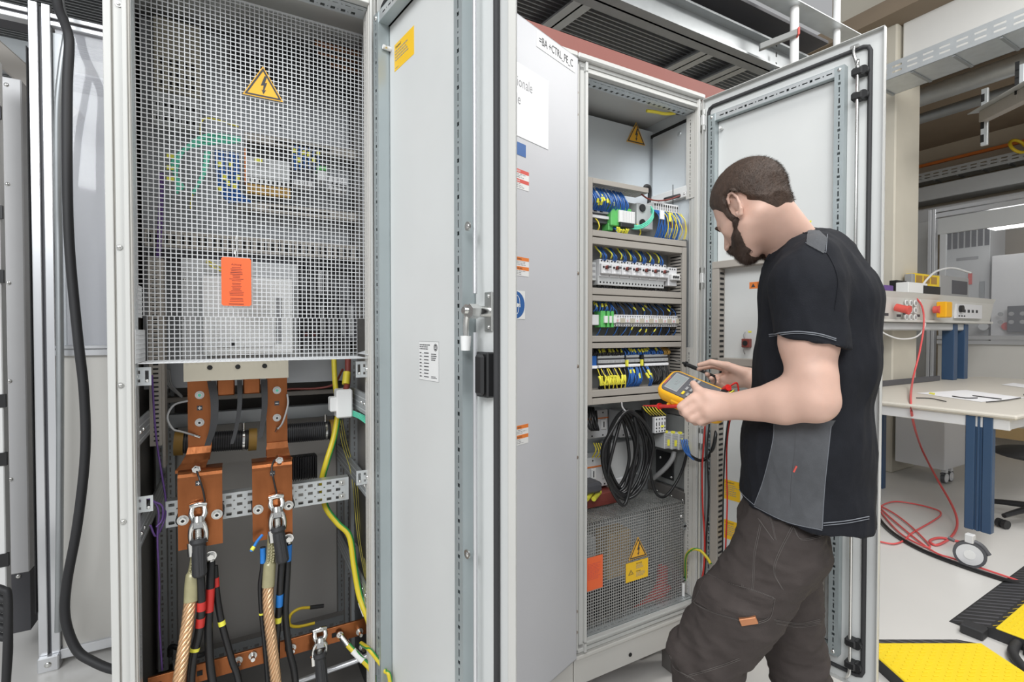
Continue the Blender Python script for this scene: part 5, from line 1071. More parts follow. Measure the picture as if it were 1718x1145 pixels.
mb = MB(); mb.box((ulo,.13,.695),(.30,.23,.745),'wire_brownred',MROW,.004); mb.box((ulo,.10,.76),(.20,.24,.80),'plastic_dark',MROW,.01); single('transformer', mb, 'dark brown transformer on top of the perforated cage at the left', 'transformer')
wires('yellow_wire', [[P(996+k*4,744,.15),P(1000+k*5,755+k*3,.13),P(994+k*5,768,.15)] for k in range(6)], 'wire_yellow', .0024, 'yellow wire between the two left fuse switches', 'wire', 'yellow wires between the fuse switches')
wires('yellow_wire', [[P(1078+k*5,682,.06),P(1084+k*5,690,.05),P(1092+k*5,697,.07)] for k in range(6)], 'wire_yellow', .0022, 'yellow wire under the lowest duct beside the contactor', 'wire', 'yellow wires above the contactor')
wires('black_wire', [[P(986+k*3,684,.10),P(984+k*5,705,.07),P(992+k*4,722,.07),P(1001-k*2,712,.09),P(1000,690,.12)] for k in range(4)], 'cable_black', .0042, 'black wire looping at the left under the lowest duct', 'wire', 'black wires at the left under the lowest duct')
mb = MB(); ca,cz0 = onv(1099,728,.06); cb_,_ = onv(1117.5,728,.06); _,cz1 = onv(1099,701,.06); mb.box((ca-.03,.075,cz0-.01),(cb_+.02,.15,cz1+.02),'black',MROW,.006); con = single('contactor', mb, 'black contactor with a grey dotted face above the grey terminal group', 'contactor')
q = MB(); q.box((ca,.060,cz0),(cb_,.076,cz1),'device_light',MROW,.002)
for u in lin(ca,cb_,4):
    for zz in (cz0+.008,cz1-.008,cz0+.020): q.cyl(W(u,.0598,zz),W(u,.059,zz),.0032,'hole',n=8)
    q.box((u-.002,.0592,cz0+.028),(u+.002,.06,cz1-.020),'hole',MROW)
q.box((cb_-.030,.0585,cz0+.022),(cb_-.012,.059,cz0+.030),'marker_yellow',MROW); obj('face_plate', q, con, 'grey face with black openings')
for k in range(3):
    mb = MB(); a,zq = onv(1115+k*12,754+k*1,.07-k*.006); b,_ = onv(1126+k*12,754,.07-k*.006); _,zt2 = onv(1115+k*12,727+k*1,.07-k*.006); v=.07-k*.006
    mb.box((a,v,zq),(b,v+.06,zt2),'device',MROW,.002)
    for j in range(9): mb.box((a+.002,v-.0006,zq+.004+j*(zt2-zq)/10),(b-.002,v,zq+.007+j*(zt2-zq)/10),'ink_soft',MROW)
    if k < 2: mb.box((a+(b-a)*.4,v-.003,zq+.012),(a+(b-a)*.7,v,zq+.036),'marker_yellow',MROW)
    mb.box((a+.004,v-.002,zt2),(a+.016,v+.01,zt2+.008),'marker_yellow',MROW)
    single('terminal_block', mb, ('left','middle','right')[k]+' block of the grey ribbed terminal group below the contactor', 'terminal block', 'grey ribbed terminal group')
wires('blue_wire', [[P(1143+k*3,738,.03),P(1146+k*3,752,.01),P(1152+k*2,762,-.02),P(1164,772,-.035)] for k in range(4)], 'wire_blue', .0030, 'blue wire joining the black cable at the frame post', 'wire', 'blue wires at the right of the terminal group')
wires('yellow_wire', [[P(1144+k*3.5,736+k*3,.035),P(1149+k*3.5,752+k*2,.025)] for k in range(4)], 'marker_yellow', .0032, 'yellow sleeve at the right of the terminal group', 'wire', 'yellow sleeves at the right of the terminal group')
q = MB(); q.tube([P(1131,758,.09),P(1128,770,.09),P(1118,784,.11),P(1104,797,.14),P(1096,803,.16)],.010,'cable_grey',n=12); single('grey_conduit', q, 'thick grey conduit curving down under the terminal group', 'conduit')
v0_=onu(1131,775,.588)[0]; v1_=onu(1101,775,.588)[0]; zz1=onu(1101,754,.588)[1]; zz0=onu(1101,797,.588)[1]; mb = MB(); mb.box((.584,v0_,zz0),(.590,v1_,zz1),'black',MROW,.002); pc = single('black_plate', mb, 'square black plate with bright screws on the side of the control cabinet', 'plate')
for (px,py) in ((1108,768),(1107,797),(1131,804)):
    q = MB(); v_,z = onu(px,py,.584); q.dome(W(.584,min(max(v_,v0_+.012),v1_-.012),min(max(z,zz0+.012),zz1-.012)),-D_,.006,.004,'chrome'); obj('screw', q, pc)
# coil of black cable
cc = MB(); rc = random.Random(3)
cu,cz_ = onv(1049,762,.04)
rings=[]
for k in range(8):
    ru = .125-.010*k+rc.uniform(-.006,.006); rz = .165-.004*k+rc.uniform(-.012,.006); du=rc.uniform(-.012,.012); pts=[]
    vv = .02+.008*k; top = cz_+.170
    for i in range(14):
        a = 2*math.pi*i/14; z = cz_-.0+math.cos(a)*rz; w = math.sin(a)*ru*(1-.42*max(0,math.cos(a))**2)*(1-.30*max(0,-math.cos(a))**1.5)
        pts.append(W(cu+du*(1-math.cos(a))*.5+w, vv+rc.uniform(-.006,.006), z+(top-cz_-rz if False else 0)))
    rings.append(pts)
for pts in rings: cc.tube(pts, .0062, 'cable_black', n=10, sub=6, closed=True)
cc.tube([P(1043,700,.05),P(1032,740,.03),P(1020,800,.03),P(1035,838,.02),P(1049,846,.015),P(1060,800,.02),P(1070,740,.02),P(1064,700,.03)],.0062,'cable_black')
coil = single('cable_coil', cc, 'coil of black cable hanging under the lowest beige duct', 'cable coil')
q = MB(); q.tube([P(1049,690,.0),P(1044,683,.01),P(1043,676,.03)],.003,'cable_grey'); obj('cable_tie', q, coil, 'grey cable tie')
q = MB(); q.tube([P(1078,684,.08),P(1088,730,.07),P(1091,790,.07),P(1101,828,.06),P(1118,832,.06),P(1140,800,.05),P(1152,760,.04),P(1157,700,.06)],.0055,'cable_black'); single('black_cable', q, 'black cable hanging in a long U right of the coil', 'cable')
q = MB(); a=[P(1150,752,.03),P(1157,764,-.02),P(1174,773,-.04),P(1188,767,-.055)]
for (px,py,b) in ((1196,752,.05),(1200,735,.05),(1203,715,.03)): 
    r_=ray(px,py); o_=dC.h+dC.n*b; kk=(o_-CAM).dot(dC.n)/r_.dot(dC.n); a.append(CAM+r_*kk)
q.tube(a,.0065,'cable_black'); single('black_cable', q, 'thick black cable crossing from the terminal group to the open door', 'cable')
# perforated cage at the foot
VCg = .035; gu0 = ulo-.03; gu1 = onv(1147,850,VCg)[0]; gz1 = onv(1147,842,VCg)[1]; gz0 = onv(1147,1000,VCg)[1]
mb = MB(); PC=.0105; mb.mesh_grid(gu1-gu0,gz1-gz0,PC,.0030,.0012,'grid_dark',FRONT(gu0,VCg,gz0)); cage = single('perforated_cage', mb, 'perforated metal cage in the foot of the control cabinet', 'cage')
q = MB(); q.mesh_grid(gu1-gu0,.19,PC,.0030,.0012,'grid_dark',TOPF(gu0,VCg,gz1)); obj('cage_top', q, cage); q = MB(); q.mesh_grid(.19,gz1-gz0,PC,.0030,.0012,'grid_dark',RIGHTW(gu1,VCg,gz0)); obj('cage_side', q, cage)
uL,zb = onv(1055,939,VCg-.002); uR,_ = onv(1085,930,VCg-.002); warn_triangle('warning_sign', FRONT((uL+uR)/2,VCg-.002,zb-.004), (uR-uL)*1.02, cage, 'yellow triangular lightning warning sign')
a,z1_ = onv(1050,947,VCg-.002); b,_ = onv(1087,940,VCg-.002); _,z0_ = onv(1050,979,VCg-.002); T = FRONT(a,VCg-.002,z0_); q=MB(); w=b-a; h=z1_-z0_; q.box((0,0,0),(w,h,.001),'label_yellow',T)
q.text('CAUTION!', h*.085, 'ink', T @ Matrix.Translation((w*.45,h*.84,.0012))); lines(q, T @ Matrix.Translation((w*.45,h*.80,.0012)), w*.35, h*.22, 4, 'ink_soft', seed=81); q.text('Achtung!', h*.085, 'ink', T @ Matrix.Translation((w*.45,h*.44,.0012))); lines(q, T @ Matrix.Translation((w*.45,h*.40,.0012)), w*.42, h*.26, 4, 'ink_soft', seed=82)
q.add([(w*.10,h*.36,.0012),(w*.34,h*.36,.0012),(w*.22,h*.62,.0012)],[(0,1,2)],'ink',T); q.add([(w*.14,h*.385,.0014),(w*.30,h*.385,.0014),(w*.22,h*.57,.0014)],[(0,1,2)],'label_yellow',T); q.box((w*.21,h*.41,.0015),(w*.23,h*.50,.0016),'ink',T); obj('caution_label', q, cage, 'yellow caution label with small print')
a,z1_ = onv(983,938,VCg-.002); b,_ = onv(1011,933,VCg-.002); _,z0_ = onv(983,994,VCg-.002); T = FRONT(a,VCg-.002,z0_); q=MB(); w=b-a; h=z1_-z0_; q.box((0,0,0),(w,h,.001),'red_tag' if 'red_tag' in M else 'orange_tag',T); lines(q, T @ Matrix.Translation((w*.1,h*.8,.0012)), w*.8, h*.5, 12, 'danger_red', seed=91); single('hanging_tag', q, 'orange red tag on the perforated cage', 'tag')
for (px,py) in ((1166,890),(1160,975)):
    q = MB(); u,z = onv(1151,py-8,.04); q.box((gu1,.04,z-.016),(gu1+.035,.045,z+.010),'galv_dark',MROW,.001); q.box((gu1+.004,.0385,z-.005),(gu1+.028,.040,z+.001),'hole',MROW); obj('cage_bracket', q, cage)
q=MB(); u,z=onv(1144,867,VCg-.003); q.dome(W(u,VCg,z),-N_,.007,.006,'chrome'); obj('bolt', q, cage)
# inside the cage: brown blocks, red loop cable
device('resistor_bank', 1020, 898, 1058, 975, .12, .08, 'wood', 'brown block seen through the perforated cage', 'resistor bank')
device('grey_block', 985, 905, 1000, 960, .10, .08, 'device', 'grey block seen through the perforated cage behind the orange red tag', 'block')
q=MB(); q.tube([P(990,1062,.12),P(1010,1058,.10),P(1050,1040,.09),P(1085,1015,.09),P(1108,985,.10),P(1112,950,.13)],.022,'red',n=16); q.tube([P(1000,1070,.08),P(1060,1045,.07),P(1100,1012,.07),P(1122,985,.09)],.012,'red',n=12); single('red_cable', q, 'thick glossy red cables bending on the floor of the control cabinet', 'cable')
for k in range(7):
    q=MB(); q.tube([P(1000+k*13,1052-k*4,.14),P(1001+k*13,1020-k*4,.14),P(1003+k*12,980,.15)],.010,'cable_black'); single('black_cable', q, 'black cable standing behind the red cables in the cage', 'cable', 'black cables in the cage')
q = MB(); q.box((.575,.02,.31),(.59,.035,.365),'white',MROW,.002); q.cyl(W(.55,.03,.31),W(.55,.03,.36),.006,'white'); obj('corner_fitting', q, cabC)
earth([P(1150,985,.06),P(1150,960,.03),P(1151,935,.0),P(1160,923,-.04),P(1174,924,-.07),P(1186,936,-.10),P(1192,946,-.12)], .0052, 'thin green and yellow earth cable arching from the cabinet to the open door')
earth([P(1147,1000,.10),P(1153,990,.05),P(1152,975,.05)], .0048, 'short green and yellow cable at the foot of the perforated cage')
# red and black test leads hanging in front of the post
q=MB(); q.tube([P(1183,712,-.10),P(1181,740,-.08),P(1178,790,-.06),P(1179,850,-.06),P(1182,900,-.06),P(1181,950,-.06),P(1174,990,-.05),P(1168,1010,-.04),P(1165,1060,-.05),P(1170,1160,-.1)],.0033,'wire_red'); single('red_test_lead', q, 'red test lead hanging in front of the right post of the control cabinet', 'test lead')
q=MB(); q.tube([P(1190,712,-.10),P(1186,760,-.08),P(1189,830,-.07),P(1185,900,-.06),P(1183,950,-.06),P(1178,1000,-.05),P(1172,1080,-.06),P(1175,1160,-.1)],.0030,'cable_black'); single('black_test_lead', q, 'black test lead hanging beside the red one at the right post', 'test lead')
# black cables under the plinth
for k in range(7):
    q=MB(); pts=[onz(1010+k*22, 1150-k*3, .04), onz(1050+k*22, 1128-k*3, .05), onz(1085+k*20, 1118-k*3, .05), onz(1110+k*18, 1135-k*2, .03)]; q.tube([p+N_*.18 for p in pts],.016,'rubber',n=10); single('floor_cable', q, 'thick black cable lying under the plinth of the control cabinet', 'cable', 'black cables under the control cabinet')
# red beam above the row
mb = MB(); zt3 = onv(1217,149,.03)[1]; zt2 = W(0,0,0)
ub0 = -.95; mb.box((-1.30,.035,Z1+.022),(.80,.60,zt3),'redbeam',MROW,.003); single('red_beam', mb, 'reddish brown painted steel beam on top of the cabinet row', 'beam')
# ================================================================== the hall around the cabinets
def ubox(mb, px0, py0, px1, py1, u, dp, m, bev=0.0, ref=0):
    """box whose face towards the camera lies in the plane u; py measured at px0 (ref=0) or px1"""
    va, _ = onu(px0, py0, u); vb, _ = onu(px1, py0, u); rx = px0 if ref == 0 else px1
    _, z1 = onu(rx, py0, u); _, z0 = onu(rx, py1, u)
    mb.box((u, min(va,vb), z0), (u+dp, max(va,vb), z1), m, MROW, bev); return min(va,vb), max(va,vb), z0, z1
concrete = mat('concrete', (0.50,0.49,0.46), 0.75, var=0.16, nscale=1.6, bump=0.15, bscale=60)
concrete_l = mat('concrete_light', (0.78,0.77,0.74), 0.7, var=0.05, nscale=2.5, bump=0.1, bscale=60)
concrete_w = mat('concrete_warm', (0.60,0.56,0.47), 0.7, var=0.12, nscale=2.2, bump=0.1, bscale=60)
wallpaint = mat('wall_beige', (0.50,0.43,0.33), 0.7, var=0.05, nscale=1)
ceilm = mat('ceiling_brown', (0.26,0.20,0.14), 0.7, var=0.15, nscale=3)
mb = MB(); mb.box((-1.5, 4.6, 0), (4.2, 4.8, 7.5), concrete, MROW); obj('wall_back', mb, kind='structure')
mb = MB(); mb.box((8.7, -3.0, 0), (8.9, 6.0, 4.3), wallpaint, MROW); obj('wall_right', mb, kind='structure')
mb = MB(); mb.box((4.2, 4.6, 0), (8.9, 4.8, 4.3), wallpaint, MROW); obj('wall_back', mb, kind='structure')
mb = MB(); mb.box((4.30, -3.0, 4.3), (8.9, 6.0, 4.45), ceilm, MROW); obj('ceiling', mb, kind='structure')
# concrete column and beam
cv_ = 1.04; cu_ = onv(1496.5, 700, cv_)[0]
mb = MB(); mb.box((cu_, cv_, 0), (cu_+.48, cv_+.60, 7.0), concrete_w, MROW, .012); single('concrete_column', mb, 'concrete column standing behind the open door on the right', 'column')
mb = MB(); mb.box((cu_+.06, -4.0, 3.85), (cu_+.50, cv_-.02, 6.2), concrete_l, MROW, .01); single('concrete_beam', mb, 'bright concrete beam running overhead at the upper right', 'beam')
# mezzanine deck of grating behind the cabinets
MZ = 3.2
deck = thing('mezzanine', W(0, 2.5, MZ), 'dark steel mezzanine with ribbed grating seen above the cabinets', 'mezzanine')
mb = MB()
v = .75
while v < 4.55: mb.box((-4.2, v, MZ), (2.6, v+.009, MZ+.03), 'galv_dark', MROW); v += .032
gr = obj('grating', mb, deck)
mb = MB(); mb.box((-4.2, .62, MZ+.16), (2.6, 4.55, MZ+.18), 'plastic_dark', MROW); obj('dark_backing', mb, deck)  # dark backing sheet added so the gaps between the grating bars look dark
for (v, h, w) in ((.60, .16, .12), (1.75, .12, .08), (3.1, .12, .08)):
    mb = MB(); mb.box((-4.2, v, MZ-h), (2.6, v+w, MZ-h+.012), 'galv_dark', MROW); mb.box((-4.2, v+w*.45, MZ-h), (2.6, v+w*.55, MZ), 'galv_dark', MROW); mb.box((-4.2, v, MZ-.012), (2.6, v+w, MZ), 'galv_dark', MROW); obj('edge_beam' if v < 1 else 'cross_beam', mb, deck)
dd = Vector((-.6,.8,0))
for (px, py, L) in ((927,45,2.5),(1135,116,2.6),(1230,120,2.2)):
    p = onz(px, py, MZ-.06); T = frameM(p-dd*1.6, D_, dd, UP); t_ = ((p-O_).dot(N_)-.70)/dd.dot(N_); T = frameM(p-dd*t_, D_, dd, UP); mb = MB(); mb.box((-.06,0,0),(.06,t_+1.6,.012),'galv',T); mb.box((-.006,0,0),(.006,t_+1.6,.06),'galv_dark',T); obj('cross_beam', mb, deck)
mb = MB(); 
mb.box((-4.2,.50,MZ+.10),(2.9,.52,MZ+.20),'galv',MROW); mb.box((-4.2,.40,MZ+.10),(2.9,.50,MZ+.105),'galv',MROW)
obj('edge_tray', mb, deck)
for px in (1333, 1404):
    u,z = onv(px, 40, .45); mb = MB(); mb.cyl(W(u,.45,2.85 if px == 1333 else 3.1), W(u,.45,5.6), .024 if px == 1333 else .020, 'white', n=14); obj('railing_post', mb, deck)
p0 = pv(1274,80,.56); p1 = pv(1337,55,.42); ax = (p1-p0).normalized(); sd = ax.cross(UP).normalized(); T = frameM(p0, ax, sd, UP); L=(p1-p0).length
mb = MB(); mb.box((0,-.016,-.018),(L,.016,.018),'panel_mid',T,.003); o = single('steel_strut', mb, 'grey steel strut with red end cap under the mezzanine edge', 'strut'); q=MB(); q.box((L,-.020,-.022),(L+.012,.020,.022),'danger_red',T,.002); obj('end_cap', q, o, 'red end cap')
mb = MB(); p = pv(1298,90,.64); T = frameM(p, D_, N_, UP); mb.box((-.018,-.018,-.45),(.018,.018,MZ-.16-p.z),'galv',T,.003)
for k in range(8): mb.box((-.006,-.0192,-.42+k*.065),(.006,-.018,-.39+k*.065),'hole',T)
single('hanging_channel', mb, 'perforated steel channel hanging from the mezzanine edge', 'channel')

# ------------------------------------------------------------------ left side: profile fence, hose, cabinets behind
VF = 1.28
fence = thing('machine_fence', W(-1.9, VF, 0), 'aluminium profile fence with clear panel left of the cabinets', 'fence')
def profile(mb, a, b, m='alu', T=MROW):      # box with a dark groove on its front
    mb.box(a, b, m, T, .003)
mb = MB(); ua,_ = onv(56,600,VF); ub_,_ = onv(72,600,VF); uc_,_ = onv(78,600,VF); ud_,_ = onv(93,600,VF); ztop = onv(75,6,VF)[1]
zb0 = 0.06
mb.box((ua,VF,zb0),(ub_,VF+.045,ztop),'alu',MROW,.002); mb.box((uc_,VF,zb0),(ud_,VF+.045,ztop),'alu',MROW,.002); mb.box((ub_,VF+.012,zb0),(uc_,VF+.045,ztop-.01),'plastic_dark',MROW); obj('post', mb, fence)
mb = MB(); mb.box((ua,VF-.02,0),(ud_,VF+.07,.06),'alu',MROW,.004); mb.dome(W((ua+ud_)/2,VF-.02,.03),-N_,.012,.006,'chrome'); obj('post_foot', mb, fence)
zr1 = onv(95,24,VF)[1]; zr0 = onv(95,44,VF)[1]; zm = (zr0+zr1)/2
for (a,b) in ((-3.6,ua),(ud_,-.9)):
    mb = MB(); mb.box((a,VF,zm+.006),(b,VF+.045,zr1),'alu',MROW,.002); mb.box((a,VF,zr0),(b,VF+.045,zm-.006),'alu',MROW,.002); mb.box((a,VF+.012,zm-.006),(b,VF+.045,zm+.006),'plastic_dark',MROW); obj('rail', mb, fence)
zq1 = onv(98,580,VF)[1]; zq0 = onv(98,598,VF)[1]; mb = MB(); mb.box((ud_,VF,zq0),(-.9,VF+.045,zq1-.018),'alu',MROW,.002); mb.box((ud_,VF,zq1-.014),(-.9,VF+.045,zq1),'alu',MROW,.002); obj('rail', mb, fence)
zv1 = onv(98,1092,VF)[1]; zv0 = onv(98,1108,VF)[1]; mb = MB(); mb.box((ud_,VF,zv0),(-.9,VF+.045,zv1),'alu',MROW,.002); obj('rail', mb, fence)
mb = MB(); mb.box((ud_+.01,VF+.018,zq1),(-.9,VF+.024,zr0),'acrylic_fence',MROW); obj('clear_panel', mb, fence, 'clear acrylic panel')
mb = MB(); mb.box((ud_+.004,VF+.015,zv1),(-.9,VF+.03,zq0),'paint_warm',MROW); obj('lower_panel', mb, fence, 'opaque pale lower panel')
mb = MB(); a_,_ = onv(50,500,VF-.01); z1_ = onv(55,80,VF)[1]; z0_ = onv(60,1030,VF)[1]; mb.box((a_,VF-.01,z0_),(ua-.002,VF+.03,z1_),'rubber',MROW,.003); obj('rubber_edge', mb, fence, 'black rubber edge')
mb = MB(); mb.box((ud_+.002,VF+.02,zq1),(ud_+.03,VF+.04,zr0-.02),'galv_dark',MROW); obj('hinge_strip', mb, fence)
# hoses in front of the fence
q=MB(); q.tube([P(92,-40,1.15),P(97,10,1.12),P(108,38,1.08),P(116,70,1.05),P(113,150,1.05),P(113,300,1.05),P(117,420,1.05),P(130,560,1.05),P(141,660,1.05),P(143,760,1.05),P(130,880,1.05),P(112,980,1.08),P(110,1040,1.08),P(128,1090,1.06),P(155,1110,1.03),P(190,1124,1.0),P(230,1128,1.0)], .0155,'rubber',n=14); single('black_hose', q, 'thick black hose hanging down in front of the profile fence', 'hose')
q=MB(); q.tube([P(100,-40,1.20),P(103,10,1.18),P(112,50,1.14),P(104,110,1.14),P(97,190,1.16),P(97,330,1.2),P(99,420,1.22),P(101,640,1.22),P(100,900,1.22),P(98,1060,1.22)],.012,'galv_dark',n=12); single('grey_hose', q, 'thinner grey hose beside the thick black one at the fence', 'hose')
# cabinets behind the fence
mb = MB(); u0,u1,z0,z1 = rbox(mb, 5, 128, 50, 968, 1.45, .5, 'device_light', .004); gc = single('grey_cabinet', mb, 'tall grey panelled cabinet at the far left edge with black foot', 'cabinet')
q=MB(); q.box((u0,1.452,.10),(u1,1.95,z0),'plastic_dark',MROW); obj('base', q, gc, 'black base')
for py in (142,309,475,640,805,968): 
    for px in ((9,) if py<968 else (20,)):
        q=MB(); u,z=onv(px+(py*.011),py,1.449); q.dome(W(u,1.45,z),-N_,.009,.005,'chrome'); obj('screw', q, gc)
mb = MB(); ua2,_=onv(-60,500,1.25); ub2,_=onv(2,500,1.25); mb.box((ua2,1.25,.2),(ub2,1.30,2.4),'white',MROW,.003); wr_ = single('white_rack', mb, 'white panel with black slots cut by the left edge of the photo', 'panel')
for py in (178,345,453,662,760,930): q=MB(); u,z=onv(4,py,1.249); z2=onv(4,py+22,1.249)[1]; q.box((ub2-.10,1.247,z2),(ub2+.008,1.26,z),'black',MROW); obj('slot', q, wr_)
mb = MB(); u0,u1,z0,z1 = rbox(mb, 96, 115, 240, 1060, 1.75, .5, 'machine', .004)
vc = single('vented_cabinet', mb, 'pale cabinet with ventilation slots behind the clear fence panel', 'cabinet')
q=MB(); uA_,zt_=onv(118,122,1.745); uB_,_=onv(180,122,1.745); _,zb_=onv(118,152,1.745)
nS=14
for k in range(40):
    x=uA_+(uB_-uA_)*k/40
    for j in range(5): z=zb_+(zt_-zb_)*j/5; q.box((x,1.743,z),(x+(uB_-uA_)/40*.5,1.7505,z+(zt_-zb_)/5*.75),'cable_grey',MROW)
obj('ventilation_slots', q, vc)
for (y0,y1,a,b,v,m,lab) in ((48,92,-40,60,1.9,'galv_dark','grey steel beam behind the far left fence bay'),(60,78,-40,175,2.2,'white','white pipe run behind the top of the fence'),(-60,14,-60,300,2.6,'plastic_dark','dark duct at the top left corner')):
    mb = MB(); rbox(mb, a, y0, b, y1, v, .15, m, .01); single('overhead_beam', mb, lab, 'beam')
mb = MB(); T = frameM(P(8,96,1.6), Vector((.6,.25,-.62)).normalized(), N_, Vector((.6,.25,.7)).normalized()); mb.box((-.25,0,-.04),(.32,.08,.04),'duct',T,.004); single('slanting_beam', mb, 'slanting beige beam above the far left cabinet', 'beam')
for k in range(6): q=MB(); q.tube([P(-20,985+k*16,1.0),P(4,990+k*16,.98),P(14,1010+k*14,.97),P(10,1150,.95)],.012,'rubber'); single('floor_cable', q, 'black cable bundled at the lower left corner', 'cable', 'black cables at the lower left corner')

# ------------------------------------------------------------------ right side: workbench
DZ1, DZ0 = .872, .842
nc = onz(1706.5, 698, DZ1)-O_; du0, dv0 = nc.dot(D_), nc.dot(N_); du1, dv1 = du0+3.2, .95
desk = thing('workbench', W(du0+1.0, .35, 0), 'pale workbench with blue legs standing in front of the concrete column', 'workbench')
mb = MB(); mb.box((du0,dv0,DZ0),(du1,dv1,DZ1),'desk',MROW,.010); obj('table_top', mb, desk)
mb = MB(); mb.box((du0+.03,dv0+.04,DZ0-.07),(du0+.06,dv1-.02,DZ0),'device_light',MROW,.003); obj('frame_rail', mb, desk); mb = MB(); mb.box((du0+.06,dv0+.05,DZ0-.07),(du1-.05,dv0+.08,DZ0),'device_light',MROW,.003); obj('frame_rail', mb, desk)
def bleg(u, v, z0, z1, name='leg', w=.15):
    mb = MB(); mb.box((u,v,z0),(u+.05,v+w*.36,z1),'bench_blue',MROW,.004); mb.box((u,v+w*.64,z0),(u+.05,v+w,z1),'bench_blue',MROW,.004); mb.box((u+.012,v+w*.36,z0),(u+.045,v+w*.64,z1),'bench_blue',MROW); mb.box((u,v+w*.46,z0),(u+.05,v+w*.54,z1),'bench_blue',MROW); obj(name, mb, desk, 'blue leg')
lv = onu(1664,800,du0+.02)[0]; lv1 = onu(1618,800,du0+.02)[0]
bleg(du0+.02, lv, .125, DZ0, w=lv1-lv)
bleg(du0+.9, dv1-.12, .0, DZ0, w=.12); bleg(du0+2.5, dv0+.1, .0, DZ0, w=.12)
cp = at(1622, 938, 1); k_ = (.065-CH)/(cp-CAM).z if False else None
cw = onz(1627, 930, .076)
def castor(par, c, r=.062, ax=None):
    ax = ax or Vector((.72,.69,0)); q = MB(); q.cyl(c-ax*.014, c+ax*.014, r, 'plastic_dark', n=28); q.cyl(c-ax*.017, c+ax*.017, r*.80, 'device_light', n=28); q.cyl(c-ax*.020, c+ax*.020, r*.35, 'white', n=16); obj('castor_wheel', q, par)
    q = MB(); f = ax.cross(UP); q.tube([c-f*r*.2+UP*r*1.12, c+f*r*.6+UP*r*.9, c+f*r*1.1+UP*r*.25],.012,'plastic_dark'); q.box((-.02,-.02,0),(.02,.02,.05),'device_light',frameM(c+UP*r*.9,D_,N_,UP),.004); q.tube([c-f*r*.9+UP*r*.75,c-f*r*1.3+UP*r*.9],.010,'plastic_dark'); obj('castor_fork', q, par)
castor(desk, cw, .074)
# drawer unit on castors under the bench
mb = MB(); a,b,z0,z1 = 0,0,0,0; pu = onv(1585,760,.62)[0]; pu1 = onv(1625,760,.62)[0]; pz0 = onv(1585,768,.62)[1]
mb.box((pu,.62,.13),(pu+.42,1.0,.72),'device_light',MROW,.005); dr = single('drawer_unit', mb, 'white drawer unit on castors under the workbench', 'drawer unit')
for k in range(2): castor(dr, W(pu+.06+k*.10,.64,.055), .05, N_)
# socket panel above the bench
VPn = .86; zp1 = onv(1482,488,VPn)[1]; zp0 = onv(1482,538,VPn)[1]; pa = onv(1440,500,VPn)[0]; pb = onv(1667,500,VPn)[0]
pan = thing('instrument_panel', W((pa+pb)/2,VPn,DZ1), 'beige socket and instrument panel raised above the back of the workbench', 'power panel')
def tilt(b): return b
mb = MB(); Tp = MROW
pv_ = [(VPn-.02,zp1),(VPn+.0,zp1-.05),(VPn+.03,zp0),(VPn+.16,zp0),(VPn+.16,zp1)]
vs=[]; 
for u in (pa,pb): vs += [(u,v,z) for v,z in pv_]
mb.add(vs,[(0,1,2,3,4),(9,8,7,6,5)]+[(i,i+5,(i+1)%5+5,(i+1)%5) for i in range(5)],'bench_panel',MROW); obj('panel_body', mb, pan)
mb = MB(); mb.box((pa,VPn-.012,zp0-.01),(pb-.04,VPn+.10,zp0+.012),'bench_panel',MROW,.002); mb.box((pa,VPn+.03,zp0-.085),(onv(1628,540,VPn)[0],VPn+.14,zp0-.012),'device',MROW,.01); obj('lamp_rail', mb, pan)
for px in (1600,1618):
    u,_=onv(px,600,VPn+.02); mb = MB(); mb.box((u,VPn+.02,DZ1),(u+.09,VPn+.12,zp0-.02),'bench_blue',MROW,.004); obj('support_post', mb, pan, 'blue post')
mb = MB(); u,_=onv(1480,640,VPn); mb.box((pa,dv1-.03,DZ1+.001),(onv(1590,640,VPn)[0],dv1,DZ1+.05),'plastic_dark',MROW,.004); obj('back_rail', mb, pan)
mb = MB(); u0_,u1_ = onv(1602,515,VPn+.01)[0], onv(1645,515,VPn+.01)[0]; zz0,zz1=onv(1602,534,VPn+.01)[1], onv(1602,510,VPn+.01)[1]; mb.box((u0_,VPn-.004,zz0),(u1_,VPn+.02,zz1),'device_light',MROW,.001)
for k in range(5): mb.box((u0_+.06+k*.10,VPn-.006,zz0+.06),(u0_+.11+k*.10,VPn-.003,zz0+.09),'ink',MROW)
for k in range(3): mb.box((u0_+.05+k*.06,VPn-.006,zz0+.015),(u0_+.08+k*.06,VPn-.003,zz0+.03),'ink',MROW)
mb.cyl(W(u0_+.08,VPn-.003,zz1-.05),W(u0_+.08,VPn-.03,zz1-.05),.035,'black'); obj('instrument_field', mb, pan)
mb = MB(); T = FRONT(onv(1520,512,VPn-.004)[0],VPn-.004,onv(1520,512,VPn)[1])
for i in range(3):
    for j in range(3): mb.cyl(T @ Vector((i*.085,.02-j*.065,0)), T @ Vector((i*.085,.02-j*.065,.008)), .028, 'white', n=18); mb.cyl(T @ Vector((i*.085,.02-j*.065,.008)), T @ Vector((i*.085,.02-j*.065,.0085)), .019, 'cable_grey', n=18)
obj('socket_row', mb, pan)
def plug(px,py,r,l,m,lab,name='plug',dy=0):
    p = pv(px,py,VPn-.01); q=MB(); q.cyl(p,p-N_*l+UP*dy,r,m,n=16); q.cyl(p-N_*l*.9+UP*dy*.9,p-N_*l*1.05+UP*dy,r*1.15,m,n=16); return single(name,q,lab,name.replace('_',' '))
o=plug(1503,516,.034,.10,'danger_red','red industrial plug pushed into the bench panel','industrial_plug',-.03)
plug(1567,520,.035,.05,'danger_red','red emergency stop button beside the yellow box on the bench panel','stop_button')
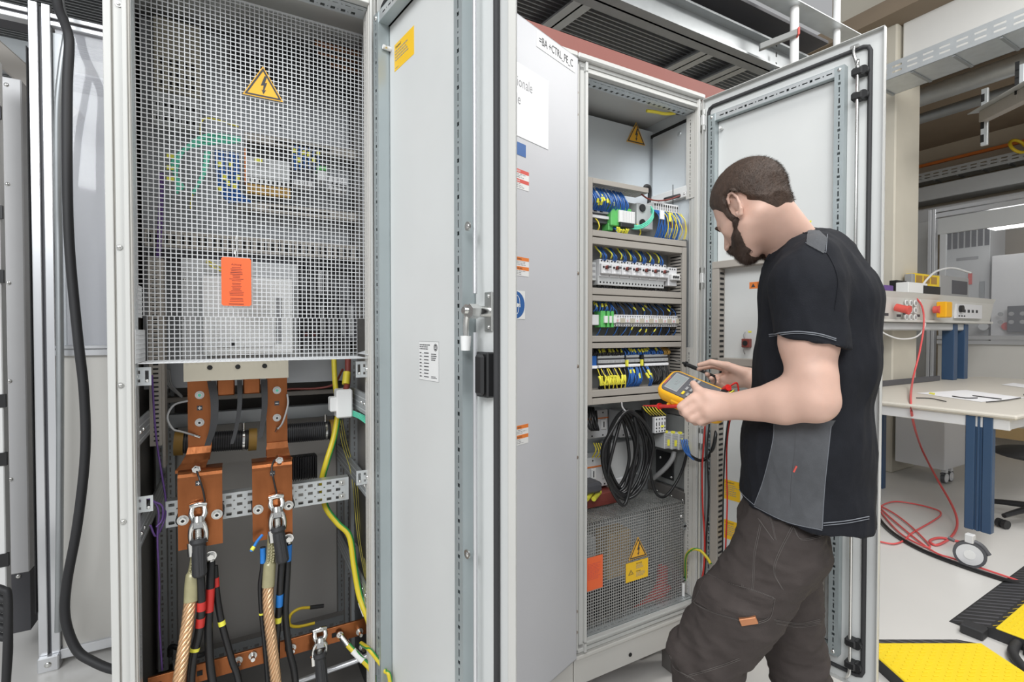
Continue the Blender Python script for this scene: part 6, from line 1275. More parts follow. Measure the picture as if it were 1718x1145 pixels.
q=MB(); p=pv(1580,520,VPn-.06); q.box((-.04,-.05,-.075),(.09,.03,.075),'meter_yellow',frameM(p,D_,N_,UP),.008); single('stop_box', q, 'yellow switch box on the front of the bench panel', 'switch box')
for (px,py) in ((1487,528),(1519,526),(1540,530),(1508,530)):
    q=MB(); p=pv(px,py,VPn-.004); q.box((-.03,-.004,-.012),(.03,.004,.012),'ink',frameM(p,D_,N_,UP)); obj('label_field', q, pan)
# things on top of the panel
zt4 = zp1
def ontop(name, px0, px1, py_top, v0, v1, m, label, cat, zb=None, extra=None, bev=.004):
    u0_,_ = onv(px0,490,v0); u1_,_ = onv(px1,490,v0); z1_ = onv(px0,py_top,v0)[1]; mb = MB(); mb.box((u0_,v0,zt4+.001 if zb is None else zb),(u1_,v1,z1_),m,MROW,bev)
    if extra: extra(mb,u0_,u1_,zt4,z1_,v0)
    return single(name, mb, label, cat)
def inst(mb,u0,u1,z0,z1,v):
    w=u1-u0; mb.box((u0-.06,v-.006,z0),(u0,v+.06,z1-.01),'cable_grey',MROW,.006)
    for k in range(3):
        mb.box((u0+w*(.04+k*.20),v-.003,z1-.09),(u0+w*(.20+k*.20),v,z1-.02),'ceramic',MROW)
    mb.box((u0+w*.68,v-.008,z0-.0),(u1+w*.55,v+.07,z1+.01),'cable_grey',MROW,.006); mb.box((u1+w*.02,v-.012,z0+.04),(u1+w*.5,v-.006,z1-.03),'plastic_dark',MROW,.004)
ontop('power_unit', 1534, 1594, 458, .955, 1.03, 'yellow', 'yellow and grey power supply unit standing on the bench panel', 'power unit', None, inst)
ontop('black_adapter', 1550, 1578, 479, VPn-.015, .95, 'black', 'black adapter in front of the yellow power unit', 'adapter')
ontop('white_adapter', 1524, 1556, 473, VPn-.010, .95, 'white', 'white power strip in front of the yellow power unit', 'power strip')
ontop('purple_box', 1470, 1499, 477, VPn-.01, 1.0, 'purple', 'purple box at the left end of the bench panel', 'box')
ontop('black_box', 1505, 1521, 470, .955, 1.02, 'black', 'small black box between the purple box and the yellow power unit', 'box')
q=MB(); q.tube([P(1525,484,.90),P(1535,482,.89),P(1549,488,.90)],.03,'tape_blue',n=8,sub=3); single('blue_cloth', q, 'crumpled blue bag on the bench panel', 'bag')
q=MB(); q.tube([P(1548,478,.94),P(1558,466,.94),P(1572,455,.96),P(1598,450,.97),P(1628,458,.96)],.010,'white'); single('white_cable', q, 'white cable arching over the yellow power unit', 'cable')
q=MB(); q.tube([P(1515,485,.9),P(1530,482,.88),P(1540,495,.87),P(1546,520,.86),P(1552,545,.86),P(1538,565,.86),P(1510,569,.88),P(1484,560,.9),P(1478,552,.91)],.007,'white'); single('white_cable', q, 'white cable looping below the bench panel', 'cable')
q=MB(); q.tube([P(1522,484,.9),P(1535,498,.87),P(1547,515,.84),P(1550,545,.82),P(1543,590,.78),P(1531,640,.70)] + [W(du0-.03,onu(1529,690,du0-.03)[0],onu(1529,690,du0-.03)[1]), onz(1545,750,.35), onz(1570,800,.20), onz(1598,850,.08), onz(1606,880,.03), onz(1595,902,.012), onz(1572,915,.010), onz(1560,908,.010), onz(1580,903,.010), onz(1620,912,.010)],.0075,'pinkred',n=10); single('red_cable', q, 'red cable dropping from the bench panel to the floor', 'cable')
q=MB(); q.tube([onz(1470,908,.01),onz(1500,913,.01),onz(1520,905,.01),onz(1530,895,.01),onz(1578,865,.012),onz(1560,852,.012),onz(1505,842,.012),onz(1478,850,.012),onz(1480,862,.012),onz(1510,895,.012),onz(1545,915,.012),onz(1560,916,.012),onz(1530,885,.014),onz(1500,862,.014),onz(1476,850,.012),onz(1495,870,.014),onz(1560,922,.010),onz(1600,938,.010),onz(1650,955,.010),onz(1730,982,.010)],.0055,'pinkred',n=8); single('red_cable', q, 'red cable coiled on the floor below the workbench', 'cable')
q=MB(); q.tube([onz(1468,860,.012),onz(1482,880,.012),onz(1505,900,.012),onz(1550,925,.012),onz(1620,952,.012),onz(1730,988,.012)],.012,'cable_black',n=10); single('black_cable', q, 'black cable sweeping across the pale floor towards the ramps', 'cable')
# papers and ties on the bench
def sheet(pts, m, label, dz=.002): 
    mb = MB(); T=[onz(px,py,DZ1+dz) for px,py in pts]; n=len(T); mb.add(T+[p+UP*.0015 for p in T],[tuple(range(n,2*n)),tuple(range(n-1,-1,-1))]+[(i,(i+1)%n,n+(i+1)%n,n+i) for i in range(n)],m); return single('paper_sheet', mb, label, 'paper')
sheet([(1538,660),(1646,675),(1720,668),(1620,655)],'paper','large plan sheet lying on the workbench',.0015)
sheet([(1680,646),(1718,651),(1740,648),(1700,643)],'paper','small sheet far back on the workbench')
sheet([(1558,661),(1568,663),(1569,660),(1560,659)],'marker_yellow','yellow sticky note on the plan sheet',.004)
for pts,lab in (([(1537,668),(1562,669),(1587,674)],'black cable tie at the near edge of the bench'),([(1598,665),(1620,668),(1640,668)],'black cable tie on the left of the plan sheet'),([(1632,664),(1655,667),(1680,670)],'black cable tie in the middle of the plan sheet'),([(1655,675),(1680,673),(1712,668)],'black cable tie at the right of the plan sheet')):
    q=MB(); q.tube([onz(a,b,DZ1+.008) for a,b in pts],.004,'black',n=6); single('cable_tie', q, lab, 'cable tie')
# office chair at the right edge
cc_ = onz(1742, 872, .04); ch = thing('office_chair', (cc_.x,cc_.y,0), 'black office chair at the right edge under the workbench', 'chair')
b0 = Vector((cc_.x,cc_.y,0))
for k in range(5):
    an = math.radians(190+72*k); d_=Vector((math.cos(an),math.sin(an),0)); q=MB(); q.tube([b0+UP*.13, b0+d_*.16+UP*.11, b0+d_*.30+UP*.085], lambda t:.024-.008*t,'black',n=8); obj('base_arm', q, ch); q=MB(); s_=d_.cross(UP)
    for s in (-1,1): q.cyl(b0+d_*.31+s_*s*.008+UP*.032, b0+d_*.31+s_*s*.030+UP*.032, .030,'black',n=18)
    obj('castor', q, ch)
q=MB(); q.cyl(b0+UP*.12,b0+UP*.45,.028,'black'); obj('gas_column', q, ch)
q=MB(); q.sphere(b0+UP*.50,.25,'rubber',n=24,sc=(1,1,.17)); obj('seat', q, ch)
q=MB(); q.tube([b0+UP*.45+Vector((.1,.1,0)),b0+Vector((.28,.22,.5)),b0+Vector((.30,.24,.72))],.02,'black'); q.sphere(b0+Vector((.28,.20,.78)),.22,'rubber',n=20,sc=(.35,.9,1)); obj('backrest', q, ch)

# glazed enclosure with machines behind it
UE = 6.97
enc = thing('glazed_enclosure', W(UE, 1.0, 0), 'glazed aluminium enclosure at the right behind the workbench', 'enclosure')
def uprof(px0,py0,px1,py1,name='profile',m='alu',dp=.08,uu=UE):
    mb = MB(); ubox(mb,px0,py0,px1,py1,uu,dp,m,.004); obj(name, mb, enc)
ubs_ = onu(1556,352,UE)[0]; v_n = -1.2; zt5 = onu(1562,352,UE)[1]
for (px0,px1) in ((1556,1562),(1563,1569)):
    mb = MB(); a = onu(px0,400,UE)[0]; b = onu(px1,400,UE)[0]; mb.box((UE,min(a,b),0),(UE+.08,max(a,b),zt5),'alu',MROW,.004); obj('profile', mb, enc)
for (z0,z1) in ((zt5-.05,zt5),(zt5-.12,zt5-.06)):
    mb = MB(); mb.box((UE,v_n,z0),(UE+.08,onu(1569,400,UE)[0],z1),'alu',MROW,.004); obj('profile', mb, enc)
mb = MB(); mb.box((UE+.01,v_n,zt5-.34),(UE+.05,onu(1572,400,UE)[0],zt5-.13),'device',MROW,.004); obj('header_panel', mb, enc)
a = onu(1575,450,UE)[0]; b = onu(1586,450,UE)[0]; mb = MB(); mb.box((UE+.01,b,1.25),(UE+.05,a,zt5-.34),'machine',MROW,.004); obj('stile_panel', mb, enc)
zl1 = 1.32; mb = MB(); mb.box((UE-.01,v_n,zl1-.05),(UE+.08,onu(1572,560,UE)[0],zl1),'alu',MROW,.004); mb.box((UE-.01,v_n,zl1-.11),(UE+.08,onu(1572,560,UE)[0],zl1-.06),'alu',MROW,.004); obj('profile', mb, enc)
mb = MB(); mb.box((UE+.02,v_n,.12),(UE+.05,onu(1572,600,UE)[0],zl1-.11),'paint_warm',MROW); obj('lower_panel', mb, enc)
mb = MB(); mb.box((UE+.03,v_n,zl1),(UE+.036,b,zt5-.34),'acrylic',MROW); obj('glass_pane', mb, enc, 'clear glass pane')
mb = MB(); mb.box((UE-.02,v_n,.10),(UE+.02,4.5,.24),'wood',MROW); single('wooden_kerb', mb, 'pale wooden board along the floor under the enclosure', 'board')
# machines
def um(name,px0,py0,px1,py1,u,dp,m,label,cat,extra=None):
    mb = MB(); r = ubox(mb,px0,py0,px1,py1,u,dp,m,.004); 
    if extra: extra(mb,*r,u)
    return single(name, mb, label, cat)
def vents(mb,v0,v1,z0,z1,u):
    n=7
    for k in range(n): a=v0+(v1-v0)*(k+.12)/n; mb.box((u-.004,a,z1-.45),(u,a+(v1-v0)/n*.72,z1-.20),'plastic_dark',MROW)
    mb.box((u-.004,v0+.25*(v1-v0),z1-.62),(u,v0+.75*(v1-v0),z1-.58),'ink_soft',MROW); mb.box((u-.02,v0+(v1-v0)*.10,z0+.9),(u,v0+(v1-v0)*.2,z0+1.35),'galv_dark',MROW); mb.box((u-.02,v0+(v1-v0)*.38,z1-.95),(u,v0+(v1-v0)*.46,z1-.80),'danger_red',MROW)
um('white_machine',1588,365,1662,640,7.6,.5,'machine','tall white machine cabinet with dark vents behind the glass','machine cabinet',vents)
um('white_machine',1664,430,1760,640,7.45,.6,'device_light','lower white machine cabinet with knobs behind the right part of the glass','machine cabinet',lambda mb,v0,v1,z0,z1,u:[mb.cyl(W(u,v0+.35+k*.22,z1-.9),W(u-.04,v0+.35+k*.22,z1-.9),.05,'chrome' if k else 'danger_red') for k in range(3)])
um('control_box',1690,514,1760,557,7.3,.1,'plastic_dark','dark control box low behind the right part of the glass','control box',lambda mb,v0,v1,z0,z1,u:[mb.cyl(W(u,v0+.12+k*.10,z0+.12+j*.10),W(u-.01,v0+.12+k*.10,z0+.12+j*.10),.025,'cable_grey') for k in range(4) for j in range(2)])
um('grey_machine',1535,375,1556,640,7.8,.35,'device','grey machine cabinet between the column and the enclosure','machine cabinet')
l = um('ceiling_lamp_bar',1656,362,1716,384,7.12,.25,mat('lamp_white',(1,1,1),.5,emit=((1,1,.98),3.0)),'bright lamp bar inside the glazed enclosure','lamp')
# overhead trays, pipe, hangers
def tray(u0,u1,z0,z1,va,vb,label,n=None,slots=True,cross=.28):
    mb = MB(); mb.box((u0,va,z0),(u1,vb,z0+.004),'galv',MROW); mb.box((u1-.004,va,z0),(u1,vb,z1),'galv',MROW)
    L = vb-va; xs=[0.0]; x=.04
    while x < L-.08: xs += [x,x+.07]; x += .11
    xs.append(L); mb.holes(xs,[0,(z1-z0)*.3,(z1-z0)*.42,(z1-z0)*.62,(z1-z0)*.74,z1-z0],lambda i,j:i%2==1 and j in(1,3),.003,'galv',LEFTW(u0,vb,z0))
    k = va+.1
    while k < vb: mb.box((u0+.01,k,z0-.012),(u1-.01,k+.02,z0-.002),'galv_dark',MROW); k += cross
    return single('cable_tray', mb, label, 'cable tray')
tray(4.0,4.36,3.57,3.71,-2.2,1.0,'large perforated cable tray overhead in front of the concrete column')
tray(8.35,8.60,3.70,3.84,-1.0,4.0,'distant perforated cable tray along the beige right wall')
mb = MB(); mb.cyl(W(6.0,-2.5,4.1),W(6.0,4.5,4.1),.10,'galv',n=24); mb.cyl(W(6.35,-2.5,3.98),W(6.35,4.5,3.98),.06,'galv_dark',n=20); single('ventilation_pipe', mb, 'shiny ventilation pipe under the brown ceiling', 'pipe')
mb = MB(); mb.box((8.64,-3,4.02),(8.69,4.5,4.06),'orange',MROW); single('orange_pipe', mb, 'orange pipe along the top of the right wall', 'pipe')
mb = MB(); mb.box((8.2,-3,2.9),(8.65,4.5,3.25),'machine',MROW,.02); mb.box((8.25,-3,3.38),(8.65,4.5,3.60),'device',MROW,.01); single('wall_duct', mb, 'wide grey ducts along the right wall above the enclosure', 'duct')
for (px,py0,py1,u,lab) in ((1652,150,245,5.0,'perforated hanger bar below the large cable tray'),(1712,110,165,4.2,'short hanger bar at the right edge')):
    mb = MB(); a,_,z0,z1 = ubox(mb,px-6,py0,px+6,py1,u,.03,'galv',.003)
    for k in range(4): mb.box((u-.001,a+.025,z0+.03+k*(z1-z0)/4.2),(u+.001,a+.05,z0+.10+k*(z1-z0)/4.2),'hole',MROW)
    single('hanger_bar', mb, lab, 'hanger')
mb = MB(); p0=W(5.0,onu(1652,195,5.0)[0],onu(1652,195,5.0)[1]); p1=W(4.3,onu(1710,165,4.3)[0],onu(1710,165,4.3)[1]); ax=(p1-p0).normalized(); T=frameM(p0,ax,ax.cross(UP).normalized(),UP); mb.box((0,-.04,-.05),((p1-p0).length+.6,.04,.05),'duct',T,.004); mb.box((-.1,-.10,.05),((p1-p0).length+1.0,.10,.06),'galv',T,.004); single('tray_bracket', mb, 'beige bracket bar carrying a tray at the upper right', 'bracket')
mb = MB(); p=W(8.3,onu(1708,248,8.3)[0],onu(1708,248,8.3)[1]+.02); mb.tube([p+Vector((.1*math.cos(t),.05*math.sin(t),.1*math.sin(t))) for t in [k*.7 for k in range(9)]],.02,'yellow'); single('yellow_coil', mb, 'yellow cable coil on the distant cable tray', 'cable coil')

# ------------------------------------------------------------------ cable ramps on the floor
def ramp(corner, ex, ey, L, Wd, label, border=.11, H=.05, teeth=True, sides=(1,1)):
    """lid: starts at corner, runs L along ex and Wd along ey; black sloping border beyond the lid's first edge (towards -ey)"""
    t = thing('cable_ramp', Vector((corner.x,corner.y,0)), label, 'cable ramp'); T = frameM(Vector((corner.x,corner.y,0)), ex, ey, UP)
    mb = MB(); vs=[(0,-border,0),(L,-border,0),(L,0,H),(0,0,H),(0,Wd,H),(L,Wd,H),(0,Wd+border,0),(L,Wd+border,0),(0,0,0),(L,0,0)]
    mb.add(vs,[(0,1,2,3),(6,4,5,7),(3,2,5,4),(0,3,4,6),(1,7,5,2)],'rubber',T)
    k=.02
    while k < L-.05:
        mb.add([(k,-border*.95,.003),(k+.012,-border*.95,.003),(k+.035,-border*.15,H*.86),(k+.015,-border*.15,H*.86)],[(0,1,2,3)],'plastic_dark',T); k += .05
    obj('rubber_base', mb, t, 'black rubber base')
    mb = MB(); mb.box((.0,.002,H-.004),(L,Wd-.002,H+.006),'yellow_lid',T,.003)
    r=random.Random(2); y=.02; row=0
    while y < Wd-.02:
        x=.015+(row%2)*.022
        while x < L-.03: mb.box((x,y,H+.006),(x+.020,y+.006,H+.0085),'yellow_lid',T,.001); x += .045
        y += .020; row += 1
    k=.03
    while teeth and k < L-.04: mb.add([(k,0.004,H+.0062),(k+.010,.004,H+.0062),(k+.002,-.022,H*.82),(k-.006,-.022,H*.82)],[(3,2,1,0)],'yellow_lid',T); k += .065
    obj('lid', mb, t, 'yellow embossed lid'); return t
dm('yellow_lid', (0.90,0.66,0.02), 0.42, var=0.05)
cA = onz(1645,1081,.05); cB = onz(1460,1081,.05); ex = (cB-cA); ex.z=0; ex.normalize(); ey = Vector((-ex.y*-1, 0, 0)); ey = Vector((ex.y,-ex.x,0)); 
if ey.y > 0: ey = -ey
ramp(cA-ex*0.0, ex, ey, .50, .62, 'yellow lidded cable ramp nearest the camera at the lower right')
cA2 = onz(1669,1055,.05); cB2 = onz(1718,1013,.05); ex2=(cB2-cA2); ex2.z=0; ex2.normalize(); ey2 = Vector((ex2.y,-ex2.x,0))
r2 = ramp(cA2, ex2, ey2, 1.1, .50, 'second cable ramp with black border, turned away at the right edge', border=.16)
q=MB(); T=frameM(Vector((cA2.x,cA2.y,0)),ex2,ey2,UP); q.box((-.07,-.10,.0),(0,-.02,.045),'rubber',T,.006); obj('coupling', q, r2, 'black coupling'); q=MB(); q.box((-.05,.10,.0),(0,.18,.045),'rubber',T,.006); obj('coupling', q, r2, 'black coupling')
q=MB(); q.tube([T @ Vector((.02,.07,.025)), T @ Vector((-.12,.09,.022)), T @ Vector((-.28,.20,.022))],.018,'rubber'); single('black_hose', q, 'black hose leaving the end of the second cable ramp', 'hose')
# ================================================================== the man: signed distance fields meshed with surface nets
class Field:
    def __init__(s, lo, hi, h):
        s.h = h; s.lo = np.array(lo, np.float32); n = np.ceil((np.array(hi)-np.array(lo))/h).astype(int)+1; s.n = n
        s.ax = [s.lo[i]+h*np.arange(n[i], dtype=np.float32) for i in range(3)]; s.phi = np.full(tuple(n), 1.0, np.float32)
    def sub(s, lo, hi):
        a = [max(0, int((lo[i]-s.lo[i])/s.h)) for i in range(3)]; b = [min(int(s.n[i]), int((hi[i]-s.lo[i])/s.h)+2) for i in range(3)]
        if any(b[i] <= a[i] for i in range(3)): return None
        X, Y, Z = s.ax[0][a[0]:b[0]][:,None,None], s.ax[1][a[1]:b[1]][None,:,None], s.ax[2][a[2]:b[2]][None,None,:]
        return (slice(a[0],b[0]), slice(a[1],b[1]), slice(a[2],b[2])), X, Y, Z
    def smin(s, sl, d, k):
        p = s.phi[sl]
        if k <= 0: s.phi[sl] = np.minimum(p, d); return
        h = np.clip(.5+.5*(p-d)/k, 0, 1); s.phi[sl] = p*(1-h)+d*h-k*h*(1-h)
    def cone(s, a, b, ra, rb, k=.01, flat=None):
        """tapered capsule; flat=(axis, factor): squash along axis"""
        a = np.array(a, np.float32); b = np.array(b, np.float32); m = max(ra,rb)*(1 if flat is None else max(1,flat[1]))+k*1.5+.012
        r = s.sub(np.minimum(a,b)-m, np.maximum(a,b)+m)
        if r is None: return
        sl, X, Y, Z = r; ab = b-a; L2 = float(ab@ab)+1e-12
        PX, PY, PZ = X-a[0], Y-a[1], Z-a[2]
        t = np.clip((PX*ab[0]+PY*ab[1]+PZ*ab[2])/L2, 0, 1); dx, dy, dz = PX-ab[0]*t, PY-ab[1]*t, PZ-ab[2]*t
        if flat is not None:
            ax, f = flat; ax = np.array(ax, np.float32); w = dx*ax[0]+dy*ax[1]+dz*ax[2]; d2 = dx*dx+dy*dy+dz*dz-w*w+(w/f)**2
            d = (np.sqrt(np.maximum(d2,1e-12))-(ra+(rb-ra)*t))*min(1.0, f)
        else: d = np.sqrt(dx*dx+dy*dy+dz*dz)-(ra+(rb-ra)*t)
        s.smin(sl, d.astype(np.float32), k)
    def ell(s, c, axes, rad, k=.01, neg=False):
        c = np.array(c, np.float32); m = max(rad)+k*1.5+.012; r = s.sub(c-m, c+m)
        if r is None: return
        sl, X, Y, Z = r; P = (X-c[0], Y-c[1], Z-c[2]); q = 0; g = 0
        for ax, ra in zip(axes, rad):
            w = P[0]*float(ax[0])+P[1]*float(ax[1])+P[2]*float(ax[2]); q = q+(w/ra)**2; g = g+(w/(ra*ra))**2
        k0 = np.sqrt(q); k1 = np.sqrt(g)+1e-9; d = (k0*(k0-1)/k1).astype(np.float32)
        if neg:
            p = s.phi[sl]; h = np.clip(.5-.5*(p+d)/max(k,1e-4), 0, 1); s.phi[sl] = p*(1-h)+(-d)*h+k*h*(1-h)
        else: s.smin(sl, d, k)
    def cut(s, pt, nrm, k=.004, lo=None, hi=None):
        """remove what lies on the +nrm side of the plane"""
        r = s.sub(s.lo if lo is None else lo, s.lo+s.h*s.n if hi is None else hi); sl, X, Y, Z = r
        d = ((X-pt[0])*nrm[0]+(Y-pt[1])*nrm[1]+(Z-pt[2])*nrm[2]).astype(np.float32); p = s.phi[sl]; s.phi[sl] = np.maximum(p, d)
    def mesh(s):
        ph = s.phi; ins = ph < 0; n = ph.shape
        c = np.zeros(tuple(i-1 for i in n), np.uint8)
        for dx in (0,1):
            for dy in (0,1):
                for dz in (0,1): c += ins[dx:n[0]-1+dx, dy:n[1]-1+dy, dz:n[2]-1+dz]
        act = np.argwhere((c > 0) & (c < 8)); idx = -np.ones(c.shape, np.int64); idx[tuple(act.T)] = np.arange(len(act))
        corners = [(x,y,z) for x in (0,1) for y in (0,1) for z in (0,1)]; val = {q: ph[act[:,0]+q[0], act[:,1]+q[1], act[:,2]+q[2]] for q in corners}
        acc = np.zeros((len(act),3)); cnt = np.zeros(len(act))
        for q in corners:
            for d in range(3):
                if q[d] == 0:
                    q2 = list(q); q2[d] = 1; q2 = tuple(q2); A, B = val[q], val[q2]; cr = (A < 0) != (B < 0); t = np.where(cr, A/(A-B+1e-20*(A==B)), 0)
                    P = np.tile(np.array(q, float), (len(act),1)); P[:,d] += t; acc += P*cr[:,None]; cnt += cr
        V = (act+acc/cnt[:,None])*s.h+s.lo
        Fc = []
        for d in range(3):
            e, f = [(1,2),(2,0),(0,1)][d]; sl0 = [slice(None)]*3; sl1 = [slice(None)]*3; sl0[d] = slice(0,n[d]-1); sl1[d] = slice(1,n[d])
            A, B = ins[tuple(sl0)], ins[tuple(sl1)]; E = np.argwhere(A != B); E = E[(E[:,e] > 0) & (E[:,f] > 0) & (E[:,e] < n[e]-1) & (E[:,f] < n[f]-1)]
            fl = A[tuple(E.T)]
            def cell(de, df): q = E.copy(); q[:,e] -= de; q[:,f] -= df; return idx[tuple(q.T)]
            Q = np.stack([cell(1,1), cell(0,1), cell(0,0), cell(1,0)], 1); Q[~fl] = Q[~fl][:, ::-1]; Fc.append(Q)
        return V, np.concatenate(Fc)
    def sample(s, P):
        g = (P-s.lo)/s.h; i = np.clip(g.astype(int), 0, s.n-2); f = g-i; out = 0
        for dx in (0,1):
            for dy in (0,1):
                for dz in (0,1):
                    w = (f[:,0] if dx else 1-f[:,0])*(f[:,1] if dy else 1-f[:,1])*(f[:,2] if dz else 1-f[:,2]); out = out+w*s.phi[i[:,0]+dx,i[:,1]+dy,i[:,2]+dz]
        return out
def relax(V, Q, it=2, lam=.5):
    E = np.concatenate([Q[:,[0,1]],Q[:,[1,2]],Q[:,[2,3]],Q[:,[3,0]]]); 
    for _ in range(it):
        S = np.zeros_like(V); C = np.zeros(len(V)); np.add.at(S, E[:,0], V[E[:,1]]); np.add.at(S, E[:,1], V[E[:,0]]); np.add.at(C, E[:,0], 1); np.add.at(C, E[:,1], 1)
        V = V*(1-lam)+lam*S/np.maximum(C,1)[:,None]
    return V
def vnormals(V, Q):
    fn = np.cross(V[Q[:,2]]-V[Q[:,0]], V[Q[:,3]]-V[Q[:,1]]); N = np.zeros_like(V)
    for k in range(4): np.add.at(N, Q[:,k], fn)
    return N/(np.linalg.norm(N,axis=1)[:,None]+1e-12)
def npobj(name, V, Q, m, parent=None, label=None, smooth=True, extra=None):
    """V,Q numpy; only the used vertices are kept"""
    used = np.unique(Q); mp = -np.ones(len(V), int); mp[used] = np.arange(len(used)); V = V[used]; Q = mp[Q]
    b = MB(); b.v = [tuple(p) for p in V]; b.f = [tuple(q) for q in Q]; b.mi(m); b.m = [0]*len(Q); b.sm = [smooth]*len(Q)
    if extra is not None: b.add(extra[0], extra[1], m, None, False)
    return obj(name, b, parent, label)
vec = lambda p: np.array([p[0],p[1],p[2]])
aim = lambda px,py,Y: vec(at(px,py,Y))
FW = np.array([-.83,.56,0]); LF = np.array([-.56,-.83,0]); ZU = np.array([0,0,1.])
# joints
pelv = aim(1312,905,1.28); waist = aim(1338,800,1.27); chest = aim(1362,610,1.26); uch = aim(1362,500,1.26); nb = aim(1334,420,1.26)
shL = aim(1352,482,1.12); shR = uch-LF*.165+ZU*.0; elL = aim(1366,672,1.07); wrL = aim(1216,683,1.205)
elR = aim(1345,690,1.50); wrR = aim(1256,634,1.66)
hipL = aim(1308,925,1.20); knL = aim(1183,1103,1.29); anL = aim(1196,1362,1.30)
hipR = aim(1314,930,1.38); knR = aim(1332,1085,1.43); anR = aim(1384,1330,1.36)
# head frame: origin between the ears
hy = np.array([-.50,.866,0]); hp = math.radians(34); hf = np.array([hy[0]*math.cos(hp), hy[1]*math.cos(hp), -math.sin(hp)]); hl = np.array([-.866,-.50,0]); hu = np.cross(hf, hl); 
if hu[2] < 0: hu = -hu
hc = aim(1230,347,1.205)-hl*.075
HS = .915
HP = lambda f,l,u: hc+(hf*f+hl*l+hu*u)*HS
class HeadScale:
    def __init__(s, B): s.B = B
    def ell(s, c, axes, rad, k=.01, neg=False): s.B.ell(c, axes, tuple(r*HS for r in rad), k*HS, neg)
    def cone(s, a, b, ra, rb, k=.01, flat=None): s.B.cone(a, b, ra*HS, rb*HS, k*HS, flat)
H3 = (hf,hl,hu)
def head_sdf(B):
    B = HeadScale(B)
    B.ell(HP(-.012,0,.046), H3, (.099,.0775,.090), .01)
    B.ell(HP(.030,0,-.015), H3, (.066,.064,.080), .03)
    for s in (-1,1):
        B.cone(HP(.005,s*.050,-.050), HP(.070,s*.012,-.090), .020, .017, .03)
        B.cone(HP(.080,s*.030,.014), HP(.088,s*.008,.014), .011, .010, .012)
        B.cone(HP(.062,s*.045,-.018), HP(.03,s*.058,-.012), .014, .012, .02)
        B.ell(HP(.084,s*.031,-.002), H3, (.010,.014,.009), .008, neg=True)
    B.ell(HP(.071,0,-.086), H3, (.021,.026,.018), .02)
    B.cone(HP(.092,0,.006), HP(.112,0,-.034), .007, .012, .010)
    for s in (-1,1): B.ell(HP(.103,s*.011,-.038), H3, (.009,.007,.007), .006)
    B.ell(HP(.094,0,-.062), H3, (.010,.022,.006), .006); B.ell(HP(.091,0,-.073), H3, (.010,.020,.006), .005)
    for s in (-1,1):      # ears
        c = HP(-.008, s*.080, -.002); ax = (hf*.95-hl*s*-.30)/1.0; ef = hf*.93+hl*s*(-.36); ef /= np.linalg.norm(ef); eo = np.cross(ef,hu); eo = eo*np.sign(eo@(hl*s))
        B.ell(c-eo*.004, (ef,eo,hu), (.015,.006,.026), .006)
        pts = [(.010,.016),(.006,.027),(-.006,.032),(-.017,.026),(-.020,.010),(-.017,-.008),(-.010,-.022),(-.001,-.031),(.006,-.028),(.007,-.018)]
        P = [c+ef*a+hu*b+eo*.005 for a,b in pts]
        for i in range(len(P)-1): B.cone(P[i],P[i+1],.0042 if i<6 else .0055,.0042 if i<6 else .0058,.003)
        B.ell(c+eo*.006+ef*.002-hu*.002, (ef,eo,hu), (.008,.005,.013), .004, neg=True)
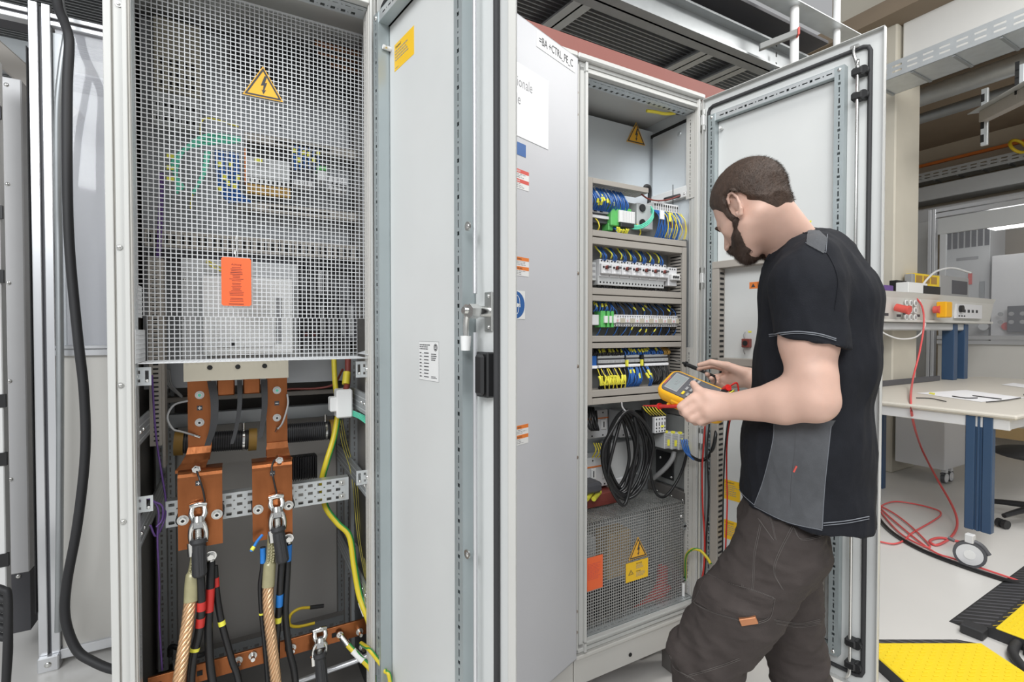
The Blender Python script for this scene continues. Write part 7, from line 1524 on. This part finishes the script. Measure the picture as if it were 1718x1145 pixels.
def body():
    B = Field((.38,.92,.02),(1.18,1.88,1.86),.0038)
    head_sdf(B)
    nk0 = HP(-.026,0,-.030)
    B.cone(nk0, nb+FW*.0, .051, .056, .02); B.cone(HP(-.045,0,-.01), nb-FW*.010+ZU*.0, .036,.046,.03)
    for s in (-1,1): B.cone(HP(-.03,s*.045,-.045), nb+LF*s*.03+FW*.035-ZU*.01, .012,.014,.03)
    B.cone(nb-ZU*.03, uch, .062, .110, .03)
    # torso
    B.cone(uch-LF*.06, uch+LF*.06, .105,.105,.03); B.cone(uch, chest, .110,.115,.03,(LF,1.45)); B.cone(chest, waist, .110,.100,.03,(LF,1.4)); B.cone(waist, pelv, .092,.082,.03,(LF,1.4))
    # arms
    B.cone(uch+LF*.10, shL, .07,.062,.03); B.cone(uch-LF*.10, shR, .07,.062,.03)
    mid = shL*.5+elL*.5; B.cone(shL, mid, .062,.056,.02); B.cone(mid+FW*.006, elL, .055,.042,.02); B.cone(elL-FW*.004, elL+ZU*.004,.040,.040,.02)
    fm = elL*.68+wrL*.32; B.cone(elL, fm, .043,.0435,.02); B.cone(fm, wrL, .0425,.0265,.02,((0,0,1),1.12)); B.cone(fm+ZU*.010, elL+ZU*.05, .028,.036,.03)
    mr = shR*.5+elR*.5; B.cone(shR, mr, .060,.052,.02); B.cone(mr, elR, .052,.044,.02); fr = elR*.65+wrR*.35; B.cone(elR, fr, .042,.041,.02); B.cone(fr, wrR, .040,.0265,.02,((0,0,1),1.10))
    # legs, feet
    for hp_, kn, an in ((hipL,knL,anL),(hipR,knR,anR)):
        B.cone(hp_, kn, .060,.048,.02); B.cone(kn, an, .052,.036,.02); f = an-ZU*.04; B.cone(f, f+FW*.16-ZU*.005, .038,.030,.02)
    # left hand: wraps the meter from below, thumb on its face
    K = .006
    mc = [(1163,668,1.232),(1174,679,1.222),(1185,690,1.215),(1196,699,1.210)]
    pp = [(1143,683,1.238),(1151,694,1.230),(1161,703,1.225),(1174,708,1.222)]
    dp = [(1146,692,1.275),(1156,702,1.270),(1167,708,1.262),(1180,710,1.255)]
    tp = [(1160,690,1.300),(1170,699,1.293),(1181,705,1.283),(1191,706,1.272)]
    B.cone(wrL, aim(1196,680,1.222), .026,.027,.014,((0,0,1),1.15)); B.cone(wrL, aim(1192,692,1.215), .023,.022,.012)
    B.cone(aim(1198,678,1.222), aim(1172,673,1.230), .023,.017,.014); B.cone(aim(1200,686,1.215), aim(1186,690,1.215), .023,.016,.014)
    B.cone(aim(1170,672,1.240), aim(1190,693,1.225), .017,.017,.014)
    for i in range(4):
        r = (.0108,.0110,.0104,.0092)[i]; a,b,c,d = (aim(*q[i]) for q in (mc,pp,dp,tp)); B.cone(a,b,r*1.12,r*1.02,.0045); B.cone(b,c,r*1.0,r*.92,.0025); B.cone(c,d,r*.92,r*.8,.004)
    t0,t1,t2,t3 = aim(1204,672,1.215),aim(1186,664,1.222),aim(1171,655,1.238),aim(1163,644,1.262)
    B.cone(t0,t1,.019,.0155,.014); B.cone(t1,t2,.0140,.0115,.006); B.cone(t2,t3,.0115,.0090,.004)
    # right hand: pinches the probe
    B.cone(wrR, aim(1236,632,1.685), .026,.026,.014,((0,0,1),1.2)); B.cone(aim(1240,632,1.685), aim(1222,622,1.715), .024,.019,.014); B.cone(aim(1240,638,1.68), aim(1228,643,1.70), .023,.016,.014)
    B.cone(aim(1238,640,1.685), aim(1213,638,1.712), .018,.014,.012)
    T = [aim(1246,625,1.655),aim(1219,614,1.672),aim(1193,608,1.695),aim(1173,613,1.712)]
    B.cone(T[0],T[1],.018,.0145,.014); B.cone(T[1],T[2],.0130,.0108,.006); B.cone(T[2],T[3],.0108,.0085,.004)
    for q,r in (((1220,620,1.725),(1196,614,1.755),(1181,617,1.752),(1172,620,1.735)),.0098),(((1223,629,1.718),(1203,633,1.745),(1192,633,1.735),(1186,628,1.708)),.0105),(((1226,637,1.710),(1208,642,1.728),(1198,641,1.716),(1193,635,1.692)),.0103),(((1231,644,1.700),(1216,649,1.710),(1206,648,1.700),(1202,642,1.680)),.0092):
        P_ = [aim(*k) for k in q]; B.cone(P_[0],P_[1],r*1.15,r*1.03,.007); B.cone(P_[1],P_[2],r*1.02,r*.94,.004); B.cone(P_[2],P_[3],r*.92,r*.8,.004)
    return B
BF = body(); V, Q = BF.mesh(); V = relax(V, Q, 2, .4)
man = thing('person', Vector((pelv[0],pelv[1],0)), 'bearded man in black work shirt and grey trousers measuring at the open control cabinet', 'person')
bodyo = npobj('body', V, Q, 'skin', man)
# ---- hair and beard: shells grown from the head
def local(Vx): P = (Vx-hc)/HS; return P@hf, P@hl, P@hu
Hf = Field(HP(0,0,0)-.17, HP(0,0,0)+.17, .003); head_sdf(Hf); Hf.cone(HP(-.026,0,-.030), nb, .056,.064,.022)
G = np.meshgrid(*Hf.ax, indexing='ij'); PX = np.stack([g-c for g,c in zip(G,hc)],-1); lf_, ll_, lu_ = PX@hf/HS, PX@hl/HS, PX@hu/HS
def nz(scale, seed):
    r = np.random.RandomState(seed); g = r.rand(24,24,24).astype(np.float32)
    q = (PX+.2)*scale; i = np.floor(q).astype(int); f = q-i; o = 0
    for a in (0,1):
        for b in (0,1):
            for c in (0,1): o = o+(f[...,0] if a else 1-f[...,0])*(f[...,1] if b else 1-f[...,1])*(f[...,2] if c else 1-f[...,2])*g[(i[...,0]+a)%24,(i[...,1]+b)%24,(i[...,2]+c)%24]
    return o-.5
base = Hf.phi.copy(); n1 = nz(160,1); n2 = nz(60,2)
line = np.interp(lf_, [-.12,-.080,-.060,-.045,-.028,-.016,.006,.012,.014,.030,.036,.055,.075,.095,.13], [-.050,-.048,-.036,-.018,.008,.032,.036,.024,-.025,-.025,.018,.052,.066,.082,.11])
wc_ = np.clip((.060-np.abs(ll_))/.03, 0, 1); line = line*(1-wc_)+wc_*np.interp(lf_, [-.12,-.06,-.04,.0,.06,.085,.10,.13],[-.052,-.05,-.04,-.01,.06,.080,.088,.11])
t = np.clip((lu_-line+n2*.010)*.35, -.006, .0065)+n1*.0012*((lu_-line) > 0)
earmask = (np.abs(ll_) > .066) & (np.hypot(lf_+.010, (lu_)*.8) < .027); t = np.where(earmask, -.01, t)
Hf.phi = (base-t).astype(np.float32); Vh, Qh = Hf.mesh()
def strands(Vx, Qx, keep, n, L, w, seed, flow):
    r = np.random.RandomState(seed); N = vnormals(Vx, Qx); cand = np.where(keep)[0]; i = r.choice(cand, n); d = N[i]*.22+flow(Vx[i])+r.randn(n,3)*.14; d /= np.linalg.norm(d,axis=1)[:,None]
    p = Vx[i]+r.randn(n,3)*.0012-N[i]*.001; sd = np.cross(d,N[i]); sd /= np.linalg.norm(sd,axis=1)[:,None]+1e-9; l = L*(.6+.6*r.rand(n))[:,None]
    A = np.stack([p-sd*w, p+sd*w, p+d*l+N[i]*.0005],1).reshape(-1,3); return [tuple(x) for x in A], [(3*k,3*k+1,3*k+2) for k in range(n)]
a_,b_,c_ = local(Vh); kp = (Hf.sample(Vh)*0 == 0); thick = BF.sample(Vh)
keepf = (thick[Qh].max(1) > -.004); Qk = Qh[keepf]
kh = thick > .0015
npobj('hair', Vh, Qk, 'hair', man, 'short dark brown hair', extra=strands(Vh, Qh, kh, 16000, .0062, .00026, 3, lambda P: -hf[None]*.55-hu[None]*.45*(local(P)[0] < .03).astype(float)[:,None]*.8))
# beard
up = np.interp(lf_, [-.02,.012,.020,.040,.060,.078,.088,.12], [-.10,-.022,-.020,-.036,-.046,-.050,-.044,-.042]); back = lf_-np.interp(lu_, [-.14,-.10,-.06,-.03,0], [.070,.050,.030,.016,.014])
tb = np.minimum(np.clip((up-lu_+n2*.016)*.42, -.006, .0062), np.clip((back+n2*.020)*.30, -.006, .0062)); low = np.clip((lu_+.126)*.4, -.006, .01); tb = np.minimum(tb, low); tb = np.where(((lf_ < .048) & (lu_ < -.088)) | ((lf_ < .062) & (lu_ < -.104)), -.006, tb); lips = (np.abs(ll_) < .021) & (np.abs(lu_+.068) < .0085) & (lf_ > .07); tb = np.where(lips, -.006, tb)+n1*.0016
Hf.phi = (base-tb).astype(np.float32); Vb, Qb = Hf.mesh(); thb = BF.sample(Vb); keepf = (thb[Qb].max(1) > -.0035)
npobj('beard', Vb, Qb[keepf], 'beard', man, 'full dark beard', extra=strands(Vb, Qb, thb > -.0006, 17000, .0070, .00024, 4, lambda P: hf[None]*.5-hu[None]*.7))
for s in (-1,1):
    q = MB(); q.sphere(HP(.0735,s*.031,-.001), .0108, 'white', n=16); q.sphere(HP(.0805,s*.031,-.004), .0050, 'ink', n=12); obj('eye', q, bodyo)
    q = MB(); q.tube([Vector(HP(.086,s*.046,.013)),Vector(HP(.095,s*.034,.019)),Vector(HP(.098,s*.014,.015))],.0028,'beard',n=6); obj('eyebrow', q, man)
# ---- shirt
S = Field((.50,.92,.75),(1.20,1.78,1.66),.0045)
hemF, hemB = aim(1240,852,1.20), aim(1420,892,1.14)
S.cone(nb+FW*.0-ZU*.035, uch, .070,.112,.03); S.cone(aim(1345,422,1.275), aim(1386,440,1.25), .052,.060,.05); S.cone(aim(1362,424,1.20), aim(1372,430,1.12), .040,.045,.05); S.cone(aim(1380,440,1.25), aim(1395,520,1.25), .065,.07,.05,(LF,1.6)); S.cone(uch-LF*.08+ZU*.012, uch+LF*.08+ZU*.012, .100,.100,.04)
S.cone(nb-ZU*.030+LF*.02, shL+ZU*.012-LF*.01, .052,.072,.03); S.cone(nb-ZU*.030-LF*.02, shR+ZU*.012+LF*.01, .052,.070,.03)
S.cone(uch, chest, .122,.130,.03,(LF,1.40)); S.cone(chest-FW*.0, aim(1350,740,1.265), .130,.142,.03,(LF,1.30)); S.cone(aim(1350,740,1.265), aim(1346,905,1.275), .142,.160,.03,(LF,1.22))
S.cone(uch-FW*.07-ZU*.02, chest-FW*.050, .075,.085,.05,(LF,1.5))
slL = shL+(elL-shL)*.60; S.cone(shL+ZU*.004, slL, .071,.070,.025,(FW,1.05)); slR = shR+(elR-shR)*.58; S.cone(shR, slR, .068,.068,.025)
def cutbox(F_, pt, nrm, lo, hi): F_.cut(pt, nrm, lo=lo, hi=hi)
# sleeve ends: a plane across each upper arm, limited to a box around the arm
sd_ = (elL-shL); sd_ /= np.linalg.norm(sd_); e1 = aim(1295,563,1.07); e2 = aim(1403,582,1.07)
pn = np.cross(e2-e1, np.array([0.53,.85,0])); pn /= np.linalg.norm(pn); pn = pn*np.sign(pn@sd_); slc = (e1+e2)/2
r_ = S.sub(slL-.12, slL+.12+np.array([0,0,-.02])); sl, X, Y, Z = r_
dpl = (X-slc[0])*pn[0]+(Y-slc[1])*pn[1]+(Z-slc[2])*pn[2]; lat = (X-uch[0])*LF[0]+(Y-uch[1])*LF[1]
armside = lat-.150
# only material further out than the torso is cut
TS = Field((.50,.92,.75),(1.20,1.78,1.66),.0045)
TS.cone(uch, chest, .122,.130,.03,(LF,1.40)); TS.cone(chest, aim(1350,740,1.265), .130,.142,.03,(LF,1.30)); TS.cone(aim(1350,740,1.265), aim(1346,905,1.275), .142,.160,.03,(LF,1.22)); TS.cone(uch-FW*.07-ZU*.02, chest-FW*.050, .075,.085,.05,(LF,1.5))
S.phi[sl] = np.minimum(np.maximum(S.phi[sl], dpl), np.maximum(TS.phi[sl], -1)) if True else S.phi[sl]
dR = (elR-shR)/np.linalg.norm(elR-shR); r_ = S.sub(slR-.14, slR+.14); sl, X, Y, Z = r_; dpl = (X-slR[0])*dR[0]+(Y-slR[1])*dR[1]+(Z-slR[2])*dR[2]; S.phi[sl] = np.minimum(np.maximum(S.phi[sl], dpl), TS.phi[sl])
# hem, slanting down towards the back
hn = np.cross(LF, hemB-hemF); hn /= np.linalg.norm(hn); hn = hn*np.sign(-hn[2]); S.cut(hemF, hn)
# neck opening
r_ = S.sub(nb-.13, nb+.13); sl, X, Y, Z = r_; c1, c2, c3 = vec(at(1283,438,1.24)), vec(at(1346,383,1.24)), None
ndir = np.cross(c2-c1, LF); ndir /= np.linalg.norm(ndir); ndir = ndir*np.sign(ndir[2]); mid_ = (c1+c2)/2+ndir*.002
dpl = (X-mid_[0])*ndir[0]+(Y-mid_[1])*ndir[1]+(Z-mid_[2])*ndir[2]; S.phi[sl] = np.maximum(S.phi[sl], dpl)
Vs, Qs = S.mesh(); Vs = relax(Vs, Qs, 2, .4)
def fold(V, Q, amp, fr, seed, axis=None, amp2=0):
    N = vnormals(V, Q); off = np.array([noise.noise(Vector((p[0]*fr[0]+seed, p[1]*fr[1], p[2]*fr[2]))) for p in V]); off2 = np.array([noise.noise(Vector((p[0]*fr[0]*2.7+seed+9, p[1]*fr[1]*2.7, p[2]*fr[2]*2.7))) for p in V])
    rg = .5-np.minimum(1,np.abs(off)*2.2); return V+N*(rg*amp*1.1+off2*amp*.6)[:,None]
Vs = fold(Vs, Qs, .0055, (9,9,2.6), 4); Vs = fold(Vs, Qs, .0018, (22,22,9), 5)
def projarr(V):
    d = V-np.array([0,0,CH]); c,s = math.cos(PITCH),math.sin(PITCH); yy = d[:,1]*c-d[:,2]*s; zz = d[:,2]*c+d[:,1]*s; return CX+F*d[:,0]/yy, CY-F*zz/yy
def inpoly(x, y, poly):
    r = np.zeros(len(x), bool); n = len(poly)
    for i in range(n):
        (x1,y1),(x2,y2) = poly[i], poly[(i+1)%n]; c = ((y1 > y) != (y2 > y)) & (x < (x2-x1)*(y-y1)/(y2-y1+1e-9)+x1); r ^= c
    return r
cen = Vs[Qs].mean(1); px_, py_ = projarr(cen); near = ((cen-uch)@LF) > -.02; sn = vnormals(Vs,Qs)[Qs].mean(1); facing = (sn*(cen-np.array([0,0,CH]))).sum(1) < 0
panel = (near & False) & facing & inpoly(px_, py_, [(1296,700),(1400,700),(1388,760),(1383,820),(1381,900),(1362,910),(1265,860),(1283,800),(1297,740)]) & (((cen-elL)@LF) < .02)
patch_ = (near & False) & inpoly(px_, py_, [(1352,380),(1366,386),(1388,392),(1384,425),(1352,410)]) & facing
shirt = npobj('work_shirt', Vs, Qs[~(panel|patch_)], 'shirt', man, 'black short sleeved work shirt')

# ---- trousers
Tf = Field((.36,.98,.05),(1.10,1.68,1.02),.005)
Tf.cone(pelv+ZU*.07, pelv-ZU*.03, .100,.108,.03,(LF,1.42)); 
thm = hipL*.5+knL*.5
thm = thm-FW*-.004; Tf.cone(hipL+ZU*.01-LF*.02, thm, .098,.096,.025); Tf.cone(thm, knL, .098,.090,.02); Tf.cone(knL, knL*.6+anL*.4, .090,.090,.015); Tf.cone(knL*.6+anL*.4, anL, .092,.080,.03)
Tf.cone(hipR+ZU*.01+LF*.02, knR, .090,.080,.02); Tf.cone(knR, anR, .080,.074,.03)
Tf.cone(hipL-FW*.005, hipR-FW*.005, .078,.078,.02)
Tf.cut(anL-ZU*.03,(0,0,-1.)); Vt, Qt = Tf.mesh(); Vt = relax(Vt, Qt, 2, .4)
# folds gather around the knee and behind it
N_t = vnormals(Vt, Qt)
ax = (knL-hipL)/np.linalg.norm(knL-hipL); sk = (Vt-knL)@ax; near_leg = ((Vt-(hipL+hipR)/2)@LF) > -.02
wv = np.exp(-(sk/.10)**2)*near_leg; ph = sk*85+((Vt-knL)@FW)*22+np.array([noise.noise(Vector(p*6))*3.0 for p in Vt]); Vt = Vt+N_t*(np.sin(ph)*.0055*wv)[:,None]
Vt = fold(Vt, Qt, .0080, (6.0,6.0,10), 2); Vt = fold(Vt, Qt, .0034, (13,13,30), 7); 
trs = npobj('work_trousers', Vt, Qt, 'trousers', man, 'dark grey brown cargo work trousers')
# shoes
for an in (anL, anR):
    sf = Field(np.minimum(an,an+FW*.2)-np.array([.12,.12,.14]), np.maximum(an,an+FW*.2)+np.array([.12,.12,.08]), .006); f = an-ZU*.055
    sf.cone(f-FW*.03, f+FW*.17, .048,.042,.02); sf.cone(f, an+ZU*.02, .05,.048,.02); sf.cut((0,0,.002),(0,0,-1.)); v_,q_ = sf.mesh(); npobj('shoe', v_, q_, 'rubber', man, 'black work shoe')
# ---- seams and sewn-on details, laid on the cloth
def bvh(V, Q): return BVHTree.FromPolygons([tuple(p) for p in V], [tuple(q) for q in Q])
BS, BT, BB = bvh(Vs,Qs), bvh(Vt,Qt), bvh(V,Q)
def hit(b, px, py): return b.ray_cast(CAM, ray(px,py).normalized())
def seam(b, pts, m, parent, r=.0012, lift=.0012, name='seam', dash=False):
    out = []; P2 = spline([Vector((x,y,0)) for x,y in pts], 8)
    for p in P2:
        h = hit(b, p.x, p.y)
        if h[0] is not None: out.append(h[0]+h[1]*lift*(1 if h[1].dot(ray(p.x,p.y)) < 0 else -1))
    if len(out) < 3: return
    q = MB(); q.tube(out, r, m, n=6, sub=1); return obj(name, q, parent)
seam(BS, [(1291,562),(1320,558),(1345,557),(1375,561),(1402,569)], 'seam', shirt, .0015); seam(BS, [(1291,565),(1320,561),(1345,560),(1375,564),(1402,572)], 'seam', shirt, .0010)
seam(BS, [(1229,800),(1245,828),(1266,848)], 'seam', shirt, .0010); seam(BS, [(1381,878),(1420,874),(1457,867)], 'seam', shirt, .0012); seam(BS, [(1381,882),(1420,878),(1457,871)], 'seam', shirt, .0010)
seam(BS, [(1266,848),(1283,800),(1297,740),(1299,712)], 'seam', shirt, .0010); seam(BS, [(1379,888),(1383,820),(1389,760),(1394,715)], 'seam', shirt, .0010); seam(BS, [(1266,850),(1320,876),(1379,890)], 'seam', shirt, .0010)
seam(BS, [(1287,436),(1300,416),(1318,399),(1334,389),(1346,385)], 'shirt', shirt, .0035, name='collar'); seam(BS, [(1352,408),(1384,424)], 'seam', shirt, .0008); seam(BS, [(1388,394),(1385,425)], 'seam', shirt, .0008)
seam(BS, [(1330,392),(1360,395),(1390,430),(1405,470),(1400,520)], 'shirt', shirt, .0008)
seam(BS, [(1335,714),(1333,760),(1328,800),(1326,850)], 'ink', shirt, .0007)
seam(BS, [(1337,782),(1332,792)], 'danger_red', shirt, .0022, name='red_tag')
tr = lambda pts, r=.0007: (seam(BT, pts, 'trouser_seam', trs, r, .0008), seam(BT, [(x+2.2,y+2.2) for x,y in pts], 'trouser_seam', trs, r, .0006))
for pts in ([(1290,862),(1296,885),(1300,905)],[(1272,870),(1296,905)],[(1275,880),(1265,930),(1262,980),(1255,1020)],[(1330,880),(1305,930),(1298,960),(1312,988)],[(1330,884),(1345,905),(1390,895)],
            [(1184,962),(1220,978),(1262,990),(1298,1003)],[(1187,967),(1222,983),(1262,995),(1296,1008)],[(1184,968),(1168,1003),(1165,1012),(1190,1025),(1240,1040)],[(1298,1003),(1290,1035),(1270,1045)],[(1124,1100),(1130,1120),(1150,1132),(1165,1140)],[(1150,1135),(1200,1120),(1240,1105)],[(1245,980),(1243,1030)],[(1298,1040),(1340,1046),(1375,1040)],[(1300,1045),(1340,1051),(1375,1045)]): tr(pts)
def sewn(b, poly, m, parent, name, lift=.004, step=3.0, label=None):
    xs = [p[0] for p in poly]; ys = [p[1] for p in poly]; gx = np.arange(min(xs), max(xs)+step, step); gy = np.arange(min(ys), max(ys)+step, step); idx = {}; vs = []
    for i,x in enumerate(gx):
        for j,y in enumerate(gy):
            if inpoly(np.array([x]), np.array([y]), poly)[0]:
                h = hit(b, x, y)
                if h[0] is not None: n_ = h[1] if h[1].dot(ray(x,y)) < 0 else -h[1]; idx[(i,j)] = len(vs); vs += [h[0]+n_*lift, h[0]-n_*.002]
    fs = []
    for (i,j),k in idx.items():
        q = [(i,j),(i+1,j),(i+1,j+1),(i,j+1)]
        if all(c in idx for c in q):
            t_ = [idx[c] for c in q]; fs += [tuple(reversed(t_)), tuple(a+1 for a in t_)]
            for e in range(4):
                a, c = q[e], q[(e+1)%4]; 
                o_ = {0:(i,j-1),1:(i+1,j),2:(i,j+1),3:(i-1,j)}[e]; qq=[o_,(o_[0]+1,o_[1]),(o_[0]+1,o_[1]+1),(o_[0],o_[1]+1)]
                if not all(c2 in idx for c2 in qq): fs.append((idx[a],idx[c],idx[c]+1,idx[a]+1))
    mb = MB(); mb.add(vs, fs, m, None, False); return obj(name, mb, parent, label)
sewn(BS, [(1299,706),(1402,706),(1394,720),(1389,760),(1383,820),(1379,889),(1350,885),(1310,873),(1266,849),(1283,800),(1297,740)], 'shirt_grey', shirt, 'side_panel', .0016, 1.1, 'dark grey side panel')
sewn(BS, [(1355,386),(1375,388),(1388,401),(1382,427),(1353,411)], 'shirt_grey', shirt, 'shoulder_patch', .0022, .7, 'grey shoulder patch')
sewn(BT, [(1186,965),(1298,1004),(1291,1036),(1245,1040),(1190,1025),(1166,1010)], 'trousers', trs, 'pocket_flap', .0035, 1.1)
hA, hB_, hC = hit(BT,1242,1041)[0], hit(BT,1268,1037)[0], hit(BT,1255,1033)[0]
if hA is not None and hB_ is not None and hC is not None:
    lx = (hB_-hA).normalized(); ln = hit(BT,1255,1039)[1]; ln = ln if ln.dot(ray(1255,1039)) < 0 else -ln; ln = (ln-lx*ln.dot(lx)).normalized(); ly = ln.cross(lx); q = MB(); q.box((-.019,-.009,.001),(.019,.009,.010),'copper_dull',frameM((hA+hB_)/2,lx,ly,ln),.001); obj('leather_label', q, trs, 'small tan leather label')

# ---- yellow multimeter
mF, mN = at(1117,642,1.385), at(1222,688,1.255); ma = (mN-mF).normalized(); mw = Vector((.05,.055,.06)); mn = ma.cross(mw).normalized(); 
if mn.z < 0: mn = -mn
mw = mn.cross(ma).normalized(); 
if mw.y < 0: mw = -mw
mL = .190; mC = (mF+mN)/2; x_, y_, z_ = (-ma), (mw), mn           # local x towards the display end
TM = frameM(mC, ma, mw, mn)
def rrect(hx, hy, r, n=5, cx=0, cy=0, pinch=0):
    P_ = []
    for (sx,sy,a0) in ((1,1,0),(-1,1,90),(-1,-1,180),(1,-1,270)):
        for k in range(n+1): a = math.radians(a0+90*k/n); P_.append((cx+sx*(hx-r)+r*math.cos(a), cy+sy*(hy-r)+r*math.sin(a)))
    return P_
meter = thing('multimeter', mC, 'yellow handheld multimeter held in the left hand of the man', 'multimeter')
q = MB()
def loft(q, secs, m, T, cap=True):
    n = len(secs[0][0]); vs = []; 
    for P_, z in secs: vs += [(p[0],p[1],z) for p in P_]
    fs = [(i*n+k, i*n+(k+1)%n, (i+1)*n+(k+1)%n, (i+1)*n+k) for i in range(len(secs)-1) for k in range(n)]
    q.add(vs, fs, m, T, True); q.add(vs[:n]+vs[-n:], [tuple(range(n-1,-1,-1)), tuple(range(n,2*n))], m, T)
hx, hy = mL/2, .048
loft(q, [(rrect(hx-.012,hy-.010,.016),-.026),(rrect(hx-.003,hy-.003,.020),-.020),(rrect(hx,hy,.022),-.008),(rrect(hx,hy,.022),.008),(rrect(hx-.003,hy-.003,.020),.015),(rrect(hx-.008,hy-.007,.017),.017)], 'meter_yellow', TM)
q.box((-.060,-.050,-.028),(-.020,.02,-.022),'meter_yellow',TM,.003); q.box((-.045,-hy-.003,-.014),(-.010,-hy+.006,.004),'meter_yellow',TM,.003)
obj('holster', q, meter, 'yellow rubber holster')
q = MB(); loft(q, [(rrect(hx-.010,hy-.009,.015),.0165),(rrect(hx-.011,hy-.010,.014),.0195)], 'plastic_dark', TM); obj('face', q, meter, 'dark grey face')
q = MB(); q.box((-.076,-.031,.0195),(-.036,.031,.0208),'cable_grey',TM,.001); q.box((-.073,-.027,.0208),(-.039,.027,.0212),'lcd',TM); Tt = TM @ frameM((-.050,.014,.0216),(0,-1,0),(1,0,0),(0,0,1)) if False else frameM(TM @ Vector((-.050,-.010,.0216)), mw, -ma, mn)
q.text('0.2', .014, 'ink_soft', Tt); q.box((-.082,-.020,.0196),(-.080,.010,.0202),'danger_red',TM); obj('display', q, meter, 'grey liquid crystal display')
for i in range(2):
    for j in range(4):
        q = MB(); x0 = -.024+i*.013; y0 = -.030+j*.018; q.box((x0,y0,.0195),(x0+.007,y0+.012,.0222),'yellow' if (i==0 and j==0) else 'cable_grey',TM,.001); obj('button', q, meter, 'yellow button' if (i==0 and j==0) else None)
q = MB(); q.cyl(TM @ Vector((.022,.004,.0195)), TM @ Vector((.022,.004,.0265)), .019,'plastic_dark',n=28); q.box((.006,.002,.0265),(.038,.006,.031),'cable_grey',TM,.001); obj('rotary_switch', q, meter)
q = MB(); q.box((.052,.016,.0195),(.072,.038,.0205),'device_light',TM); obj('label_plate', q, meter, 'pale label')
for k in range(4): q = MB(); q.cyl(TM @ Vector((.066,-.030+k*.018,.0195)), TM @ Vector((.066,-.030+k*.018,.0215)), .0055,'danger_red' if k == 3 else 'black',n=16); obj('input_jack', q, meter)
# test lead plugs and leads at its lower end
def lead(name, p, m, label, path):
    q = MB(); q.tube([p, p+mn*.020+ma*.004, p+mn*.034+ma*.014], .0085, m, n=12, sub=3); o = single(name, q, label, 'test lead'); q = MB(); q.tube([p+mn*.034+ma*.014]+path, .0022, m, n=8); obj('lead', q, o); return o
pj = TM @ Vector((.066,.024,.0195)); pk = TM @ Vector((.066,.004,.0195))
lead('red_test_plug', pj, 'red', 'red test plug with its lead at the lower end of the multimeter', [at(1228,646,1.27), at(1236,643,1.275), at(1239,655,1.28), at(1237,668,1.29), at(1226,700,1.33), at(1220,740,1.40), at(1219,790,1.45), at(1220,850,1.45), at(1216,950,1.45)])
lead('black_test_plug', pk, 'black', 'black test plug in front of the red one at the lower end of the multimeter', [at(1222,656,1.25), at(1230,658,1.26), at(1232,672,1.28), at(1222,705,1.33), at(1216,760,1.42), at(1213,850,1.45), at(1212,950,1.45)])
q = MB(); q.box((-.016,-.005,-.004),(.012,.005,.004),'marker_yellow',frameM(at(1225,661,1.235), (at(1232,655,1.24)-at(1218,664,1.235)).normalized(), mn, mw),.001); single('lead_tag', q, 'yellow tag on the test leads beside the multimeter', 'tag')
# black probe in the right hand
pt, pg, pe = at(1128,603,1.86), at(1150,611,1.80), at(1199,632,1.70); ax_ = (pe-pg).normalized()
prb = thing('black_probe', (pg+pe)/2, 'black test probe held in the right hand of the man, touching the terminals', 'test probe')
q = MB(); q.cyl(pt, pg, .0012,'steel',n=8,r2=.0028); obj('probe_tip', q, prb, 'thin steel tip')
q = MB(); q.cyl(pg, pe, .0062,'black',n=14,r2=.0048); q.cyl(pg, pg+ax_*.005, .0105,'black',n=18); q.cyl(pg-ax_*.012,pg,.0042,'black',n=12,r2=.006)
for k in range(6): q.cyl(pg+ax_*(.014+k*.006), pg+ax_*(.017+k*.006), .0072,'black',n=14)
obj('handle', q, prb); q = MB(); q.tube([pe, at(1201,640,1.67), at(1199,648,1.62), at(1206,655,1.52), at(1217,660,1.40)],.0026,'cable_black',n=8); obj('lead', q, prb)
# red probe clamped under the meter, pointing at the cabinet
pt, pg, pe = at(1079,681,1.47), at(1106,682,1.40), at(1150,682,1.275); ax_ = (pe-pg).normalized()
prr = thing('red_probe', (pg+pe)/2, 'red test probe clenched under the multimeter, pointing left', 'test probe')
q = MB(); q.cyl(pt, pg, .0010,'red',n=8,r2=.0042); obj('probe_tip', q, prr); q = MB(); q.cyl(pg, pe, .0054,'red',n=14,r2=.0048); q.cyl(pg, pg+ax_*.005, .0092,'red',n=18); obj('handle', q, prr)
for o in SC.objects:
    if '_org' in o: del o['_org']
